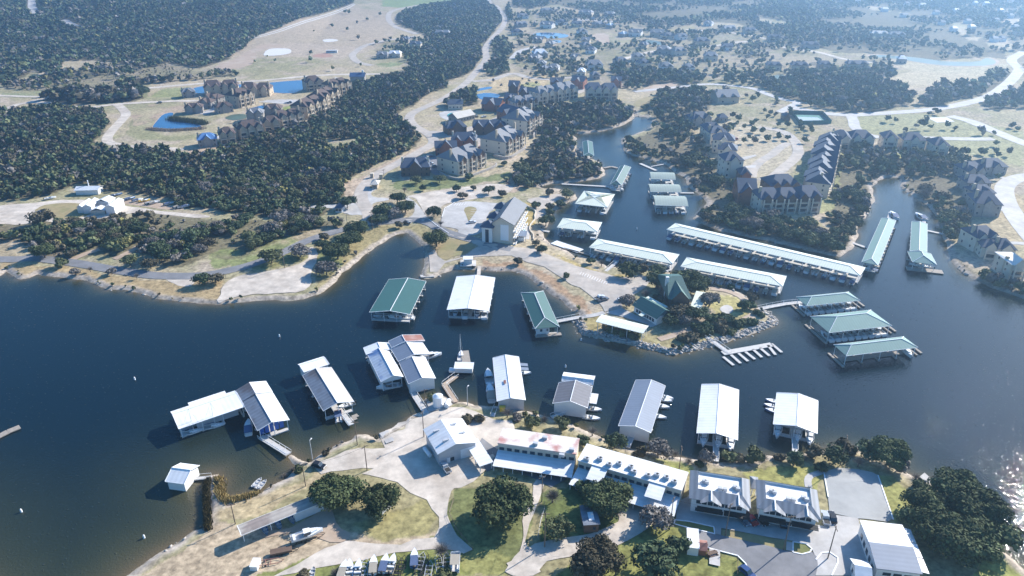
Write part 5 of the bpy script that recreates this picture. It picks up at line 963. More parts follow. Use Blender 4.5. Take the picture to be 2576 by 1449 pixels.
pier('dock extension at the far end of the slim green dock', G(3, 1, (1235, 685), (1215, 750)), 2, rail=False, name='pier', cat='pier'); pier('dock extension at the far end of the right bay dock', G(3, 1, (1570, 715), (1570, 800)), 2, rail=False, name='pier', cat='pier')
# channel buoys
for i, (p, lb) in enumerate(((g(0, 2, 1357, 922), 'white buoy alone in the wide dark water left'), (g(1, 2, 236, 490), 'white buoy left of the dark green shed'), (g(2, 2, 695, 527), 'white buoy by the island rocks'), (g(2, 2, 538, 797), 'white buoy above the grey pitched shed'), (g(0, 3, 217, 805), 'white buoy near the left edge'), (g(0, 3, 1452, 1066), 'white square buoy off the beach'), (g(2, 1, 1255, 858), 'white buoy in the marina channel'), (g(1, 1, 2130, 0), ''))):
    if not lb: continue
    c = Dz(*p, 0); o = empty('buoy', (c.x, c.y, 0), 0, lb, 'buoy', None); MB().tube((0, 0, -.1), (0, 0, .9), .35, .3, 8).tube((0, 0, .9), (0, 0, 1.3), .3, .08, 8).build('float', M['hull'], o)
# ---------------------------------------------------------------- houses
WIN = {}
def win_mesh(w_=1.0, h_=1.4, m='glass'):
    k = (w_, h_, m)
    if k not in WIN:
        WIN[k] = MB().box(-w_ / 2, -.05, 0, w_ / 2, .04, h_).mesh('window', M[m])
    return WIN[k]
def add_win(t, p, rz, w_=1.0, h_=1.4, name='window', m='glass'):
    o = link_mesh(name, win_mesh(w_, h_, m), t, p, rz); KIDS.setdefault(t.name, []).append(o); return o
def foot(t_loc, rz, W, Dp, mg=1.2):
    c, s = math.cos(rz), math.sin(rz); P = [(-mg, -mg), (W + mg, -mg), (W + mg, Dp + mg), (-mg, Dp + mg)]
    EXC.append(np.array([(t_loc[0] + a * c - b * s, t_loc[1] + a * s + b * c) for a, b in P]))
def roof_mb(mb, x0, y0, x1, y1, ze, rise, hipx=1.0, ov=.5, th=.2):
    """hipped or gabled roof, ridge along x; hipx = share of a full hip at each end"""
    x0 -= ov; x1 += ov; y0 -= ov; y1 += ov; ym = (y0 + y1) / 2; hx = min((y1 - y0) / 2 * hipx, (x1 - x0) / 2 - .3); zr = ze + rise
    a, b, c, d = (x0, y0, ze), (x1, y0, ze), (x1, y1, ze), (x0, y1, ze); e, f = (x0 + hx, ym, zr), (x1 - hx, ym, zr)
    mb.slab([a, b, f, e], th); mb.slab([c, d, e, f], th)
    if hipx > .05: mb.slab([b, c, f], th); mb.slab([d, a, e], th)
def house(label, A, B, dep, h, floors=2, roof='rbrown', wall='cream', hip=.7, gables=2, chim=1, balc=0, name='house', cat='house', group=None, rise=None, gw=5.5, gwall=None, wincols=None, base=1.5, sidewin=True, garage=0, small=False, ov=.6, dz=0.0, cm=None):
    a = at(*A); b = at(*B); d = b - a; d.z = 0; W = d.length; rz = math.atan2(d.y, d.x); z0 = H1(*((a + b) / 2)[:2]) + dz
    t = empty(name, (a.x, a.y, z0), rz, label, cat, group); foot(a, rz, W, dep, 4.5 if small else 1.2)
    rise = rise or dep * (.27 if small else .31); zr = h + rise
    nsg = max(1, round(W / 13)) if (not small and hip > .05 and floors > 1) else 1; SG = [(W * i / nsg, W * (i + 1) / nsg, (0, 1.3)[i % 2] if nsg > 1 else 0, (0, -.9, .5)[i % 3] if nsg > 1 else 0) for i in range(nsg)]
    mb = MB()
    for a0, a1, oy, oh in SG: mb.box(a0, oy, -base, a1, dep + oy * 1.5, h + oh)
    if hip < .05:
        for xx in (0.0, W): mb.slab([(xx, 0, h), (xx, dep, h), (xx, dep / 2, zr - .25)], .01)
        mb.quad((0, 0, h), (0, dep / 2, zr - .25), (0, dep, h)); mb.quad((W, dep, h), (W, dep / 2, zr - .25), (W, 0, h))
    mb.build('wall', M[wall], t)
    rb = MB()
    for i, (a0, a1, oy, oh) in enumerate(SG): roof_mb(rb, a0 + (.1 if i else 0), oy, a1, dep + oy * 1.5, h + oh + .02 * i, rise, hip * (.55 if nsg > 1 else 1), ov)
    ro = rb.build('roof', M[roof], t)
    gx = [(i + .5) * W / gables for i in range(gables)] if gables else []
    gw = min(gw, W / max(1, gables) * .8)
    for i, x_ in enumerate(gx):
        gr = gw * (.42 if small else .58); y0 = -1.0; yb = min(dep / 2, (gr / rise) * dep / 2 + .3) if rise > gr else dep / 2
        mg = MB(); mg.slab([(x_ - gw / 2 - .4, y0 - .4, h - .15), (x_, y0 - .4, h + gr), (x_, yb, h + gr), (x_ - gw / 2 - .4, .0, h - .15)], .18); mg.slab([(x_, y0 - .4, h + gr), (x_ + gw / 2 + .4, y0 - .4, h - .15), (x_ + gw / 2 + .4, .0, h - .15), (x_, yb, h + gr)], .18)
        go = mg.build('gable_roof', M[roof], ro if small else t)
        if not small:
            mw = MB(); mw.box(x_ - gw / 2 + .2, y0 + .1, h - 3.0 if balc else -base, x_ + gw / 2 - .2, 1.6, h - .2)
            mw.quad((x_ - gw / 2, y0, h - .2), (x_ + gw / 2, y0, h - .2), (x_, y0, h + gr - .25)); mw.build('gable_wall', M[gwall or wall], t)
    fh = h / floors
    if not small:
        nc = wincols or max(2, int(W / 3.2))
        for f_ in range(floors):
            for c_ in range(nc):
                x_ = (c_ + .5) * W / nc
                if balc and any(abs(x_ - g_) < gw * .45 for g_ in gx): continue
                add_win(t, (x_, -.04, f_ * fh + fh * .3), 0, 1.1, 1.4)
            if sidewin:
                for c_ in range(2): add_win(t, (-.04, (c_ + .5) * dep / 2, f_ * fh + fh * .3), -math.pi / 2, 1.0, 1.3); add_win(t, (W + .04, (c_ + .5) * dep / 2, f_ * fh + fh * .3), math.pi / 2, 1.0, 1.3)
        if balc:
            for x_ in gx:
                for f_ in range(floors):
                    z_ = f_ * fh; bb = MB(); bb.box(x_ - gw / 2 + .1, -2.0, z_ + .02, x_ + gw / 2 - .1, -.06, z_ + .25)
                    bb.box(x_ - gw / 2 + .1, -2.0, z_ + .95, x_ + gw / 2 - .1, -1.92, z_ + 1.1); bb.box(x_ - gw / 2 + .1, -2.0, z_ + .25, x_ + gw / 2 - .1, -1.94, z_ + .6)
                    bo = bb.build('balcony', M['pcream' if gwall is None else wall], t)
                    MB().box(x_ - gw / 2 + .5, -.09, z_ + .3, x_ + gw / 2 - .5, -.02, z_ + fh - .35).build('glass_door', M['glass'], bo)
                for s in (-1, 1): MB().box(x_ + s * (gw / 2 - .3) - .3, -2.3, -base, x_ + s * (gw / 2 - .3) + .3, -1.7, h).build('column', M[cm or wall], t)
    elif small != 2:
        for c_ in range(2): add_win(t, ((c_ + .5) * W / 2, -.04, .9), 0, 1.6, 1.5)
    for i in range(chim):
        cx_ = (W * .02 + .5, W * .98 - .5, W * .5)[i % 3]; MB().box(cx_ - .7, dep * .35, -base if i < 2 and not small else h, cx_ + .7, dep * .35 + 1.3, zr + 1.0).build('chimney', M[cm or ('stone' if small else 'cream')], ro if small else t)
    return t, rz, W
Q = lambda k, *v: (q(k, v[0], v[1]), q(k, v[2], v[3]))
BR = dict(roof='rbrown', wall='cream', name='condominium', cat='condominium')
house('widest brown-roofed condominium by the long blue pond, with chimneys at both ends', *Q('b', 475, 290, 940, 262), 17, 8, 2, gables=4, chim=2, **BR)
house('brown-roofed condominium right of the widest one beside the blue pond', *Q('b', 975, 310, 1365, 305), 16, 8, 2, gables=3, chim=2, **BR)
house('small grey house with a garage left of the long blue pond', *Q('b', 170, 325, 350, 308), 10, 5.5, 2, roof='rgrey', wall='stone', gables=1)
house('small grey stone house above the middle of the pond-side cluster', *Q('b', 470, 385, 660, 405), 10, 5.5, 2, roof='rbrown', wall='stone', gables=2)
house('small grey stone house with a pale gable, second from the reedy pond', *Q('b', 390, 468, 565, 472), 10, 6, 2, roof='rbrown', wall='stone', gables=1)
house('small grey stone house closest to the reedy pond', *Q('b', 205, 545, 450, 530), 10, 5.5, 2, roof='rbrown', wall='stone', gables=2)
house('small brown house between the reedy pond and the green basin', *Q('b', 650, 545, 870, 515), 10, 6, 2, roof='rbrown', wall='stone', gables=1)
house('tall brown condominium with sunlit balconies beside the green basin', *Q('b', 950, 462, 1160, 405), 17, 10.5, 3, gables=3, chim=1, balc=1, **BR)
house('grey stone house right beside the green basin', *Q('b', 1060, 650, 1285, 640), 11, 7, 2, roof='rgrey', wall='stone', gables=2)
house('grey house in front of the small blue pond, beside the lawn', *Q('b', 1290, 578, 1530, 570), 11, 6.5, 2, roof='rbrown', wall='stone', gables=2)
FE = 'by the wood'
house('unfinished house with blue sheeted roof at the left end of the row by the wood', *Q('b', 390, 1010, 650, 985), 12, 6, 2, roof='blueroof', wall='stone', gables=1, name='condominium', cat='condominium')
for i, v in enumerate(((690, 968, 915, 945, 2, 13, 8), (960, 912, 1300, 862, 3, 15, 9), (1290, 800, 1530, 775, 2, 13, 8), (1520, 748, 1850, 680, 3, 15, 9), (1900, 620, 2170, 510, 3, 17, 11), (2130, 480, 2345, 375, 3, 17, 11), (2250, 305, 2500, 245, 3, 16, 10.5))):
    house(f'brown-roofed condominium, {ORD[i]} to the right of the blue-roofed house {FE}', *Q('b', *v[:4]), v[5], v[6], 3 if v[6] > 8.5 else 2, gables=v[4], chim=2 if i % 2 else 1, balc=1, group='brown-roofed condominiums along the wood', **BR)
house('brown-roofed condominium at the right end of the long blue pond', *Q('b', 1880, 235, 2120, 210), 16, 9, 3, gables=2, chim=1, balc=1, **BR)
MB().box(0, 0, 0, 1, 1, 1)
GR = dict(roof='rgrey', wall='pcream', name='lodge_condominium', cat='condominium')
house('long grey-roofed condominium with white balcony bands above the garden slope', *Q('a', 1190, 412, 1715, 325), 17, 10, 3, gables=5, chim=1, balc=1, **GR)
house('long dark-roofed condominium farthest right above the inlet wood', *Q('a', 1832, 352, 2265, 350), 17, 10, 3, gables=4, chim=0, balc=1, roof='rblue', wall='pcream', name='lodge_condominium', cat='condominium')
house('grey-roofed condominium with bright roof behind the tallest one', *Q('a', 860, 530, 1165, 490), 15, 9, 3, gables=4, chim=2, balc=1, gwall='brownw', **GR)
house('tallest four-storey condominium with timber gables above the curved stone wall', *Q('a', 1010, 842, 1205, 750), 23, 12, 4, gables=3, chim=2, balc=1, gwall='brownw', **GR)
house('grey-roofed condominium with timber gables, middle one above the stone terraces', *Q('a', 718, 1112, 985, 985), 22, 9.8, 3, gables=3, chim=2, balc=1, gwall='brownw', **GR)
house('grey-roofed condominium with timber gables nearest the hotel', *Q('c', 1125, 1285, 1540, 1135), 20, 9.8, 3, gables=3, chim=2, balc=1, gwall='brownw', **GR)
LG = dict(roof='rblue', name='timber_lodge', cat='lodge')
house('timber lodge with a stone chimney and columned round porch by the gate', *Q('c', 265, 1300, 690, 1290), 15, 6.5, 2, wall='brownw', hip=.4, gables=1, chim=2, gw=8, cm='pcream', **LG)
house('slate-roofed lodge with a bright red timber end gable', *Q('c', 780, 985, 1100, 975), 12, 6, 2, wall='redw', hip=0, gables=1, chim=0, gw=9, **LG)
house('red-brown lodge with a tall pale chimney behind the red-gabled one', *Q('c', 1020, 890, 1390, 890), 15, 7, 2, wall='redw', hip=.5, gables=2, chim=2, cm='pcream', **LG)
house('dark lodge with a pale lean-to roof beside the main road bend', *Q('c', 965, 680, 1250, 650), 13, 6, 2, wall='brownw', hip=.5, gables=1, chim=1, gw=9, **LG)
house('dark timber lodge with one steep white-lit gable', *Q('c', 1345, 670, 1840, 665), 14, 6.5, 2, wall='brownw', hip=.3, gables=3, chim=0, gw=8, **LG)
house('long dark gabled lodge beneath the bright-roofed condominium', *Q('a', 600, 610, 830, 680), 17, 7, 2, wall='redw', hip=0, gables=1, chim=0, gw=6, **LG)
house('red barn-like house with a white-lit roof by the garden pond', *Q('a', 390, 500, 640, 520), 15, 6.5, 2, wall='redw', hip=0, gables=1, chim=0, gw=8, **LG)
house('dark house with a steep roof behind the garden pond cluster', *Q('a', 760, 270, 890, 275), 14, 8, 2, wall='brownw', hip=0, gables=1, chim=0, **LG)
house('dark gabled house left of the long white-banded condominium', *Q('a', 900, 330, 1180, 360), 13, 6.5, 2, wall='brownw', hip=0, gables=2, chim=0, gw=7, **LG)
house('dark house with a pale gable above the bright-roofed condominium', *Q('a', 700, 430, 850, 440), 13, 6.5, 2, wall='brownw', hip=0, gables=1, chim=0, gw=6, **LG)
house('dark house behind the long white-banded condominium', *Q('a', 1340, 200, 1500, 200), 12, 7, 2, wall='brownw', hip=0, gables=1, chim=0, **LG)
house('red-brown house between the two long condominiums', *Q('a', 1620, 190, 1790, 205), 13, 8, 2, wall='redw', hip=0, gables=1, chim=0, **LG)
house('red-walled house behind the farthest long condominium', *Q('a', 2170, 180, 2310, 185), 12, 7, 2, wall='redw', hip=0, gables=1, chim=0, **LG)
house('low pavilion with a pale metal roof beside the swimming pool', *Q('c', 1110, 490, 1370, 430), 12, 4, 1, roof='beige', wall='stone', hip=0, gables=0, chim=0, name='pool_pavilion', cat='pavilion')
house('pool house with a dark roof and a stone chimney', *Q('c', 970, 290, 1190, 285), 11, 5, 1, roof='rblue', wall='pcream', hip=0, gables=0, chim=2, name='pool_house', cat='pool house')
# right-hand village
SL = dict(roof='rblue', wall='pcream', name='townhouse', cat='townhouse')
house('longest slate-roofed condominium with timber gables facing the lawn of the point', *Q('e', 1050, 1400, 1880, 1385), 15, 9, 3, gables=5, chim=1, balc=1, gwall='brownw', roof='rblue', wall='pcream', name='lodge_condominium', cat='condominium')
house('long stepped terrace of slate-roofed townhouses with white sunlit gables', *Q('e', 1990, 1190, 2130, 530), 14, 9, 3, gables=8, gw=7, rise=5, chim=2, balc=1, roof='rblue', wall='pcream', name='townhouse_terrace', cat='terrace')
house('slate-roofed condominium at the far corner of the stepped terrace', *Q('e', 2030, 500, 2290, 520), 16, 8, 2, gables=2, chim=1, balc=1, **SL)
house('slate-roofed condominium with pale walls right of the terrace corner', *Q('e', 2300, 500, 2620, 505), 15, 8, 2, gables=2, chim=0, balc=1, **SL)
house('tall narrow slate-roofed townhouse, left of the three detached ones', *Q((3, 1), 1145, 55, 1285, 62), 14, 9, 3, gables=1, chim=0, balc=1, **SL)
house('wide slate-roofed townhouse, middle of the three detached ones', *Q((3, 1), 1345, 62, 1570, 70), 14, 8, 2, gables=1, chim=1, balc=1, **SL)
house('slate-roofed townhouse with white porch, right of the three detached ones', *Q((3, 1), 1650, 125, 1800, 130), 15, 8.5, 2, gables=1, chim=0, balc=1, **SL)
for i, v in enumerate(((290, 345, 520, 340, 11, 7), (370, 450, 600, 440, 13, 9), (400, 560, 690, 580, 13, 10), (470, 700, 720, 720, 12, 10), (560, 915, 810, 900, 14, 12))):
    house(f'slate-roofed townhouse, {ORD[i]} from the far end of the left column', *Q('e', *v[:4]), v[4], v[5], 2 if v[5] < 10 else 3, gables=1 if i else 2, chim=i % 2, balc=0, group='townhouses in the left column of the right-hand village', **SL)
house('slate-roofed house with a pale porch roof beyond the left column of townhouses', *Q('e', 140, 195, 390, 175), 14, 6, 2, gables=2, chim=1, roof='rblue', wall='stone', name='house', cat='house')
house('small detached garage by the house beyond the left column', *Q('e', 500, 140, 615, 140), 9, 4, 1, gables=0, chim=0, roof='rblue', wall='stone', name='garage', cat='garage')
house('brown timber lodge beside the longest condominium', *Q('e', 750, 1285, 1000, 1285), 20, 8, 2, gables=1, chim=0, gw=8, roof='rblue', wall='redw', hip=0, name='timber_lodge', cat='lodge')
house('slate-roofed lodge with one white-lit roof behind the longest condominium', *Q('e', 1200, 1165, 1600, 1150), 16, 7, 2, gables=3, chim=0, roof='rblue', wall='brownw', name='timber_lodge', cat='lodge')
house('small shaded lodge by the sunlit driveway of the right-hand village', *Q('e', 790, 985, 930, 985), 12, 6, 2, gables=1, chim=0, roof='rblue', wall='redw', name='house', cat='house')
house('small hut beside the tennis court', *Q('e', 1390, 120, 1480, 120), 8, 4, 1, gables=1, chim=0, roof='rblue', wall='brownw', name='hut', cat='hut')
for i, (v, lb) in enumerate((((610, 205, 800, 200, 14, 6), 'steep-roofed house with bright gable edges above the right bay'), ((800, 165, 1030, 160, 14, 6), 'shaded slate house behind the arc road verge'), ((610, 330, 860, 335, 12, 6), 'slate house facing the arc road, upper of its row'), ((700, 450, 900, 440, 12, 6), 'slate house facing the arc road, middle of its row'), ((690, 590, 960, 600, 17, 8), 'largest slate house facing the arc road, with a long sloping roof'),
    ((690, 960, 920, 940, 13, 8), 'blue-roofed house with white trim on the right shore'), ((760, 1020, 940, 1030, 9, 6), 'white-gabled wing in front of the blue-roofed shore house'), ((920, 1040, 1110, 1045, 12, 6), 'white-walled house with a plain blue roof on the right shore'), ((1040, 1265, 1200, 1262, 14, 9), 'white three-level house with roof terrace nearest the right shore'))):
    house(lb, *Q('f', *v[:4]), v[4], v[5], 2 if v[5] < 9 else 3, gables=2 if i in (0, 5) else 1, chim=1 if i != 6 else 0, roof='rblue' if i != 8 else 'membrane', wall='pcream' if i > 4 else 'stone', balc=1 if i in (6, 8) else 0, hip=.6 if i != 8 else .2, rise=None if i != 8 else .6)
# far village houses: one thing each
VH = [(120, 190, 110, 'flat-fronted, first on the far left above the pale pond'), (360, 140, 130, 'low, half hidden below the ridge wood'), (730, 160, 140, 'with white gable ends below the ridge wood'), (970, 168, 110, 'with a lone bright dormer below the ridge wood'),
 (105, 275, 110, 'dark, behind the left end of the pale pond'), (340, 285, 130, 'with a white-lit roof edge behind the pale pond'), (515, 250, 100, 'compact, behind the right end of the pale pond'), (660, 272, 100, 'with a white gable between pond and driveway'), (885, 275, 120, 'broad, at the end of the straight driveway'), (1015, 285, 50, 'tiny outbuilding with white roof near the driveway'),
 (60, 355, 120, 'at the left edge beside the pale pond'), (720, 345, 90, 'white-sided, above the dense grove'), (262, 430, 100, 'steep-roofed, below the pale pond'), (370, 475, 90, 'small, under the pond dam'), (735, 440, 90, 'upper of three in the dense grove'), (760, 490, 90, 'middle of three in the dense grove'), (785, 540, 100, 'lowest of three in the dense grove'),
 (290, 585, 150, 'with two bright white roof faces beside the road bend'), (210, 622, 110, 'stepped, just below the bright-roofed one'), (300, 680, 90, 'dark-roofed, below the stepped one'), (612, 612, 70, 'small, alone in the central grove'), (835, 705, 180, 'large many-gabled cream, at the grove edge'), (300, 730, 70, 'small, pale roof beside the driveway loop'), (695, 765, 90, 'flat pale roof among the grove'), (410, 725, 110, 'low, with red shrubs in front'), (845, 800, 80, 'small, dark, right of the pale-roofed one'),
 (1230, 368, 140, 'square dark, on the sunny clearing'), (1145, 372, 50, 'tiny white-roofed shed on the clearing'), (1455, 372, 150, 'twin-roofed, behind the court pond'), (1590, 392, 120, 'with a white wing behind the court pond'), (1720, 402, 90, 'blue-fronted, right of the court pond'), (1925, 458, 150, 'broad hip-roofed, on the green verge'), (1310, 485, 90, 'small dark, below the court pond'), (1520, 545, 150, 'tall-chimneyed, among the middle trees'), (1700, 560, 130, 'low, right of the tall-chimneyed one'),
 (2165, 510, 110, 'hip-roofed, standing at the middle right lane'), (2000, 615, 150, 'long, dark, below the broad hip-roofed one'), (1270, 620, 130, 'with pale gable, on the slope of the sandy lane'), (1345, 685, 130, 'with porch and stone chimney below the sandy lane'), (1115, 650, 100, 'low, left of the pale-gabled one'), (1555, 720, 140, 'with white porch roof, above the creek wood'), (1785, 720, 120, 'with white gable edge, above the creek wood'),
 (1965, 262, 90, 'lone, at the foot of the ridge'), (2200, 318, 120, 'pale-roofed, at the far end of the lane'), (2395, 340, 110, 'with white dormers, at the ridge foot'), (2170, 1040, 240, 'big L-shaped slate, alone on the rise above the point')]
for x_, y_, w_, lb in VH:
    x_ += random.uniform(-3, 3); sk = random.uniform(-8, 8)
    dw = w_ * .9; dp = 9 + w_ / 22
    big = w_ > 200
    house(f'slate-roofed house, {lb}', g(2, 0, x_ - dw / 2, y_ - sk * .5), g(2, 0, x_ + dw / 2, y_ + sk * .5), dp, 4.6 + (w_ > 125) * 1.2, 1, roof='white' if ('white roof' in lb or 'white-roofed' in lb or 'flat pale' in lb) else random.choice(['rblue', 'rgrey', 'rgrey']), wall=random.choice(['pcream', 'wall', 'cream', 'stone']), gables=1 if w_ < 100 else 2, chim=1 if w_ > 85 else 0, small=1, hip=random.choice([0, .5, .8]), gw=6, group=None)
for (x_, y_, w_, lb, wl, rf) in ((60, 415, 130, 'house with a smoking chimney at the ridge foot', 'stone', 'rblue'), (430, 490, 170, 'symmetrical stone house with a central chimney under the ridge', 'stone', 'rblue'), (60, 705, 150, 'slate house, left of the four along the far lane', 'cream', 'rblue'), (320, 705, 170, 'slate house, second of the four along the far lane', 'cream', 'rblue'), (570, 695, 125, 'dark hip-roofed house, third of the four along the far lane', 'stone', 'rblue'), (900, 692, 210, 'wide slate house with a white chimney, last of the four along the far lane', 'cream', 'rblue'), (1120, 375, 170, 'long pale mansion wing on the far ridge', 'cream', 'beige'), (1300, 385, 160, 'white-chimneyed mansion on the far ridge', 'cream', 'rgrey'), (1350, 640, 80, 'white-roofed hut by the far green pond', 'stone', 'white')):
    house(lb, g(3, 0, x_ - w_ / 2, y_), g(3, 0, x_ + w_ / 2, y_ + 3), 12, 5.5, 1, roof=rf, wall=wl, gables=2 if w_ > 100 else 0, chim=1, small=1, hip=.5, gw=7)
for (x_, y_, w_, lb, wl, rf) in ((1870, 360, 140, 'pale-roofed house hidden in the wood west of the main road', 'stone', 'rgrey'), (1500, 432, 60, 'small dark blue barn at the farm gardens', 'stone', 'rblue'), (1600, 480, 110, 'dark house with white gable ends at the farm gardens', 'pcream', 'rblue'), (1268, 590, 110, 'long low blue-grey farm shed', 'stone', 'rgrey'), (1390, 580, 120, 'white-roofed farmhouse beside the low shed', 'pcream', 'white')):
    house(lb, g(1, 0, x_ - w_ / 2, y_), g(1, 0, x_ + w_ / 2, y_ + 2), 11, 5, 1, roof=rf, wall=wl, gables=1, chim=1, small=1, hip=.4, gw=6)
RH = [(1560, 75, 60), (1400, 60, 40), (1180, 120, 60), (1380, 180, 60), (1760, 255, 50), (2020, 240, 50), (2060, 300, 50), (1880, 320, 50), (2290, 425, 60), (2370, 420, 50), (2450, 185, 40), (2500, 300, 50), (2300, 230, 50), (2200, 60, 50), (2450, 35, 40), (2090, 55, 40), (1640, 30, 40), (900, 30, 60), (650, 20, 50), (1900, 130, 50), (2350, 130, 40), (1700, 150, 50)]
for x_, y_, w_ in RH: house('tiny pale house among the trees of the far right ridge', g(3, 0, x_ - w_ / 2, y_), g(3, 0, x_ + w_ / 2, y_), 10, 5, 1, roof=random.choice(['rgrey', 'beige', 'rblue']), wall='wall', gables=0, chim=0, small=2, hip=.3, group='tiny houses on the far right ridge')
ch = house('dark blue-roofed chapel with a small white steeple at the wood edge', g(1, 0, 950, 830), g(1, 0, 1095, 828), 12, 6, 1, roof='chapelroof', wall='stone', gables=0, chim=0, small=2, hip=0, name='chapel', cat='chapel')
m_ = MB(); m_.box(ch[2] - 3, 5, 6, ch[2] - 1, 7, 11.5); m_.build('steeple', M['wall'], ch[0])
o = empty('camper_van', at(*g(1, 0, 765, 530)), R(5), 'white camper parked in the upper meadow', 'camper'); MB().box(-7, -2, 0, 7, 2, 3.2).build('body', M['wall'], o); MB().box(-6.8, -2.06, 1.3, 5, 2.06, 2.1).build('window', M['glass'], o); EXC.append(np.array([(o.location.x + a, o.location.y + b) for a, b in ((-8, -3), (8, -3), (8, 3), (-8, 3))]))
# ---------------------------------------------------------------- the hotel
def local(name, label, cat, A, B, dz=0.0):
    a = at(*A); b = at(*B); d = b - a; rz = math.atan2(d.y, d.x); W = Vector((d.x, d.y)).length
    return empty(name, (a.x, a.y, H1(a.x, a.y) + dz), rz, label, cat), W, rz, a
t, W, rz, a = local('hotel', 'white hotel with a long grey gabled roof, stair towers and a pool terrace', 'hotel', q('h', 440, 1262), q('h', 1035, 1270))
hh = 11.5; c, ax, rt, Dp, W1 = fit([q('h', *p) for p in ((880, 400), (1400, 425), (1050, 975), (560, 850))], hh + 2.3); p0 = c - rt * (W1 / 2 + 5) - ax * Dp / 2; W1 += 5; rz = math.atan2(ax.y, ax.x) - math.pi / 2; t.location = (p0.x, p0.y, H1(c.x, c.y)); t.rotation_euler[2] = rz; foot(p0, rz, W1, Dp, 2); print('hotel', W1, Dp)
mb = MB(); mb.box(5.5, 1, -1.5, W1, Dp, hh); mb.quad((5.5, 1, hh), (W1, 1, hh), (W1 * .5 + 1.5, 1, hh + 3.6)); mb.quad((W1, Dp, hh), (5.5, Dp, hh), (W1 * .5 + 1.5, Dp, hh + 3.6)); mb.build('wall', M['pcream'], t)
xr = W1 * .5 + 1.5
MB().slab([(5.0, .2, hh), (xr, .2, hh + 4), (xr, Dp + 1, hh + 4), (5.0, Dp + 1, hh)], .3).build('roof', mat('solar_blue_roof', (.10, .12, .16), .45, .2, .25, stripe=.15, stripe_axis='Y'), t)
MB().slab([(xr, .2, hh + 4), (W1 + .8, .2, hh), (W1 + .8, Dp + 1, hh), (xr, Dp + 1, hh + 4)], .3).build('roof', M['rgrey'], t)
m_ = MB(); m_.box(10, .8, 2, 14.5, .95, hh - .5); m_.build('wall_panel', M['trim'], t)
for k, (y0, nm) in enumerate(((-.5, 0), (Dp * .42, 0), (Dp * .9, 0))):
    m_ = MB(); m_.box(0, y0, -1.5, 5.6, y0 + 6, hh - 2); tw = m_.build('stair_tower', M['wall'], t)
    r_ = MB(); e = hh - 2; x0, x1, y1, y2 = -1, 6.8, y0 - 1, y0 + 7; c_ = (2.9, y0 + 3, e + 3)
    for p, s_ in (((x0, y1), (x1, y1)), ((x1, y1), (x1, y2)), ((x1, y2), (x0, y2)), ((x0, y2), (x0, y1))): r_.slab([(p[0], p[1], e), (s_[0], s_[1], e), c_], .2)
    r_.build('tower_roof', M['rblue'], tw); MB().box(1.9, y0 - .1, -.5, 3.8, y0 - .02, e - 1.5).build('window', M['glass'], tw)
for f_ in range(3):
    for i in range(9): add_win(t, (W1 + .06, Dp * (i + .5) / 9, 1 + f_ * 3.6), math.pi / 2, 2.4, 2.2)
    bb = MB(); 
    for i in range(9): bb.box(W1 + .1, Dp * (i + .15) / 9, f_ * 3.6 + .2, W1 + 1.5, Dp * (i + .85) / 9, f_ * 3.6 + .45); bb.box(W1 + 1.4, Dp * (i + .15) / 9, f_ * 3.6 + .45, W1 + 1.5, Dp * (i + .85) / 9, f_ * 3.6 + 1.3)
    bb.build('balcony_row', M['trim'], t)
t, W, rz, a = local('pergola', 'square grey pergola at the near end of the hotel pool', 'pergola', q('h', 1160, 1350), q('h', 1395, 1370))
m_ = MB(); m_.slab([(0, 0, 3.2), (W, 0, 3.2), (W, 8, 3.2), (0, 8, 3.2)], .15); m_.build('roof', M['greym'], t)
for xx in (.2, W - .2):
    for yy in (.2, 7.8): MB().box(xx - .15, yy - .15, 0, xx + .15, yy + .15, 3.04).build('post', M['trim'], t)
MB().box(1, .3, 0, W - 1, 1.8, 2.2).build('bar_counter', M['wall'], t)
def wallthing(name, label, pts, h=1.2, th=.5, m='stone', cat='wall', cell=None):
    P = [Vector((p[0], p[1])) for p in atp(pts)]; P = catmull(P, 3) if len(P) > 2 else P; o = empty(name, (P[0].x, P[0].y, H1(P[0].x, P[0].y)), 0, label, cat); org = o.location.copy(); mb = MB()
    zz = H(np.array([p.x for p in P]), np.array([p.y for p in P])); V = []
    for i, p in enumerate(P):
        tt = (P[min(i + 1, len(P) - 1)] - P[max(0, i - 1)]).normalized(); n = Vector((-tt.y, tt.x)) * th / 2
        for s, z_ in ((-1, -.5), (-1, h), (1, h), (1, -.5)): mb.v.append((p.x + n.x * s - org.x, p.y + n.y * s - org.y, float(zz[i]) + z_ - org.z))
    for i in range(len(P) - 1):
        for k in range(4): a_ = 4 * i + k; b_ = 4 * i + (k + 1) % 4; mb.f.append((a_, b_, b_ + 4, a_ + 4)); mb.m.append(0)
    mb.f.append((0, 3, 2, 1)); mb.m.append(0); e_ = 4 * len(P) - 4; mb.f.append((e_, e_ + 1, e_ + 2, e_ + 3)); mb.m.append(0)
    return mb.build(name + '_body' if 0 else 'masonry', M[m], o)
wallthing('garden_wall', 'curving pale wall round the hotel lawn and pool', [q('h', *p) for p in ((1400, 480), (1560, 555), (1640, 640), (1610, 740), (1625, 820), (1520, 940), (1490, 1080), (1580, 1200), (1580, 1320))], .9, .6, 'pcream')
wallthing('retaining_wall', 'long pale stone retaining wall below the condominium nearest the hotel', [q('c', *p) for p in ((840, 1250), (950, 1310), (1120, 1350), (1250, 1330), (1400, 1270), (1560, 1210), (1690, 1150), (1690, 1120))], 1.6, .8, 'rock')
wallthing('retaining_wall', 'pale stone retaining wall below the middle grey condominium', [q('a', *p) for p in ((560, 1130), (700, 1165), (800, 1150), (900, 1090), (990, 1030), (990, 1010))], 2, .9, 'rock')
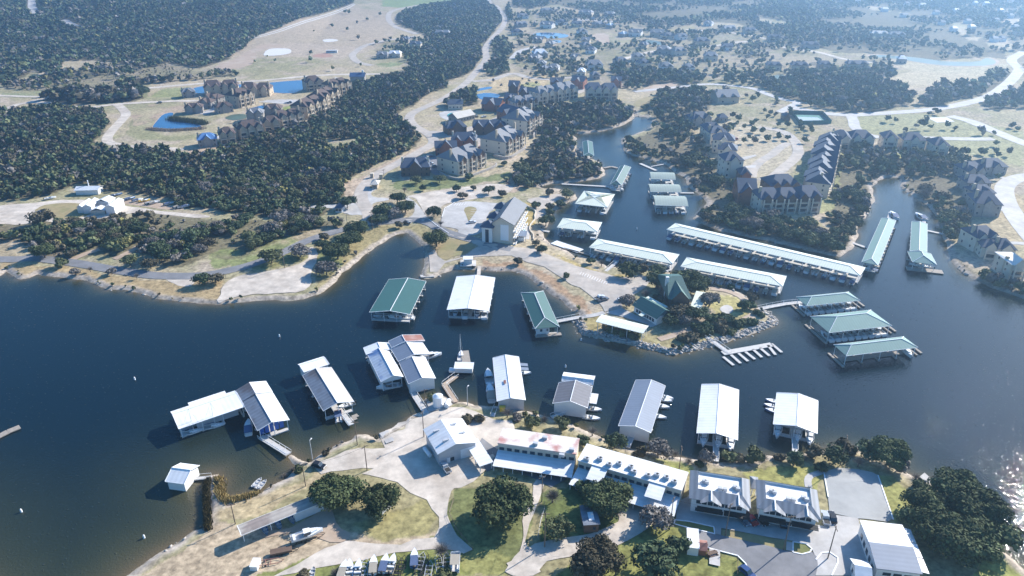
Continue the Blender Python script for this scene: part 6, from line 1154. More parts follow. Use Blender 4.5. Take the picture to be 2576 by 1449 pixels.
wallthing('retaining_wall', 'high curved stone wall below the tallest condominium', [q('a', *p) for p in ((1100, 880), (1140, 820), (1200, 800), (1255, 745), (1240, 700), (1200, 690))], 3, .9, 'rock')
# ---------------------------------------------------------------- island restaurant, gatehouse and others
house('restaurant with a steep green roof, its right slope shining white', q('i', 1035, 415), q('i', 1295, 415), 24, 6, 1, roof='green', wall='brownw', gables=1, chim=1, hip=.15, rise=5.2, gw=9, name='restaurant', cat='restaurant', cm='wall')
house('long low green-roofed restaurant wing running toward the forecourt', q('i', 870, 560), q('i', 925, 600), 10, 4, 1, roof='green', wall='wall', gables=0, chim=0, hip=0, name='restaurant_wing', cat='restaurant wing') if 0 else None
t, W, rz, a = local('restaurant_wing', 'long low green-roofed wing with white porch beside the steep-roofed restaurant', 'restaurant wing', q('i', 880, 610), q('i', 600, 440))
foot(a, rz, W, 9, 1.5) ; foot(a, rz, W, -10, 1.5)
MB().box(0, -9, -1, W, 0, 3.8).build('wall', M['wall'], t); rb = MB(); roof_mb(rb, 0, -9, W, 0, 3.8, 2.8, 0, .8); rb.build('roof', M['green'], t)
for i in range(7): add_win(t, (2 + i * (W - 4) / 6, .05, 1), math.pi, 1.2, 1.5)
MB().slab([(W * .4, 0.3, 3.4), (W * .55, .3, 3.4), (W * .55, 3.4, 2.9), (W * .4, 3.4, 2.9)], .15).build('porch_roof', M['pgreen'], t)
t, W, rz, a = local('restaurant_annex', 'pale green flat annex between the wing and the restaurant', 'annex', q('i', 905, 560), q('i', 1050, 480)); foot(a, rz, W, 13)
MB().box(0, 0, -1, W, 12, 3.4).build('wall', M['wall'], t); MB().slab([(-.6, -.6, 3.5), (W + .6, -.6, 3.5), (W + .6, 12.6, 4.6), (-.6, 12.6, 4.6)], .2).build('roof', M['pgreen'], t)
t, W, rz, a = local('restaurant_terrace', 'green flat-roofed terrace right of the steep restaurant roof', 'terrace roof', q('i', 1300, 470), q('i', 1440, 500)); foot(a, rz, W, 16)
MB().slab([(0, 0, 3.2), (W, 0, 3.2), (W, 16, 4.2), (0, 16, 4.2)], .2).build('roof', M['pgreen'], t)
for xx in (.3, W - .3):
    for yy in (.3, 15.7): MB().box(xx - .15, yy - .15, 0, xx + .15, yy + .15, 3.0).build('post', M['trim'], t)
t, W, rz, a = local('gazebo', 'eight-sided gazebo with a pale green roof behind the restaurant', 'gazebo', q('i', 1045, 195), q('i', 1165, 195)); foot(a, rz, W, W)
m_ = MB(); r_ = W / 2 + .8
for i in range(8):
    a0, a1 = i * math.pi / 4, (i + 1) * math.pi / 4; m_.slab([(W / 2 + r_ * math.cos(a0), W / 2 + r_ * math.sin(a0), 4.2), (W / 2 + r_ * math.cos(a1), W / 2 + r_ * math.sin(a1), 4.2), (W / 2, W / 2, 6.6)], .15)
m_.build('roof', M['pgreen'], t); MB().tube((W / 2, W / 2, -.5), (W / 2, W / 2, 4.1), W / 2 - .6, n=8).build('wall', M['brownw'], t)
s = None
pc = shed('open pavilion with a long pale green roof on the island shore', [(1517, 790.5), (1629, 819), (1622, 835.5), (1499.5, 808.5)][0:0] or [(1499.5, 809.5), (1515, 790.5), (1629, 820), (1620, 838)], 4.6, .3, 'pgreen', .5, floor=False, fingers=False, name='pavilion', cat='pavilion', z0=1.4, caps=False)
EXC.append(np.array([tuple(Dz(*p, 1.5)[:2]) for p in ((1495, 825), (1517, 805), (1635, 832), (1625, 860))]))
t, W, rz, a = local('gatehouse', 'small pale stone gatehouse with a white roof at the entrance fork', 'gatehouse', g(1, 1, 1168, 455), g(1, 1, 1222, 455)); foot(a, rz, W, 8)
MB().box(0, 0, -.5, W, 7, 3.4).build('wall', M['cream'], t); rb = MB(); roof_mb(rb, 0, 0, W, 7, 3.4, 1.8, .9, 1); rb.build('roof', M['beige'], t); add_win(t, (W / 2, -.05, 1), 0, 2, 1.3)
for i, p in enumerate(((1160, 345), (1250, 355))):
    t, W, rz, a = local('gate_pillar', ['left pale stone pillar of the entrance gate', 'right pale stone pillar of the entrance gate'][i], 'gate pillar', g(1, 1, p[0] - 8, p[1]), g(1, 1, p[0] + 8, p[1])); MB().box(0, 0, -.3, 2, 2, 3).build('shaft', M['cream'], t); MB().box(-.2, -.2, 3.0, 2.2, 2.2, 3.3).build('cap', M['pcream'], t)
house('small pyramid-roofed kiosk in the trees left of the road junction', g(1, 1, 800, 690), g(1, 1, 865, 692), 7, 3, 1, roof='rblue', wall='wall', gables=0, chim=0, hip=1, small=1, name='kiosk', cat='kiosk')
t, W, rz, a = local('trailer_kiosk', 'white trailer kiosk with a railed deck on the peninsula shore', 'kiosk', g(1, 1, 2075, 1220), g(1, 1, 2195, 1218)); MB().box(-1, -2, .1, W + 1, 5, .5).build('deck', M['pdeck'], t); MB().box(1, .5, .51, W - 1, 3.8, 3).build('body', M['wall'], t); MB().slab([(.5, 0, 3.2), (W - .5, 0, 3.2), (W - .5, 4.2, 3.3), (.5, 4.2, 3.3)], .15).build('roof', M['white'], t)
# boat storage yard sheds
for i, (x0, y0, x1, y1, dp, h_, lb) in enumerate(((790, 700, 850, 700, 11, 4, 'white gabled shed, left of the storage yard group'), (850, 705, 935, 702, 12, 4.4, 'white gabled shed, second of the storage yard group'), (1075, 712, 1165, 712, 12, 4.8, 'large white gabled shed, right of the storage yard group'), (990, 650, 1105, 655, 7, 4.6, 'white mono-roofed shed behind the storage yard group'), (920, 712, 1060, 710, 5, 2.6, 'row of pale yellow lean-to stalls between the storage yard sheds'))):
    t, W, rz, a = local('storage_shed', lb, 'storage shed', g(0, 1, x0, y0), g(0, 1, x1, y1)); foot(a, rz, W, dp); MB().box(0, 0, -.5, W, dp, h_).build('wall', M['wall' if i != 4 else 'pcream'], t)
    mb = MB(); mb.slab([(-.4, -.4, h_), (W / 2, -.4, h_ + 1.5), (W / 2, dp + .4, h_ + 1.5), (-.4, dp + .4, h_)], .15); mb.slab([(W / 2, -.4, h_ + 1.5), (W + .4, -.4, h_), (W + .4, dp + .4, h_), (W / 2, dp + .4, h_ + 1.5)], .15); mb.quad((0, 0, h_ - .05), (W, 0, h_ - .05), (W / 2, 0, h_ + 1.3)) if i < 3 else None
    mb.build('roof', M['white'], t)
t, W, rz, a = local('storage_shed', 'long white storage building with a vent pipe behind the gravel loop', 'storage shed', g(0, 1, 755, 525), g(0, 1, 980, 520)); foot(a, rz, W, 9); MB().box(0, 2, -.5, W, 9, 3.2).build('wall', M['wall'], t); rb = MB(); roof_mb(rb, 0, 2, W, 9, 3.2, 1.5, 0, .6); rb.build('roof', M['white'], t); MB().tube((W * .47, 7, 3), (W * .47, 7, 8), .3, n=6).build('vent_pipe', M['trim'], t)
# ---------------------------------------------------------------- near shore buildings
t, W, rz, a = local('workshop', 'big white metal boat workshop with a pitched roof', 'workshop', g(1, 3, 1840, 290), g(1, 3, 2110, 215)); hh = 5.5; ff = fit([(1070, 1081), (1161, 1057), (1196, 1112), (1104, 1137)], hh + 2.2); c, ax, rt, Dp, W = ff; p0 = c - rt * W / 2 - ax * Dp / 2; rz = math.atan2(ax.y, ax.x) - math.pi / 2; t.location = (p0.x, p0.y, H1(p0.x, p0.y)); t.rotation_euler[2] = rz; foot(p0, rz, W, Dp, 1)
mb = MB(); mb.box(0, 0, -.5, W, Dp, hh); mb.quad((0, 0, hh), (W, 0, hh), (W * .45, 0, hh + 1.35)); mb.quad((W, Dp, hh), (0, Dp, hh), (W * .45, Dp, hh + 1.35)); mb.build('wall', M['steel'], t)
mb = MB(); mb.slab([(-.7, -.7, hh), (W * .45, -.7, hh + 2), (W * .45, Dp + .7, hh + 2), (-.7, Dp + .7, hh)], .2); mb.slab([(W * .45, -.7, hh + 2), (W + .7, -.7, hh), (W + .7, Dp + .7, hh), (W * .45, Dp + .7, hh + 2)], .2); ro = mb.build('roof', M['white'], t)
for xx, yy in ((W * .12, Dp * .7), (W * .2, Dp * .2), (W * .62, Dp * .75), (W * .7, Dp * .35)): MB().box(xx, yy, hh + .1 + (xx if xx < W * .45 else (W - xx) * .8) / (W * .45) * 2 - .1, xx + 2.0, yy + .7, hh + .3 + (xx + 2.0 if xx < W * .45 else (W - xx) * .8) / (W * .45) * 2).build('skylight', M['steel'], ro)
MB().box(W * .58, -.12, 0, W * .58 + 5, -.02, 4).build('garage_door', M['trim'], t); MB().box(W * .2, -.12, 0, W * .2 + 1.2, -.02, 2.2).build('door', M['trim'], t); MB().box(W * .29, -.12, .6, W * .29 + 1.4, -.02, 2).build('window', M['glass'], t)
t2, W2, rz2, a2 = local('carport', 'white striped lean-to carport attached right of the boat workshop', 'carport', g(1, 3, 2225, 420), g(1, 3, 2390, 350)); ff = fit([(1169, 1115), (1201, 1107), (1241.5, 1164), (1206.5, 1178)], 5.0); c, ax, rt, L, Wd = ff; t2.location = (c.x, c.y, H1(c.x, c.y)); t2.rotation_euler[2] = math.atan2(ax.y, ax.x) - math.pi / 2; EXC.append(np.array([tuple(Dz(*p, 1.5)[:2]) for p in ((1170, 1125), (1205, 1115), (1245, 1180), (1205, 1195))]))
MB().slab([(-Wd / 2, -L / 2, 3.0), (Wd / 2, -L / 2, 3.2), (Wd / 2, L / 2, 3.3), (-Wd / 2, L / 2, 3.1)], .15).build('roof', M['white'], t2)
for xx in (-Wd / 2 + .4, Wd / 2 - .4):
    for k in range(4): MB().box(xx - .12, -L / 2 + .5 + k * (L - 1) / 3, -.3, xx + .12, -L / 2 + .74 + k * (L - 1) / 3, 2.9).build('post', M['trim'], t2)
def flatblock(name, label, cat, cs, h, roofm, wallm, parapet=.5, nwin=0, z0=None):
    """block whose flat roof corners are traced (far left, far right, near right, near left)"""
    c, ax, rt, L, W = fit(cs, h + 2.3); z0 = H1(c.x, c.y); c, ax, rt, L, W = fit(cs, h + z0); rz = math.atan2(ax.y, ax.x) - math.pi / 2
    t = empty(name, (c.x, c.y, z0), rz, label, cat); EXC.append(np.array([tuple((c + rt * sx * (W / 2 + 1.5) + ax * sy * (L / 2 + 1.5))[:2]) for sx, sy in ((-1, -1), (1, -1), (1, 1), (-1, 1))]))
    MB().box(-W / 2, -L / 2, -1, W / 2, L / 2, h - .3).build('wall', M[wallm], t); MB().box(-W / 2 - .2, -L / 2 - .2, h - .295, W / 2 + .2, L / 2 + .2, h).build('roof', M[roofm], t)
    for i in range(nwin):
        x_ = -W / 2 + (i + .5) * W / nwin; add_win(t, (x_, -L / 2 - .05, h * .55), 0, 1.6, 1.1); add_win(t, (x_ + .4, -L / 2 - .05, .1), 0, 1.0, 2.1, 'door', 'trim')
    return t, rz, L, W, c, ax, rt
def awning(s, d, za, zb, m, x0=None, x1=None, posts=8):
    t, rz, L, W, c, ax, rt = s; x0 = -W / 2 if x0 is None else x0; x1 = W / 2 if x1 is None else x1
    o = MB().slab([(x0, -L / 2 - d, zb), (x1, -L / 2 - d, zb), (x1, -L / 2 + .0, za), (x0, -L / 2 + .0, za)], .15).build('awning', M[m], t)
    for i in range(posts + 1): x_ = x0 + .3 + (x1 - x0 - .6) * i / posts; MB().box(x_ - .1, -L / 2 - d + .3, -1, x_ + .1, -L / 2 - d + .5, zb - .16).build('post', M['trim'], o)
b1 = flatblock('motel', 'two-storey motel with a flat roof stained dusty red', 'motel', [(1266, 1063), (1459, 1118), (1440, 1152), (1262, 1103)], 6.2, 'stained', 'pcream', nwin=10)
awning(b1, 7.5, 3.3, 2.8, 'white'); awning(b1, 7.6, 3.36, 2.86, 'white', b1[3] / 2 - 4, b1[3] / 2, 1) if 0 else None
b2 = flatblock('motel', 'longest motel with a flat white roof and ten rooftop air units', 'motel', [(1477, 1117), (1730.5, 1188), (1714, 1234), (1455.5, 1155.5)], 6.2, 'membrane', 'pcream', nwin=14)
awning(b2, 8, 3.3, 2.8, 'white'); t, rz, L, W, c, ax, rt = b2
for k in (.22, .78): MB().slab([(-W / 2 + W * k - 2.5, -L / 2 - 6, 5.2), (-W / 2 + W * k + 2.5, -L / 2 - 6, 5.2), (-W / 2 + W * k + 2.5, -L / 2 - .1, 5.9), (-W / 2 + W * k - 2.5, -L / 2 - .1, 5.9)], .15).build('stair_canopy', M['white'], t)
inv = Matrix.Rotation(-rz, 3, 'Z')
for i, (zx, zy) in enumerate(((750, 285), (885, 282), (975, 340), (1075, 330), (1195, 365), (1225, 415), (1365, 450), (1455, 445), (1550, 470), (1630, 515))):
    p = Dz(*g(2, 3, zx, zy), H1(c.x, c.y) + 6.2); l_ = inv @ (p - Vector((c.x, c.y, p.z))); h_ = empty('air_unit', (p.x, p.y, H1(c.x, c.y) + 6.2), rz, f'grey rooftop air unit, {ORD[i]} from the left on the longest motel', 'air unit', 'air units on the longest motel'); MB().box(-.9, -.6, 0, .9, .6, 1.1).build('casing', M['steel'], h_); MB().tube((.2, 0, 1.1), (.2, 0, 1.2), .4, n=8).build('fan', M['tyre'], h_)
for i, (zx, zy) in enumerate(((235, 130), (500, 245), (600, 190), (330, 70))):
    p = Dz(*g(2, 3, zx, zy), H1(b1[4].x, b1[4].y) + 6.2); h_ = empty('air_unit', (p.x, p.y, p.z), b1[1], f'grey rooftop air unit, {ORD[i]} of four on the red-stained motel roof', 'air unit', 'air units on the red-stained motel'); MB().box(-.8, -.5, 0, .8, .5, 1.0).build('casing', M['steel'], h_)
def hipblock(label, cs, inner, h, gb, zx=0):
    c, ax, rt, L, W = fit(cs, h + 2.3); z0 = H1(c.x, c.y); c, ax, rt, L, W = fit(cs, h + z0); rz = math.atan2(ax.y, ax.x) - math.pi / 2
    t = empty('motel', (c.x, c.y, z0), rz, label, 'motel'); EXC.append(np.array([tuple((c + rt * sx * (W / 2 + 2) + ax * sy * (L / 2 + 2))[:2]) for sx, sy in ((-1, -1), (1, -1), (1, 1), (-1, 1))]))
    w2, l2 = W / 2, L / 2; r_ = 1.6; ins = .14 * W; iy = .13 * L; iN = .24 * L
    O = [(-w2, -l2, h), (w2, -l2, h), (w2, l2, h), (-w2, l2, h)]; I = [(-w2 + ins, -l2 + iN, h + r_), (w2 - ins, -l2 + iN, h + r_), (w2 - ins, l2 - iy, h + r_), (-w2 + ins, l2 - iy, h + r_)]
    mb = MB()
    for i in range(4): j = (i + 1) % 4; mb.slab([O[i], O[j], I[j], I[i]], .2)
    ro = mb.build('roof', M['rgrey2'], t)
    mb = MB()
    for i in range(4): j = (i + 1) % 4; a_, b_ = I[i], I[j]; mb.quad(a_, b_, (b_[0], b_[1], h + .8), (a_[0], a_[1], h + .8)); 
    mb.quad(*[(p[0], p[1], h + .8) for p in I]); mb.build('sunken_flat_roof', M['membrane'], t)
    for xg in gb:
        x_ = -w2 + xg * W; mg = MB(); mg.slab([(x_ - 3, -l2 - 1.2, h - .1), (x_, -l2 - 1.2, h + 1.35), (x_, -l2 + iN, h + 1.35), (x_ - 3, -l2 + .3, h - .1)], .15); mg.slab([(x_, -l2 - 1.2, h + 1.35), (x_ + 3, -l2 - 1.2, h - .1), (x_ + 3, -l2 + .3, h - .1), (x_, -l2 + iN, h + 1.35)], .15); go = mg.build('gable_roof', M['rgrey2'], ro)
        MB().tube((x_, -l2 - 1.2, h + 1.45), (x_, -l2 + iN, h + 1.45), .22, n=4).build('ridge_cap', M['trim'], go)
        bb = MB(); bb.box(x_ - 3.6, -l2 - 1.2, 2.6, x_ + 3.6, -l2 + 1, 2.8); bb.box(x_ - 3.6, -l2 - 1.2, 3.5, x_ + 3.6, -l2 - 1.1, 3.6); bb.build('balcony', M['tyre'], t)
    MB().box(-w2 + 1, -l2 + 1, -1, w2 - 1, l2 - 1, h - .1).build('wall', M['wall'], t)
    for f_ in (0, 1):
        for i in range(8): add_win(t, (-w2 + 3 + i * (W - 6) / 7, -l2 + .95, .8 + f_ * 2.9), 0, 1.4, 1.3); 
    for i in range(5): add_win(t, (-w2 + .95, -l2 + 3 + i * (L - 6) / 4, 3.6), -math.pi / 2, 1.2, 1.2)
    for i, (fx, fy) in enumerate(((-.33, .02), (-.27, -.02), (.0, -.18), (.10, -.18), (.30, -.02), (.36, -.08))):
        p = c + rt * fx * W * .8 + ax * (fy * L * .9 + .6); h_ = empty('air_unit', (p.x, p.y, z0 + h + .8), rz, f'small rooftop air unit, {ORD[i]} from the left inside the sunken roof {zx}', 'air unit', f'air units inside the sunken roof {zx}'); MB().box(-.6, -.5, 0, .6, .5, 1.0).build('casing', M['steel'], h_)
    return t, rz, L, W, c, ax, rt
M['rgrey2'] = mat('ribbed_grey_metal', (.33, .34, .36), .75, .05, .3, spec=.15, stripe=.25, stripe_axis='X', per=.9)
hipblock('white motel with a grey ribbed hip roof, left of the pair', [(1735.5, 1183), (1885.5, 1205.5), (1889, 1279), (1733, 1253)], None, 6.0, (.36, .80), 'of the left motel')
hipblock('white motel with a grey ribbed hip roof, right of the pair', [(1902, 1208), (2054.5, 1230.5), (2067, 1308), (1903, 1277)], None, 6.0, (.28, .78), 'of the right motel')
t, W, rz, a = local('covered_link', 'small grey-roofed link between the two ribbed hip roofs', 'link roof', g(2, 3, 2395, 640), g(2, 3, 2460, 650)); rb = MB(); roof_mb(rb, 0, 0, W, 5, 3.2, 1.2, .8, .3); rb.build('roof', M['rgrey2'], t); MB().box(.2, .2, -.3, .5, .5, 3.1).build('post', M['trim'], t); MB().box(W - .5, .2, -.3, W - .2, .5, 3.1).build('post', M['trim'], t)
w1 = flatblock('white_hall', 'big white low-roofed building in the bottom right corner', 'hall', [(2169.5, 1311.8), (2264.5, 1321.8), (2318, 1440), (2206, 1429)], 5.0, 'white', 'wall', nwin=0)
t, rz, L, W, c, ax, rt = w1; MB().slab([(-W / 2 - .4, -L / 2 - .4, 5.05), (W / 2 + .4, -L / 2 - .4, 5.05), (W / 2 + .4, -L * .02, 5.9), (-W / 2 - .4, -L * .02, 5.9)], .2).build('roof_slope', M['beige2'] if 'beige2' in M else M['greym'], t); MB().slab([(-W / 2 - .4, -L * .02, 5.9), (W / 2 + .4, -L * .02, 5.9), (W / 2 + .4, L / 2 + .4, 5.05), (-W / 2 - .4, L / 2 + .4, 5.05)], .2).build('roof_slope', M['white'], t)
for i in range(5): add_win(t, (-W / 2 - .05, -L / 2 + 3 + i * (L - 6) / 4, 1.2), -math.pi / 2, 1.4, 1.6)
for i in range(3): add_win(t, (-W / 4 + i * W / 4, -L / 2 - .05, 2.6), 0, 2.0, 1.0)
for k in (.34, .02, -.3): MB().slab([(W / 2 + .4, L * k - 2.5, 4.6), (W / 2 + 2.6, L * k - 2.5, 4.2), (W / 2 + 2.6, L * k + 2.5, 4.2), (W / 2 + .4, L * k + 2.5, 4.6)], .12).build('side_canopy', M['white'], t)
house('white gabled building cut by the bottom edge at the right', (2150, 1492), (2182, 1498), 8, 3.4, 1, roof='white', wall='wall', gables=1, chim=0, hip=0, gw=6, name='white_house', cat='building')
bs = shed('long rusty-roofed boat shelter open at the front, on the bottom left bank', [(594, 1323), (804, 1239.8), (815, 1262), (609, 1347)][0:0] or [(609, 1346), (594, 1323), (805, 1239.8), (815, 1262)], 3.2, .5, 'rustroof' if 'rustroof' in M else 'beige', .35, z0=2.3, floor=False, fingers=False, name='boat_shelter', cat='boat shelter', caps=False)
t, rz, L, W, c, ax, rt = bs; MB().box(-W / 2 + .5, -L / 2 + .4, -.5, W / 2 - .4, -L / 2 + 9, 3.0).build('closed_bay', M['wall'], t); EXC.append(np.array([tuple(Dz(*p, 2.5)[:2]) for p in ((590, 1325), (800, 1245), (820, 1285), (615, 1375))]))
for i, (dx, col_) in enumerate(((.12, 'canvas'), (-.03, 'tcanvas'), (.25, 'canvas'))):
    p = c + ax * L * -(.1 - .16 * i) ; boat('jon', (p.x, p.y), rz + R(90), f'small boat stored under the open shelter, {ORD[i]} from the closed bay', 'small boats under the open shelter', 'bhull', None, z=H1(p.x, p.y) + .1)
t, W, rz, a = local('garden_shed', 'tiny white shed under the edge of the broad double oak', 'shed', g(1, 3, 1185, 790), g(1, 3, 1265, 835)); foot(a, rz, W, 6); MB().box(0, 0, -.3, W, 5, 2.6).build('wall', M['wall'], t); rb = MB(); roof_mb(rb, 0, 0, W, 5, 2.6, .8, 0, .4); rb.build('roof', M['white'], t)
t, W, rz, a = local('brown_cabin', 'small brown cabin with a patched metal roof in the shade of the oak', 'cabin', g(2, 3, 725, 1020), g(2, 3, 868, 1010)); foot(a, rz, W, 7); MB().box(0, 0, -.3, W, 6.5, 3.4).build('wall', M['brownw'], t); MB().slab([(-.4, -.4, 3.5), (W + .4, -.4, 3.5), (W + .4, 6.9, 4.2), (-.4, 6.9, 4.2)], .15).build('roof', M['galv_shade'], t); MB().slab([(W * .35, 1, 3.8), (W * .75, 1, 3.8), (W * .75, 4, 4.1), (W * .35, 4, 4.1)], .05).build('roof_patch', M['white'], t); add_win(t, (W * .7, -.05, 1.2), 0, .8, 1)
t, W, rz, a = local('container', 'white storage container beside the small red shed', 'container', g(2, 3, 1760, 1235), g(2, 3, 1868, 1250)); foot(a, rz, W, 8); MB().box(0, 0, -.2, W, 7, 2.9).build('body', M['wall'], t); MB().slab([(-.2, -.2, 3.05), (W + .2, -.2, 3.05), (W + .2, 7.2, 3.05), (-.2, 7.2, 3.05)], .12).build('roof', M['white'], t)
t, W, rz, a = local('red_shed', 'small red-roofed shed right of the white container', 'shed', g(2, 3, 1875, 1240), g(2, 3, 1948, 1250)); foot(a, rz, W, 4); MB().box(0, 0, -.2, W, 3.4, 2.2).build('wall', M['redw'], t); rb = MB(); roof_mb(rb, 0, 0, W, 3.4, 2.2, .9, 0, .3); rb.build('roof', M['rusty'], t)
t, W, rz, a = local('yellow_box', 'small orange-yellow utility box by the shore bushes', 'utility box', g(1, 2, 2452, 1248), g(1, 2, 2475, 1248)); MB().box(0, 0, -.3, 2, 1.2, 1.9).build('cabinet', M['ywall'], t); MB().box(-.1, -.1, 1.9, 2.1, 1.3, 2.0).build('lid', M['ywall'], t)
t, W, rz, a = local('storage_tank', 'upright white cylindrical tank on the gravel pad', 'tank', g(1, 2, 1775, 1205), g(1, 2, 1828, 1205)); m_ = MB(); m_.tube((2, 1, 0), (2, 1, 4.6), 1.9, n=16); m_.build('shell', M['hull'], t); MB().tube((2, 1, 4.6), (2, 1, 5.3), 1.9, .6, 16).build('dome', M['hull'], t)
t, W, rz, a = local('storage_tank', 'two low white tanks lying beside the upright one', 'tank', g(1, 2, 1865, 1190), g(1, 2, 1910, 1195)); 
for k in (0, 2.2): MB().tube((k, -1, 1.0), (k, 2.6, 1.0), .95, n=12).build('tank_body', M['hull'], t)
# ---------------------------------------------------------------- vehicles
def make_car(kind, paint):
    L, W, Hh = {'car': (4.6, 1.85, 1.45), 'pickup': (5.8, 2.0, 1.85), 'suv': (4.9, 1.95, 1.8)}[kind]
    t = empty({'car': 'parked_car', 'pickup': 'pickup_truck', 'suv': 'parked_car'}[kind], (0, 0, -500)); l, w2 = L / 2, W / 2
    def prof(pts, wd, m, nm, par=t):
        mb = MB(); n = len(pts); mb.v = [(-wd, y_, z_) for y_, z_ in pts] + [(wd, y_, z_) for y_, z_ in pts]; mb.f = [tuple(reversed(range(n))), tuple(range(n, 2 * n))] + [(i, (i + 1) % n, n + (i + 1) % n, n + i) for i in range(n)]; mb.m = [0] * len(mb.f); return mb.build(nm, m, par)
    P = M['car_' + paint]
    if kind == 'pickup':
        bd = prof([(-l, .5), (l - .1, .5), (l, .85), (l - .1, 1.05), (l - 1.4, 1.15), (-l, 1.15)], w2, P, 'body'); prof([(l - 1.5, 1.16), (l - 2.1, Hh), (-.5, Hh), (-.75, 1.16)], w2 * .9, P, 'cab'); prof([(l - 1.42, 1.2), (l - 2.05, Hh - .12), (-.45, Hh - .12), (-.7, 1.2)], w2 * .91, M['glass'], 'window')
        MB().box(-w2 + .15, -l + .1, 1.155, w2 - .15, -.9, 1.17).build('load_bed', M['tyre'], t)
    else:
        bd = prof([(-l, .45), (l - .1, .45), (l, .75), (l - .2, .9), (l - 1.3, 1.0), (-l + .1, 1.02)], w2, P, 'body'); prof([(l - 1.35, 1.01), (l - 2.0, Hh - .04), (-l + .8, Hh - .04), (-l + .25, 1.02)], w2 * .86, M['glass'], 'window'); prof([(l - 2.0, Hh - .035), (l - 2.05, Hh), (-l + .85, Hh), (-l + .8, Hh - .035)], w2 * .84, P, 'roof_panel')
    for sx in (-1, 1):
        for yy in (-l * .62, l * .64):
            wh = MB().tube((sx * (w2 - .22), yy, .34), (sx * (w2 + .02), yy, .34), .34, n=12).build('wheel', M['tyre'], t); MB().tube((sx * (w2 + .02), yy, .34), (sx * (w2 + .04), yy, .34), .2, n=8).build('rim', M['steel'], wh)
        MB().box(sx * w2 * .75 - .18, l - .12, .7, sx * w2 * .75 + .18, l + .01, .85).build('headlight', M['trim'], t)
    return t
CP = {}
def car(kind, paint, p, hd, label, group=None):
    k = (kind, paint); first = k not in CP
    if first: CP[k] = make_car(kind, paint)
    o = CP[k] if not CP[k].get('placed') else copy_tree(CP[k]); o['placed'] = 1
    a = at(*p); o.location = (a.x, a.y, a.z + .12); o.rotation_euler = (0, 0, hd); tag(o, label, 'pickup truck' if kind == 'pickup' else 'car', group)
    EXC.append(np.array([(a.x + i * 2.4, a.y + j * 2.4) for i, j in ((-1, -1), (1, -1), (1, 1), (-1, 1))]))
    if not group and 'group' in o: del o['group']
def hdg(a, b): A = at(*a); B = at(*b); return math.atan2(B.y - A.y, B.x - A.x) - math.pi / 2
car('pickup', 'silver', g(1, 3, 1905, 375), hdg(g(1, 3, 1940, 410), g(1, 3, 1880, 330)), 'silver pickup with an open bed parked in front of the boat workshop')
car('suv', 'black', g(1, 3, 635, 355), hdg(g(1, 3, 600, 345), g(1, 3, 690, 365)), 'black car parked at the edge of the broad double oak')
car('car', 'white', g(2, 3, 328, 425), hdg(g(2, 3, 315, 450), g(2, 3, 345, 395)), 'white car in the shade before the red-stained motel')
car('car', 'silver', g(2, 3, 250, 340), hdg(g(2, 3, 240, 350), g(2, 3, 262, 320)), 'silver car under the awning of the red-stained motel')
car('suv', 'silver', g(2, 3, 2195, 905), hdg(g(2, 3, 2170, 880), g(2, 3, 2230, 930)), 'placeholder') if 0 else None
for i, (x_, y_, k, c_, lb) in enumerate(((2325, 905, 'suv', 'grey', 'dark grey car left of the red pickup by the motel pair'), (2395, 895, 'pickup', 'red', 'dark red pickup before the motel pair'), (2510, 905, 'suv', 'black', 'black car right of the red pickup by the motel pair'))): car(k, c_, g(2, 3, x_, y_), hdg(g(2, 3, x_ - 40, y_ - 40), g(2, 3, x_ + 40, y_ + 40)), lb)
car('pickup', 'silver', g(3, 3, 573, 885), hdg(g(3, 3, 590, 935), g(3, 3, 560, 830)), 'silver pickup beside the right motel corner'); car('suv', 'black', g(3, 3, 640, 875), hdg(g(3, 3, 655, 910), g(3, 3, 630, 835)), 'black car right of the silver pickup at the right motel')
car('suv', 'black', g(3, 3, 145, 925), hdg(g(3, 3, 150, 955), g(3, 3, 140, 900)), 'black car in the shade under the right motel')
car('suv', 'blue', g(2, 3, 2360, 1430), hdg(g(2, 3, 2340, 1400), g(2, 3, 2400, 1449)), 'dark blue car cut by the bottom edge on the asphalt drive')
car('pickup', 'white', g(2, 2, 880, 110), hdg(g(2, 2, 850, 125), g(2, 2, 930, 95)), 'white pickup, farther of the two by the peninsula bend'); car('pickup', 'grey', g(2, 2, 912, 128), hdg(g(2, 2, 870, 140), g(2, 2, 950, 120)), 'grey pickup, nearer of the two by the peninsula bend')
car('car', 'white', g(1, 1, 2175, 795), hdg(g(1, 1, 2140, 798), g(1, 1, 2200, 792)), 'white car alone on the hotel car park'); car('car', 'white', g(2, 2, 1100, 135), hdg(g(2, 2, 1080, 135), g(2, 2, 1150, 145)), 'white car half under the grey tree at the forecourt')
car('suv', 'black', g(1, 1, 1520, 805), hdg(g(1, 1, 1500, 805), g(1, 1, 1550, 810)), 'black car by the head of the cove'); car('car', 'white', q('c', 1510, 402), 0.2 + R(90), 'white car in the lodge yard by the pavilion'); car('suv', 'grey', q('c', 1385, 405), R(100), 'grey car at the pavilion corner')
car('suv', 'black', g(0, 0, 1605, 1040), R(90), 'black car alone on the meadow road'); car('suv', 'red', g(2, 2, 2420, 0) if 0 else q('e', 722, 385), R(90), 'dark red car in the shade of the right-hand village'); car('car', 'white', q('b', 1605, 395), R(90), 'white car on the condominium drive'); car('suv', 'black', q('b', 1640, 395), R(90), 'dark car right of the white one on the condominium drive')
car('pickup', 'blue', g(0, 1, 400, 705), R(60), 'blue pickup, left of the two on the gravel loop'); car('pickup', 'black', g(0, 1, 438, 692), R(60), 'black pickup, right of the two on the gravel loop')
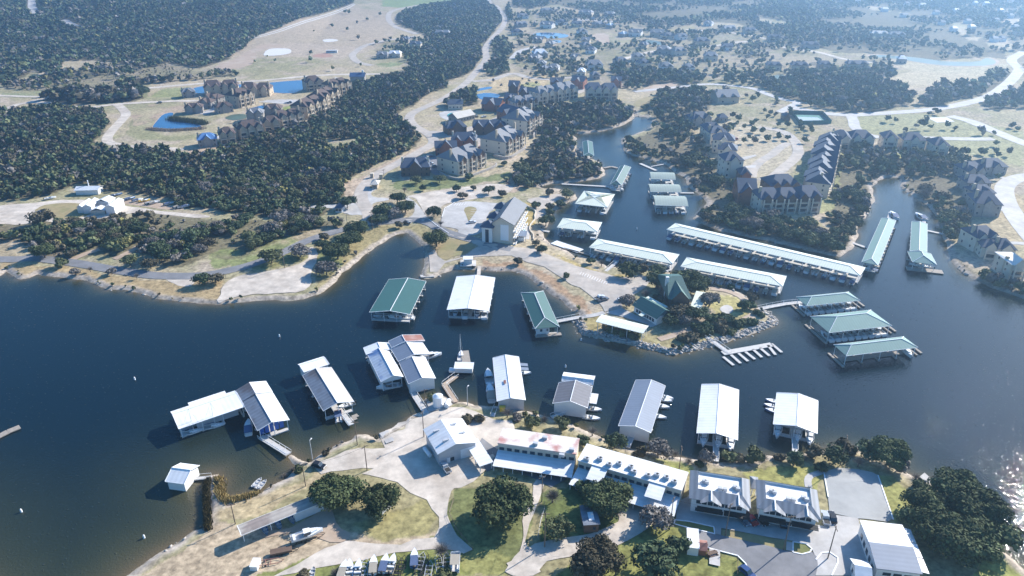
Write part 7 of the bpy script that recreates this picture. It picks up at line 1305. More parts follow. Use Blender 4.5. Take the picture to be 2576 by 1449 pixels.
for i, (x_, y_, c_) in enumerate(((590, 1055, 'silver'), (625, 1030, 'blue'), (655, 1010, 'black'), (690, 1000, 'blue'))): car('car', c_, q('c', x_, y_), R(-50), f'{c_} car, {ORD[i]} from the left in the shaded lodge yard', 'cars in the shaded lodge yard')
for i, (x_, y_, c_) in enumerate(((700, 1110, 'white'), (770, 1155, 'grey'))): car('suv', c_, q('c', x_, y_), R(-70), f'{c_} car near the gate lodge porch')
# ---------------------------------------------------------------- poles
def pole(p, h, label, arm=True, lamp=False, light=False, wood='pole'):
    a = at(*p); o = empty('utility_pole' if not lamp else 'lamp_post', (a.x, a.y, a.z), R(random.uniform(0, 90)), label, 'utility pole' if not lamp else 'lamp post')
    MB().tube((0, 0, -.3), (0, 0, h), .17, .11, 8).build('shaft', M[wood], o)
    if arm: MB().box(-1.2, -.08, h - .7, 1.2, .08, h - .5).build('crossarm', M[wood], o)
    if lamp: MB().box(-.1, -.1, h - .1, 1.2, .1, h).build('arm', M['steel'], o); MB().box(.9, -.18, h - .28, 1.5, .18, h - .1).build('lamp_head', M['trim'], o)
    return o
WIRES = []
poles = [((1, 3), 1690, 50, 11, 'wooden pole at the left corner of the boat workshop'), ((1, 3), 1020, 130, 10, 'wooden pole on the bank above the small inlet'), ((1, 3), 1118, 385, 10, 'wooden pole on the little grass island of the boat yard'), ((1, 3), 500, 545, 9, 'wooden pole left of the broad double oak'),
 ((2, 3), 328, 1160, 13, 'pale pole leaning beside the round bush'), ((2, 3), 300, 700, 10, 'pole by the lane between the two shade oaks'), ((2, 3), 1585, 980, 12, 'pole with a transformer right of the bare tree'), ((2, 3), 2145, 1045, 12, 'pole with wires in front of the left motel'), ((3, 3), 155, 1190, 13, 'pole with wires in front of the right motel'), ((3, 3), 600, 1275, 12, 'pole on the kerbed lawn nearest the white building'),
 ((3, 3), 725, 335, 12, 'pole with crossarm at the top of the gravel pad'), ((2, 3), 1682, 370, 9, 'pole between the longest motel and the water'), ((1, 1), 925, 875, 11, 'pole on the shore road bend'), ((1, 1), 1172, 860, 11, 'pole beside the road junction trees'), ((1, 1), 290, 1250, 11, 'pole beside the gravel lot meadow'), ((2, 1), 250, 1110, 9, 'double-headed pole on the peninsula car park'), ((1, 2), 1705, 1200, 8, 'pole left of the white tanks'), ((0, 3), 2368, 925, 8, 'thin pole left of the rusty shelter'), ((1, 1), 1290, 355, 7, 'dark post right of the entrance gate')]
for k, x_, y_, h, lb in poles: pole(g(*k, x_, y_), h, lb)
for k, x_, y_, h, lb in (((1, 3), 570, 280, 8, 'pale lamp post at the foot of the spit gangway'), ((1, 2), 2130, 1180, 8, 'lamp post with a round lamp on the tank point')): pole(g(*k, x_, y_), h, lb, False, True, wood='steel')
def wire(label, pts):
    o = empty('power_line', pts[0], 0, label, 'power line'); org = Vector(pts[0]); m_ = MB()
    for a, b in zip(pts, pts[1:]):
        a = Vector(a) - org; b = Vector(b) - org; pr = a
        for i in range(1, 9):
            t = i / 8; p = a.lerp(b, t); p.z -= 4 * 1.2 * t * (1 - t); m_.tube(pr, p, .035, n=3); pr = p
    m_.build('cable', M['tyre'], o)
def top(k, x_, y_, h): a = at(*g(*k, x_, y_)); return (a.x, a.y, a.z + h)
wire('power line strung in front of the two ribbed-roof motels', [top((2, 3), 1585, 980, 11.5), top((2, 3), 2145, 1045, 11.5), top((3, 3), 155, 1190, 12.4), top((3, 3), 600, 1275, 11.5)])
wire('power line crossing the boat yard toward the workshop', [top((1, 3), 500, 545, 8.6), top((1, 3), 1118, 385, 9.6), top((1, 3), 1690, 50, 10.6)])
wire('power line beside the lane between the shade oaks', [top((2, 3), 300, 700, 9.6), top((2, 3), 328, 1160, 12.5)])
# ---------------------------------------------------------------- fences
def fence(label, pts, h=1.2, m='pole', step=3.0, cat='fence', solid=False, name='fence'):
    P = [Vector((p[0], p[1])) for p in atp(pts)]; Q_ = []
    for a, b in zip(P, P[1:]):
        n = max(1, int((b - a).length / step)); Q_ += [a.lerp(b, i / n) for i in range(n)]
    Q_.append(P[-1]); zz = H(np.array([p.x for p in Q_]), np.array([p.y for p in Q_])); o = empty(name, (Q_[0].x, Q_[0].y, float(zz[0])), 0, label, cat); org = o.location.copy(); r_ = MB(); s_ = []
    for i, p in enumerate(Q_):
        a = Vector((p.x, p.y, float(zz[i]))) - org; s_.append(a)
    for a in s_: MB().box(a.x - .06, a.y - .06, a.z - .3, a.x + .06, a.y + .06, a.z + h).build('post', M[m], o)
    for a, b in zip(s_, s_[1:]):
        if solid: r_.slab([(a.x - .02, a.y, a.z + h), (b.x - .02, b.y, b.z + h), (b.x + .02, b.y + .02, b.z + h), (a.x + .02, a.y + .02, a.z + h)], h)
        else:
            for k in (.35, .7, 1.0): r_.tube(a + Vector((0, 0, h * k)), b + Vector((0, 0, h * k)), .035, n=3)
    r_.build('rail' if not solid else 'screen', M[m], o)
fence('low dark fence along the lane edge under the left shade oak', G(1, 3, (1990, 690), (1945, 830), (2010, 980), (2180, 1190)))
fence('pale fence along the lane past the round bush', G(2, 3, (330, 780), (290, 900), (260, 1060)), 1.1, 'steel')
fence('dark fence round the lawn with the concrete pad', G(2, 3, (2100, 1260), (2270, 1290), (2265, 1449)), 1.2)
M['court_fence'] = mat('green_screen', (.03, .13, .11), .9, .05)
fence('tall green screen fence round the tennis court', [q('e', *p) for p in ((1500, 25), (1925, 35), (2045, 162), (1612, 172), (1500, 25))], 3.2, 'court_fence', 6, solid=True, name='court_fence')
fence('pale timber guard rail above the upper stone terrace', [q('c', *p) for p in ((1690, 1230), (1800, 1180), (1900, 1130))], 1.0, 'gravel', 3)
# ---------------------------------------------------------------- boats ashore
boat('cruiser', at(*g(1, 3, 520, 1075)), hdg(g(1, 3, 400, 1110), g(1, 3, 640, 1030)), 'white sports cruiser on a trailer in the bottom left yard', None, 'hull', None, z=at(*g(1, 3, 520, 1075)).z + 1.0)
def trailer(label, p, hd, L=7.0, m='tyre', load=None):
    a = at(*p); o = empty('boat_trailer', (a.x, a.y, a.z), hd, label, 'trailer'); f = MB(); 
    for s_ in (-.9, .9): f.box(s_ - .07, -L / 2, .45, s_ + .07, L / 2 - 1.5, .6)
    for k in range(4): f.box(-.83, -L / 2 + .3 + k * 1.4, .46, .83, -L / 2 + .45 + k * 1.4, .59)
    f.tube((-.9, L / 2 - 1.5, .52), (0, L / 2, .5), .07, n=4); f.tube((.9, L / 2 - 1.5, .52), (0, L / 2, .5), .07, n=4); f.build('frame', M[m], o)
    for s_ in (-1.1, 1.1): MB().tube((s_ - .1, -.8, .33), (s_ + .1, -.8, .33), .33, n=10).build('wheel', M['tyre'], o)
    if load: MB().box(-1, -L / 2 + .2, .61, 1, L / 2 - 2, 1.2).build('load_box', M[load], o)
    return o
trailer('empty black trailer under the white sports cruiser', g(1, 3, 520, 1085), hdg(g(1, 3, 400, 1110), g(1, 3, 640, 1030)), 10)
trailer('flat trailer loaded with rusty frames below the sports cruiser', g(1, 3, 290, 1210), hdg(g(1, 3, 200, 1215), g(1, 3, 370, 1175)), 8, load='brownw')
trailer('rusty pair of trailer frames in the bottom left corner', g(1, 3, 130, 1320), hdg(g(1, 3, 30, 1330), g(1, 3, 200, 1300)), 8, m='rusty')
t, W, rz, a = local('white_crate', 'white metal crate at the left end of the trailers', 'crate', g(0, 3, 2520, 1400), g(0, 3, 2600, 1400)); MB().box(0, 0, -.2, W * .9, 3, 1.6).build('box', M['wall'], t); MB().box(-.1, -.1, 1.6, W * .9 + .1, 3.1, 1.7).build('lid', M['white'], t)
row = [(565, 1440, 'jon', 'steel', None, 'small grey boat, far left'), (880, 1410, 'runabout', 'hull', 'tcanvas', 'white speedboat, left of the white pair'), (945, 1400, 'runabout', 'hull', None, 'white speedboat, right of the white pair'), (1030, 1400, 'runabout', 'bhull', None, 'dark-hulled boat right of the white pair'), (1185, 1360, 'runabout', 'hull', 'tcanvas', 'slim white boat in the middle'), (1295, 1345, 'runabout', 'hull', 'canvas', 'largest white boat in the middle'), (1370, 1345, 'runabout', 'steel', None, 'grey boat right of the largest one'), (1595, 1290, 'runabout', 'bhull', 'canvas', 'blue boat in the bush shade'), (2005, 1330, 'pontoon', 'hull', 'tcanvas', 'pale frame boat at the right end')]
for i, (x_, y_, k, hm, cv, lb) in enumerate(row):
    a = at(*g(1, 3, x_, y_)); boat(k, a, R(random.uniform(-6, 10)), lb + ' of the stored boat row', 'boats stored in a row at the bottom edge', hm, cv, z=a.z + .35)
for i, (x_, y_) in enumerate(((1085, 1370), (1430, 1350), (1470, 1345), (1660, 1310), (1700, 1300), (1840, 1330), (1870, 1330), (1920, 1320), (1190, 1440), (1260, 1440), (1330, 1440), (1420, 1440), (1640, 1400), (1700, 1390), (1740, 1400), (1090, 1445))):
    a = at(*g(1, 3, x_, y_)); o = trailer(f'empty boat trailer, {ORD[i]} counted along the stored boat row', g(1, 3, x_, y_), R(random.uniform(-8, 12)), 6.5, random.choice(['steel', 'tyre', 'tyre', 'steel'])); o['group'] = 'empty trailers in the stored boat row'
# boats by the storage loop
for i, (x_, y_, k, hm, cv) in enumerate(((510, 555, 'runabout', 'hull', None), (1310, 560, 'runabout', 'bhull', 'canvas'), (1390, 575, 'runabout', 'hull', 'canvas'), (1455, 580, 'runabout', 'yel', None), (1520, 600, 'runabout', 'steel', None), (1555, 600, 'runabout', 'steel', 'tcanvas'), (1710, 610, 'runabout', 'hull', 'canvas'), (1800, 640, 'runabout', 'hull', 'tcanvas'), (1840, 640, 'runabout', 'hull', None), (1880, 635, 'runabout', 'hull', 'canvas'), (1180, 520, 'runabout', 'bhull', None))):
    if hm == 'yel': M['yel'] = M['ywall']; CD[('yel', None)] = 'yellow'
    CD[('steel', 'tcanvas')] = 'grey'; CD.setdefault((hm, cv), 'white')
    a = at(*g(0, 1, x_, y_)); boat(k, a, R(-48 + random.uniform(-6, 6)), f'{CD[(hm, cv)]} stored boat, {ORD[i]} along the wood edge above the gravel loop' if hm != 'yel' else 'bright yellow stored boat above the gravel loop', 'boats stored along the wood edge', hm, cv, z=a.z + .3)
# far details
a = at(*g(1, 3, 1725, 225)); o = empty('propane_tank', (a.x, a.y, a.z), hdg(g(1, 3, 1710, 200), g(1, 3, 1750, 250)), 'white tank on skids in the workshop shade', 'tank'); MB().tube((0, -2.2, 1), (0, 2.2, 1), .7, n=12).build('shell', M['hull'], o); MB().box(-.6, -1.8, 0, .6, -1.5, .5).box(-.6, 1.5, 0, .6, 1.8, .5).build('saddle', M['steel'], o)
for i in range(3):
    a = at(*g(3, 3, 1600 + i, 470)); 
o = empty('picnic_table', at(*g(2, 3, 2015, 1235)), .3, 'dark picnic table and grill on the concrete pad', 'picnic table'); MB().box(-1.5, -.5, .7, 1.5, .5, .78).build('table_top', M['brownw'], o); MB().box(-1.5, -1, .4, 1.5, -.7, .47).build('bench', M['brownw'], o); MB().box(-1.5, .7, .4, 1.5, 1, .47).build('bench', M['brownw'], o); MB().box(-1.2, -.9, 0, -1.05, .9, .7).build('leg', M['brownw'], o); MB().box(1.05, -.9, 0, 1.2, .9, .7).build('leg', M['brownw'], o)
# ---------------------------------------------------------------- trees
rng = np.random.default_rng(11)
PAL = {'d': (.062, .086, .044), 'o': (.105, .118, .056), 'b': (.095, .084, .054), 'g': (.17, .155, .14), 'y': (.24, .22, .08), 'f': (.075, .095, .042)}
KEYS = ['d', 'o', 'b', 'g', 'y']
def ico(sub):
    bm = bmesh.new(); bmesh.ops.create_icosphere(bm, subdivisions=sub, radius=1); v = np.array([a.co[:] for a in bm.verts]); f = np.array([[a.index for a in p.verts] for p in bm.faces]); bm.free(); return v, f
IC = {1: ico(1), 2: ico(2)}
def crown_np(seed, nq, lobes, qs, flat=.8, core=True):
    """leaf-clump faces spread through a lobed crown of unit radius; returns tri verts and faces"""
    r = np.random.default_rng(seed); L_ = []
    for i in range(lobes):
        a = 2 * math.pi * (i + r.random() * .7) / lobes; k = (.3 + .35 * r.random()) * (0 if i == 0 else 1)
        q_ = .5 if lobes > 10 else 1; a += r.normal(0, .35) if lobes > 6 else 0; k *= 1 + .35 * q_ * (lobes > 6) * r.random()
        L_.append((math.cos(a) * k, math.sin(a) * k, flat * (.62 + .5 * r.random()), (.42 + .22 * r.random()) * (.55 + .45 * q_ if lobes > 6 else 1)))
    L_ = np.array(L_); V = []; F = []
    li = r.integers(0, lobes, nq); n = r.normal(size=(nq, 3)); n /= np.linalg.norm(n, axis=1)[:, None]; n[:, 2] = np.where(n[:, 2] < -.45, -n[:, 2], n[:, 2])
    rad = L_[li, 3] * (.78 + .32 * r.random(nq)); p = L_[li, :3] + n * rad[:, None] * np.array([1, 1, flat])
    nn = n + .55 * r.normal(size=(nq, 3)); nn /= np.linalg.norm(nn, axis=1)[:, None]
    u = np.cross(nn, r.normal(size=(nq, 3))); u /= np.linalg.norm(u, axis=1)[:, None]; w_ = np.cross(nn, u); s = qs * (.45 + 1.3 * r.random(nq) ** 2)[:, None]
    a, b, c, d = p + u * s, p + w_ * s * .7, p - u * s, p - w_ * s * .7
    V = np.stack([a, b, c, d], 1).reshape(-1, 3); base = np.arange(nq) * 4
    F = np.concatenate([np.stack([base, base + 1, base + 2], 1), np.stack([base, base + 2, base + 3], 1)])
    lt = .78 + .44 * r.random(lobes); t = np.repeat((.7 + .6 * r.random(nq)) * lt[li], 4)
    if core:
        cv, cf = IC[1 if nq < 200 else 2]
        for l in L_:
            k = len(V); vv = cv * (l[3] * (.86 if lobes < 9 else .55)) * (.85 + .3 * r.random((len(cv), 1))) * np.array([1, 1, flat]) + l[:3]; V = np.concatenate([V, vv]); F = np.concatenate([F, cf + k]); t = np.concatenate([t, np.repeat(.8 + .3 * r.random(len(cv)), 1)])
    return V, F, t
def twig_np(seed, n=420):
    r = np.random.default_rng(seed); V = []; F = []; k = 0
    for i in range(n):
        th = r.random() * 6.283; ph = r.random() ** .6 * 1.35; d = np.array([math.cos(th) * math.sin(ph), math.sin(th) * math.sin(ph), math.cos(ph)])
        r0 = r.random() * .5; o = np.array([0, 0, .45]) + d * r0 * np.array([1, 1, .8]); e = o + (d + .35 * r.normal(size=3)) * (.35 + .25 * r.random()); sd_v = np.cross(d, r.normal(size=3)); sd_v = sd_v / (np.linalg.norm(sd_v) + 1e-6) * .012
        V += [o - sd_v, o + sd_v, e]; F.append((k, k + 1, k + 2)); k += 3
    for i in range(9):
        th = i * .7; d = np.array([math.cos(th) * .7, math.sin(th) * .7, .9]); o = np.array([0, 0, .2]); s_ = np.array([-math.sin(th), math.cos(th), 0]) * .03; V += [o - s_, o + s_, o + d * .8]; F.append((k, k + 1, k + 2)); k += 3
    V = np.array(V); return V, np.array(F), np.repeat(.8 + .4 * r.random(len(V) // 3), 3)
def colr(c, t): return np.concatenate([np.array(PAL[c])[None, :] * t[:, None], np.ones((len(t), 1))], 1)
TP = {}
def tree_proto(kind, big, var):
    k = (kind, big, var)
    if k in TP: return TP[k]
    if kind == 'w': V, F, t = twig_np(var + 3, 700 if big else 380); cl = colr('g', t * 1.05)
    else: V, F, t = crown_np(var * 7 + 1, 8500 if big == 2 else (1500 if big else 420), 17 if big == 2 else (10 if big else 6), .048 if big == 2 else (.09 if big else .15), .72 if big == 2 else .85); cl = colr(kind, t)
    me = np_mesh('crown', V, F, M['leaf'], cl, 3)
    mb = MB(); mb.tube((0, 0, -.1), (0.02, 0, .55), .075, .045, 7)
    for i in range(5): a = i * 1.257 + var; mb.tube((0.02, 0, .35), (.45 * math.cos(a), .45 * math.sin(a), .85), .035, .012, 5)
    TP[k] = (me, mb.mesh('trunk', M['bark'])); return TP[k]
NM = {'d': 'oak_tree', 'o': 'oak_tree', 'f': 'live_oak_tree', 'b': 'oak_tree', 'g': 'grey_tree', 'y': 'yellow_tree', 'w': 'bare_tree'}
ADJ = {'d': 'dark green', 'o': 'olive green', 'f': 'broad green', 'b': 'brown-leaved', 'g': 'grey-leaved', 'y': 'yellow-green', 'w': 'bare grey'}
placed = []
def tree(x_, y_, z_, r_, kind, label, group=None, shrub=False):
    big = 2 if r_ > 6.2 else (1 if r_ > 3.4 else 0); cm, tm = tree_proto(kind, big, random.randint(0, 3))
    o = empty('shrub' if shrub else NM[kind], (x_, y_, z_), random.uniform(0, 6.28), label, 'shrub' if shrub else 'tree', group)
    c = link_mesh('crown', cm, o, (0, 0, r_ * (-.3 if shrub else .12))); t = link_mesh('trunk', tm, o); sc = (r_ * random.uniform(.94, 1.06), r_ * random.uniform(.94, 1.06), r_ * random.uniform(.85, 1.0)); c.scale = sc; t.scale = (r_, r_, r_ * 1.0)
    placed.append((x_, y_, r_)); return o
SINGLES = """850 1268 8.6 f left half of the broad double oak over the boat shelter
958 1282 7.2 f right half of the broad double oak beside the tiny white shed
886 1258 6.4 f middle crown joining the broad double oak
1264 1300 10 f giant round shade oak left of the pale lane
1518 1282 8 f tall shade oak in front of the longest motel
1565 1262 4.5 f lower crown at the right foot of the motel shade oak
1470 1240 4 d small tree at the left foot of the motel shade oak
2395 1262 10 f top crown of the giant oak mass by the right water
2330 1300 9 f left upper crown of the giant oak mass
2448 1330 11 f right crown of the giant oak mass above the water
2352 1372 10 f left lower crown of the giant oak mass
2420 1400 10.5 f lowest crown of the giant oak mass near the bottom edge
2500 1372 7 f outermost right crown of the giant oak mass
2290 1330 6 d dark crown between the white hall and the giant oak mass
1176 1060 3.2 b left brown bush behind the boat workshop
1206 1058 3.2 b right brown bush behind the boat workshop
1276 1050 4.2 w grey bush right of the yellow box
1300 1054 3 g small grey bush above the red-stained motel
1340 1074 4 o olive bush above the red-stained motel
1370 1058 3.5 w twiggy bush by the gangway of the grey pitched shed
1413 1078 4 o olive bush right of the gangway of the grey pitched shed
1490 1096 4.2 w bare tree between the two flat-roofed motels
1466 1118 3 d low dark tree touching the longest motel corner
1545 1128 5 d dense dark tree behind the longest motel
1607 1142 3 b brown bush right of the blue-grey shed gangway
1658 1145 5.6 g large grey-green tree behind the longest motel
1698 1150 3 w thin grey tree at the water behind the longest motel
1732 1164 3 w bare bush at the far right corner of the longest motel
1778 1164 3.8 g grey bush left of the gangway of the widest shed
1758 1170 2.4 d small dark shrub left of the gangway of the widest shed
1833 1160 3.6 o olive tree right of the gangway of the widest shed
1857 1162 3 b brown tree behind the left ribbed-roof motel
1893 1160 4.6 o taller tree behind the gap of the two ribbed-roof motels
1923 1156 2.6 w bare shrub at the water behind the right ribbed-roof motel
1959 1156 2.4 b red-brown shrub left of the rightmost gangway
1997 1170 4.6 d dark tree right of the rightmost gangway
2022 1156 3 w bare shrub behind the dark tree right of the rightmost gangway
2044 1150 3.8 b brown shrub at the water above the footpath
2066 1180 3 d dark shrub over the footpath end
2097 1166 6 d broad dark tree left of the crossarm pole
2118 1130 3.8 b brown tree at the outermost shore tip
2138 1138 3.6 b brown shrub right of the outermost shore tip
2180 1152 5.4 d dark tree at the top edge of the gravel pad
2158 1174 4 w bare tree casting a shadow on the gravel pad
2232 1168 8 f big bright green tree on the shore right of the gravel pad
2256 1184 4.5 g grey tree at the foot of the big green shore tree
2303 1204 3 w bare shrub beside the shore slab
2312 1226 3.4 d dark shrub below the shore slab
1390 1264 5 w wide bare tree between the two shade oaks
1405 1348 5 o round olive bush beside the pale pole
1540 1306 5 w bare tree at the foot of the motel shade oak
1645 1322 6 g twiggy dark tree on the bend of the pale drive
1502 1432 7.5 b large brown tree at the bottom edge, right half of the pair
1470 1450 6 b large brown tree at the bottom edge, left half of the pair
1548 1446 4.5 w pale bare tree right of the large brown pair
1652 1450 7 d large dark tree at the bottom edge
1703 1384 4.6 d dark tree left of the white container
1111 1400 4.8 w wide bare tree at the right end of the stored boat row
844 1446 3.4 w bare bush at the left end of the stored boat row
762 1452 3 b brown bush cut by the bottom edge below the trailers
1119 1450 3 o olive bush cut by the bottom edge below the bare tree
752 1184 2.6 o green bush by the foot of the spit gangway
736 1186 2.4 w bare bush left of the green one by the spit gangway
716 1200 2.4 w bare bush at the inner side of the spit
820 1142 1.8 b pinkish shrub on the bank of the small inlet
1089 1003 3 o sparse bush on the tank pad corner
1098 620 7.6 f big dark oak at the neck of the peninsula
899 596 7 d dark oak on the cove shore, topmost of the cluster
878 622 7.2 f oak on the cove shore, second of the cluster
850 652 7.6 f oak on the cove shore, third of the cluster
822 692 5.2 g grey-green oak on the cove shore nearest the gravel lot
816 604 3 b brown tree beside the gravel lot driveway
811 628 3.8 d dark tree right of the gravel lot driveway
756 646 5 g grey-green tree at the shore road above the gravel lot
684 662 5.6 o olive tree at the top left of the gravel lot meadow
949 565 4.6 d dark tree at the road junction below the thicket
874 524 5.2 d dark round tree left of the road junction
1000 512 4.8 d dark tree at the top of the traffic island
964 545 5.8 f large oak, left on the traffic island
1020 535 6.4 f large oak, right on the traffic island
990 548 4.6 g grey tree between the oaks of the traffic island
1092 546 4.2 d dark tree on the corner of the hotel car park
1004 573 2.6 b small brown tree above the cove head
1164 500 3.2 b brown tree at the middle of the hotel car park edge
1229 488 3.5 d round tree on the upper hotel car park
1191 478 2.2 b tiny brown tree on the upper hotel car park
1149 482 3 d dark tree left on the upper hotel car park
1064 480 2.6 d small dark tree on the lodge lawn
1049 462 4 o pale olive tree in front of the gate lodge
1106 460 4 o pale olive tree right of the gate lodge
1018 484 3 w bare tree on the lodge lawn
1181 452 3.2 d dark tree by the stone retaining wall
1264 494 2.8 b brown tree above the hotel
1269 416 2.6 d small tree beside the stone terraces
1109 570 3 w bare tree at the hotel driveway
1363 636 3.2 d round tree on the verge of the marina car park
1350 618 2.6 b brown tree below the hotel pool
1303 664 2.6 b brown tree on the marina car park edge
1424 700 2 o tiny palm-like tree on the marina car park
1349 524 3 d small tree on the service lane above the hotel pool
1383 528 3 b brown tree right of the service lane
1410 522 3.4 d dark tree near the lane end above the cove
1384 542 3 d dark tree on the bank beside the service lane
1373 568 4.4 d dark tree on the bank above the white ramp
1383 492 2.8 b brown tree on the small headland
1425 498 4 o pale shrub covering the small headland tip
1583 698 5 f dark tree at the parking strip behind the long green dock
1615 686 3.4 b brown tree beside the parking strip
1652 694 4 o olive bush by the channel between the two long docks
1486 664 2.6 d small tree beside the dock gangway
1513 670 3 w bare tree right of the dock gangway
114 648 6.6 f large blue-green tree above the shore road at far left
155 672 3.4 o round tree on the lake side of the shore road
190 692 2.6 g small grey tree on the lake side of the shore road
282 690 2.4 g second small grey tree on the lake side of the shore road
328 668 4 o olive tree above the shore road
380 676 4 b orange-brown tree above the shore road
182 646 3 b dark red shrub right of the large blue-green tree
510 716 4 d dark tree left on the lake point beside the gravel lot
543 712 3.6 b maroon tree right on the lake point beside the gravel lot
228 684 2.4 w bare little tree on the lake bank
345 702 2.4 w leaning bare tree on the lake bank"""
ISL = """880 130 7 f large oak behind the restaurant, left of the gazebo
1240 75 6 f large oak behind the restaurant, topmost
1400 210 6.4 f large oak at the right shoulder of the restaurant
1340 60 5 d dark oak behind the restaurant by the channel
1470 120 4.5 d dark oak at the right end of the restaurant grove
1555 370 6 g grey-green oak between restaurant and garden circle
975 230 4.6 w bare tree below the gazebo
750 270 4.4 w bare tree left of the restaurant wing
510 370 5 g grey-green tree at the restaurant forecourt
890 345 4.4 b brown tree between wing and restaurant
1150 510 5.6 b dense brown tree in front of the restaurant
1320 545 5 d dark tree in front of the green terrace
1450 530 4.6 d dark tree below the green terrace
1060 610 4.4 d dark tree right of the wing end
1220 600 4.4 g grey tree on the shaded island slope
1980 420 3.8 d dark tree left of the floating walkway landing
2085 400 3 d small tree at the floating walkway landing
2090 315 3.8 b brown tree at the north tip of the island
2210 490 2.6 o small shrub on the island tip
1830 150 2.4 d tiny tree on the island's channel shore"""
SHR = """1440 720 1540 650 1640 640 1600 580 1700 600 1790 560 1350 790 1500 720 1700 690 1400 660 1260 800|3|bd|dark shrub in the thick belt above the island rocks|dark shrubs above the island rocks
1970 590 2090 590 1820 710 1900 620 1780 520 2160 470|2.4|od|low shrub scattered on the island's east slope|low shrubs on the island's east slope
250 655 330 690 400 690 470 730 530 740 610 770|2.6|bo|autumn-brown bush in front of the open pavilion|bushes in front of the open pavilion
1640 510 1690 505 1740 500 1600 500|1.6|d|clipped shrub below the garden circle|clipped shrubs below the garden circle"""
IS2 = set('%.1f %.1f %s' % (*q('i', float(l.split()[0]), float(l.split()[1])), ' '.join(l.split()[2:])) for l in ISL.split('\n'))
SINGLES += "\n" + "\n".join("%.1f %.1f %s" % (*q('i', float(l.split()[0]), float(l.split()[1])), ' '.join(l.split()[2:])) for l in ISL.split("\n"))
ns = 0
for l in SINGLES.split("\n"):
    a = l.split(' ', 4); p = at(float(a[0]), float(a[1])); k = a[3]; lab = a[4]
    a[2] = float(a[2]) * ((.72 if float(a[2]) < 7 else .82 if float(a[0]) > 2200 else .88) if float(a[1]) > 1000 else 1) * (.8 if l in IS2 else 1)
    small_ = float(a[2]) < 2.7 and ('bush' in lab or 'shrub' in lab)
    if not any(s_ in lab for s_ in ('green', 'brown', 'dark', 'grey', 'bare', 'pale', 'olive', 'maroon', 'oak')): lab = ADJ[k] + ' ' + lab
    tree(p.x, p.y, p.z, float(a[2]), k, lab, shrub=small_); ns += 1
for l in SHR.split("\n"):
    c_, r_, ks, lb, gp = l.split('|'); c_ = [float(v) for v in c_.split()]
    for i in range(0, len(c_), 2):
        p = at(*q('i', c_[i], c_[i + 1])); tree(p.x, p.y, p.z, float(r_) * random.uniform(.8, 1.2), ks[(i // 2) % len(ks)], lb, gp, True); ns += 1
# sampled woods
cand = []
pl = np.array(placed)
for wi, (W_, P) in enumerate(zip(WOODS, WPOLY)):
    _, dens, sp, (r0, r1), pw, clump, where = W_
    x0, y0 = P.min(0); x1, y1 = P.max(0); gx_, gy_ = np.meshgrid(np.arange(x0, x1, sp), np.arange(y0, y1, sp * .9)); gx_ = gx_ + (np.arange(gx_.shape[0])[:, None] % 2) * sp / 2
    px = (gx_ + rng.uniform(-.5, .5, gx_.shape) * sp).ravel(); py = (gy_ + rng.uniform(-.36, .36, gx_.shape) * sp).ravel()
    k = (np.abs(px) < (py + 60) * .80) & pip(px + 5 * (fbm(px, py, 15, 3, 2) - .5), py, P); px, py = px[k], py[k]
    pr = np.full(len(px), dens)
    if clump: pr = np.clip(dens * 2.2 * (fbm(px, py, clump, 77 + wi, 3) - .5) * 4 + dens, 0, 1)
    k = rng.random(len(px)) < pr; px, py = px[k], py[k]
    rr = (r0 + (r1 - r0) * rng.random(len(px)) ** 1.4) * np.where(rng.random(len(px)) < .08, 1.4, 1)
    for C_ in CLEARINGS: k = ~pip(px, py, C_); px, py, rr = px[k], py[k], rr[k]
    bias = fbm(px, py, 45, 9, 2)
    w_ = np.array(pw, float)[None, :] * np.stack([1.3 - bias, .8 + 0 * bias, (bias * 2) ** 3, (1.6 - bias) ** 2 * .6, 1 + 0 * bias], 1); w_ /= w_.sum(1)[:, None]
    kk = (rng.random(len(px))[:, None] > np.cumsum(w_, 1)).sum(1).clip(0, 4)
    cand.append(np.stack([px, py, rr, kk, np.full(len(px), wi)], 1))
cand = np.concatenate(cand)
px, py = cand[:, 0], cand[:, 1]; keep = np.ones(len(cand), bool)
for E_ in EXC:
    mn = E_.min(0) - 3; mx = E_.max(0) + 3; m = keep & (px > mn[0]) & (px < mx[0]) & (py > mn[1]) & (py < mx[1])
    i = np.where(m)[0]
    if len(i): keep[i] &= ~(pip(px[i], py[i], E_) | (segdist(px[i], py[i], E_) < cand[i, 2] * .45))
for P in PONDS.values(): keep &= ~pip(px, py, P)
for a in pl: keep &= (px - a[0]) ** 2 + (py - a[1]) ** 2 > (a[2] * .75 + cand[:, 2] * .5) ** 2
n_ = py < 760; keep[n_] &= shore(px[n_], py[n_]) > 1.2
cand = cand[keep]
zc = H(cand[:, 0], cand[:, 1]); dist = np.sqrt(cand[:, 0] ** 2 + cand[:, 1] ** 2 + (CAM_H - zc) ** 2); app = cand[:, 2] / dist
inv_ = (np.abs(cand[:, 0]) < cand[:, 1] * .70)
order = np.argsort(-app * inv_); NI = 300 - ns; ind = set(order[:NI].tolist())
for i in order[:NI]:
    x_, y_, r_, kk, wi = cand[i]; k = KEYS[int(kk)]; wh = WOODS[int(wi)][6]; k2 = 'w' if (k == 'g' and random.random() < .4) else k
    tree(x_, y_, float(zc[i]), r_, k2, f'{ADJ[k2]} tree {wh}', f'{ADJ[k2]} trees {wh}')
rest = np.array([i for i in range(len(cand)) if i not in ind]); print('trees', len(cand), 'singles', ns)
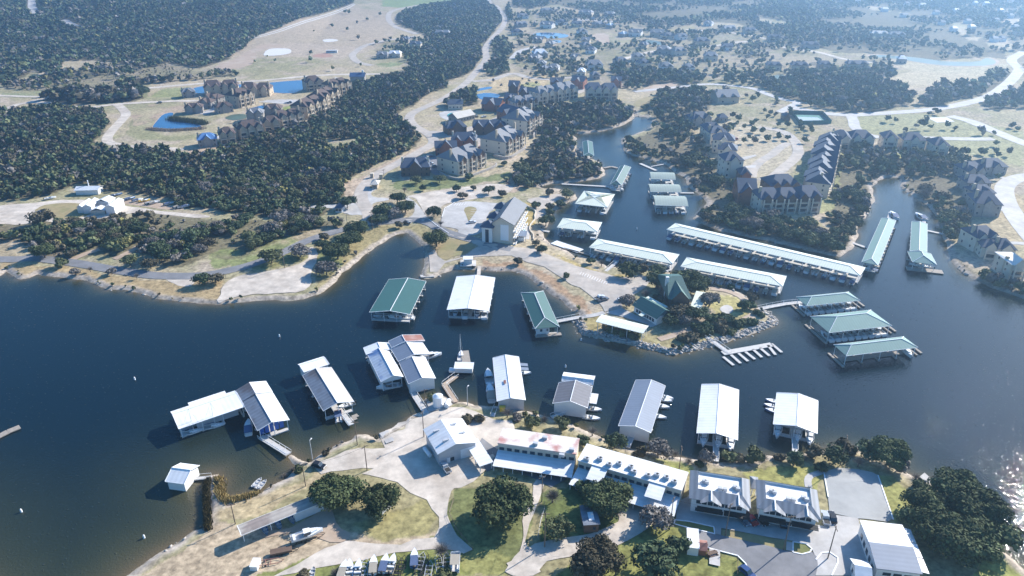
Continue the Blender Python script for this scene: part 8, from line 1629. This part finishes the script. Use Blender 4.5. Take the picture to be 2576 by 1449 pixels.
def scatter(name, label, cat, P5, zz, lod):
    """many crowns merged into one object; P5 rows: x, y, radius, palette index"""
    VS = []; FS = []; CS = []; k = 0
    pr = []
    for s_ in range(7):
        if lod == 0: pr.append(crown_np(s_ + 50, 80, 4, .26, .9, True))
        elif lod == 1: pr.append(crown_np(s_ + 70, 26, 2, .4, .95, True))
        else: pr.append(crown_np(s_ + 90, 7, 1, .5, 1.0, True))
    vi = rng.integers(0, 7, len(P5)); ang = rng.random(len(P5)) * 6.283; hs = .82 + .3 * rng.random(len(P5)); tn = (.62 + .6 * rng.random(len(P5))) * (.75 + .5 * fbm(P5[:, 0], P5[:, 1], 60, 91, 2))
    pal = np.array([PAL[c] for c in KEYS])
    for s_ in range(7):
        I = np.where(vi == s_)[0]
        if not len(I): continue
        V, F, t = pr[s_]; n = len(V); c, s = np.cos(ang[I]), np.sin(ang[I]); r_ = P5[I, 2]
        X_ = (V[None, :, 0] * c[:, None] - V[None, :, 1] * s[:, None]) * r_[:, None] + P5[I, 0][:, None]; Y_ = (V[None, :, 0] * s[:, None] + V[None, :, 1] * c[:, None]) * r_[:, None] + P5[I, 1][:, None]
        Z_ = (V[None, :, 2] + .02) * r_[:, None] * hs[I][:, None] + zz[I][:, None]
        VS.append(np.stack([X_, Y_, Z_], -1).reshape(-1, 3)); FS.append((F[None] + (np.arange(len(I)) * n)[:, None, None] + k).reshape(-1, 3)); k += len(I) * n
        cc_ = pal[P5[I, 3].astype(int)][:, None, :] * t[None, :, None] * tn[I][:, None, None]; CS.append(np.concatenate([cc_, np.ones((*cc_.shape[:2], 1))], -1).reshape(-1, 4))
    return np.concatenate(VS), np.concatenate(FS), np.concatenate(CS)
parts_ = []; dr = dist[rest]
for lo, hi, lod in ((0, 520, 0), (520, 900, 1), (900, 1e9, 2)):
    I = rest[(dr >= lo) & (dr < hi)]
    if len(I): parts_.append(scatter('', '', '', cand[I], zc[I], lod))
V = np.concatenate([p[0] for p in parts_]); k = np.cumsum([0] + [len(p[0]) for p in parts_]); F = np.concatenate([p[1] + k[i] for i, p in enumerate(parts_)]); C_ = np.concatenate([p[2] for p in parts_]); print('forest tris', len(F))
o = link_mesh('woodland', np_mesh('woodland', V, F, M['leaf'], C_, 3)); tag(o, 'dense dark oak and juniper woodland covering the hills and shores', 'woodland', kind='stuff')
# undergrowth
U = []
for (pts, n, rr_, pal_) in ((LAKE_A, 0, 1, (2, 3)),):
    pass
for wi in (4, 8, 9, 10, 1, 2):
    P = WPOLY[wi]; x0, y0 = P.min(0); x1, y1 = P.max(0); n = int(min(1500, (x1 - x0) * (y1 - y0) / 60)); U.append(np.stack([rng.uniform(x0, x1, n), rng.uniform(y0, y1, n), rng.uniform(.5, 1.5, n), rng.choice([1, 2, 3, 3], n)], 1)[pip(*rng.uniform((x0, y0), (x1, y1), (1, 2)).T, P) | np.ones(n, bool)])
    U[-1] = U[-1][pip(U[-1][:, 0], U[-1][:, 1], P)]
LS = np.array([tuple(p) for p in LAKE]); seg = []
for i in range(len(LS) - 1):
    a, b = LS[i], LS[i + 1]; L_ = np.hypot(*(b - a))
    if max(abs(a[0]), abs(b[0])) > 420 or L_ > 300: continue
    n = int(L_ / 2.2); t = rng.random(n)[:, None]; p = a + (b - a) * t + rng.normal(0, 2.2, (n, 2)); seg.append(p)
SP = np.concatenate(seg); ds = shore(SP[:, 0], SP[:, 1]); S1 = SP[(ds > .8) & (ds < 6)]
k = fbm(S1[:, 0], S1[:, 1], 18, 21, 2) > .52; S1 = S1[k]; U.append(np.stack([S1[:, 0], S1[:, 1], rng.uniform(.5, 1.4, len(S1)), rng.choice([1, 2, 3, 4, 1], len(S1))], 1))
U = np.concatenate(U); px, py = U[:, 0], U[:, 1]; keep = np.ones(len(U), bool)
for E_ in EXC:
    mn = E_.min(0); mx = E_.max(0); i = np.where(keep & (px > mn[0]) & (px < mx[0]) & (py > mn[1]) & (py < mx[1]))[0]
    if len(i): keep[i] &= ~pip(px[i], py[i], E_)
i = np.where(py < 760)[0]; keep[i] &= shore(px[i], py[i]) > .6
U = U[keep]; V, F, C_ = scatter('', '', '', U, H(U[:, 0], U[:, 1]) - .1, 1)
o = link_mesh('undergrowth', np_mesh('undergrowth', V, F, M['leaf'], C_, 3)); tag(o, 'low scrub and dry bushes scattered along banks and between the trees', 'undergrowth', kind='stuff')
# shore rocks
SR = SP[(ds > -1.2) & (ds < 2.2)]; rk = fbm(SR[:, 0], SR[:, 1], 30, 61, 2)
ilx, ily = Dz(1700, 800, 0)[:2]; isl = ((SR[:, 0] - ilx) ** 2 + (SR[:, 1] - ily) ** 2 < 75 ** 2); SR = SR[(rk > .55) | isl]
ex = []
for a, b in zip(gz(2, 2, (660, 330), (720, 480), (930, 515), (1150, 560), (1320, 610), (1480, 650), (1640, 680), (1800, 645), (2010, 600), (2150, 555), (2400, 470), (2576, 400))[:-1] + gz(3, 2, (0, 400), (60, 390), (85, 350), (40, 290)), gz(2, 2, (720, 480), (930, 515), (1150, 560), (1320, 610), (1480, 650), (1640, 680), (1800, 645), (2010, 600), (2150, 555), (2400, 470), (2576, 400)) + gz(3, 2, (60, 390), (85, 350), (40, 290), (0, 255))):
    A_, B_ = np.array(Dz(*a)[:2]), np.array(Dz(*b)[:2]); n = int(np.hypot(*(B_ - A_)) * 9); ex.append(A_ + (B_ - A_) * rng.random((n, 1)) + rng.normal(0, 1.0, (n, 2)) + np.array([-.2, 2.2]))
SR = np.concatenate([SR] + ex); cv, cf = IC[1]; n = len(SR); r_ = rng.uniform(.2, .5, n) + .7 * rng.random(n) ** 4; hz_ = H(SR[:, 0], SR[:, 1]); J = .6 + .6 * rng.random((n, len(cv), 1))
V = (cv[None] * J * r_[:, None, None] * np.array([1, 1, .6]) * (.8 + .5 * rng.random((n, 1, 3)))) + np.stack([SR[:, 0], SR[:, 1], np.maximum(hz_, -.2) + .1], 1)[:, None, :]
F = cf[None] + (np.arange(n) * len(cv))[:, None, None]
o = link_mesh('shore_rocks', np_mesh('shore_rocks', V.reshape(-1, 3), F.reshape(-1, 3), M['rock'], None, 3)); tag(o, 'pale broken rocks lining the water edges', 'rocks', kind='stuff')
# reeds on the spit and round the reedy pond
def blades(name, label, pts, n, wd, h, c, seed):
    P = [Vector((p[0], p[1])) for p in atp(pts)]; r = np.random.default_rng(seed); V = []; F = []
    for i in range(n):
        j = r.integers(0, len(P) - 1); p = P[j].lerp(P[j + 1], r.random()) + Vector(r.normal(0, wd, 2)); z_ = max(0, H1(p.x, p.y)) if n < 1 else None; V.append((p.x, p.y))
    A = np.array(V); z_ = np.maximum(H(A[:, 0], A[:, 1]), -.1); d = r.normal(0, .3, (n, 2)); hh_ = h * (.6 + .7 * r.random(n)); s_ = r.normal(0, .13, (n, 2))
    a = np.stack([A[:, 0] - s_[:, 0], A[:, 1] - s_[:, 1], z_], 1); b = np.stack([A[:, 0] + s_[:, 0], A[:, 1] + s_[:, 1], z_], 1); e = np.stack([A[:, 0] + d[:, 0], A[:, 1] + d[:, 1], z_ + hh_], 1)
    t = np.repeat(.7 + .6 * r.random(n), 3); cl = np.concatenate([np.array(c)[None] * t[:, None], np.ones((3 * n, 1))], 1)
    o = link_mesh(name, np_mesh(name, np.stack([a, b, e], 1).reshape(-1, 3), np.arange(3 * n).reshape(-1, 3), M['leaf'], cl, 3)); tag(o, label, 'reeds', kind='stuff')
blades('reeds', 'dark reeds and dry grass along the spit, its shaded side put into their colour', gz(0, 3, (2095, 500), (2080, 600), (2085, 760), (2090, 880), (2095, 980)), 4000, .45, 1.8, (.10, .085, .04), 4)  # dark blade colour holds the shade on this side of the spit
blades('reeds', 'tan grass fringe on the lake side of the spit', gz(0, 3, (2200, 470), (2215, 560), (2225, 660), (2300, 690), (2450, 660), (2576, 625)), 3000, .7, 1.3, (.30, .23, .10), 5)
blades('reeds', 'dark reed bed inside the far left pond', gz(0, 0, (1720, 1200), (1800, 1215), (1900, 1225), (2000, 1235), (2060, 1250)), 5000, 1.6, 3.0, (.08, .09, .045), 6)
blades('reeds', 'pale reeds in front of the far left pond', gz(0, 0, (1500, 1300), (1600, 1310), (1750, 1315), (1900, 1305), (2040, 1295)), 4000, 1.6, 1.5, (.30, .24, .19), 7)
# ---------------------------------------------------------------- haze
mb = MB(); mb.box(-9000, -60, -6, 9000, 15000, 175)
m = bpy.data.materials.new('haze'); m.use_nodes = True; n = m.node_tree.nodes
n.remove(n['Principled BSDF']); pv = n.new('ShaderNodeVolumePrincipled')
pv.inputs['Color'].default_value = (.40, .66, 1.0, 1); pv.inputs['Density'].default_value = .00031; pv.inputs['Anisotropy'].default_value = .66
m.node_tree.links.new(pv.outputs[0], n['Material Output'].inputs['Volume'])
hz = mb.build('haze', m); tag(hz, 'thin blue haze filling the air over the lake and hills', 'haze', kind='stuff')
bpy.context.view_layer.update()
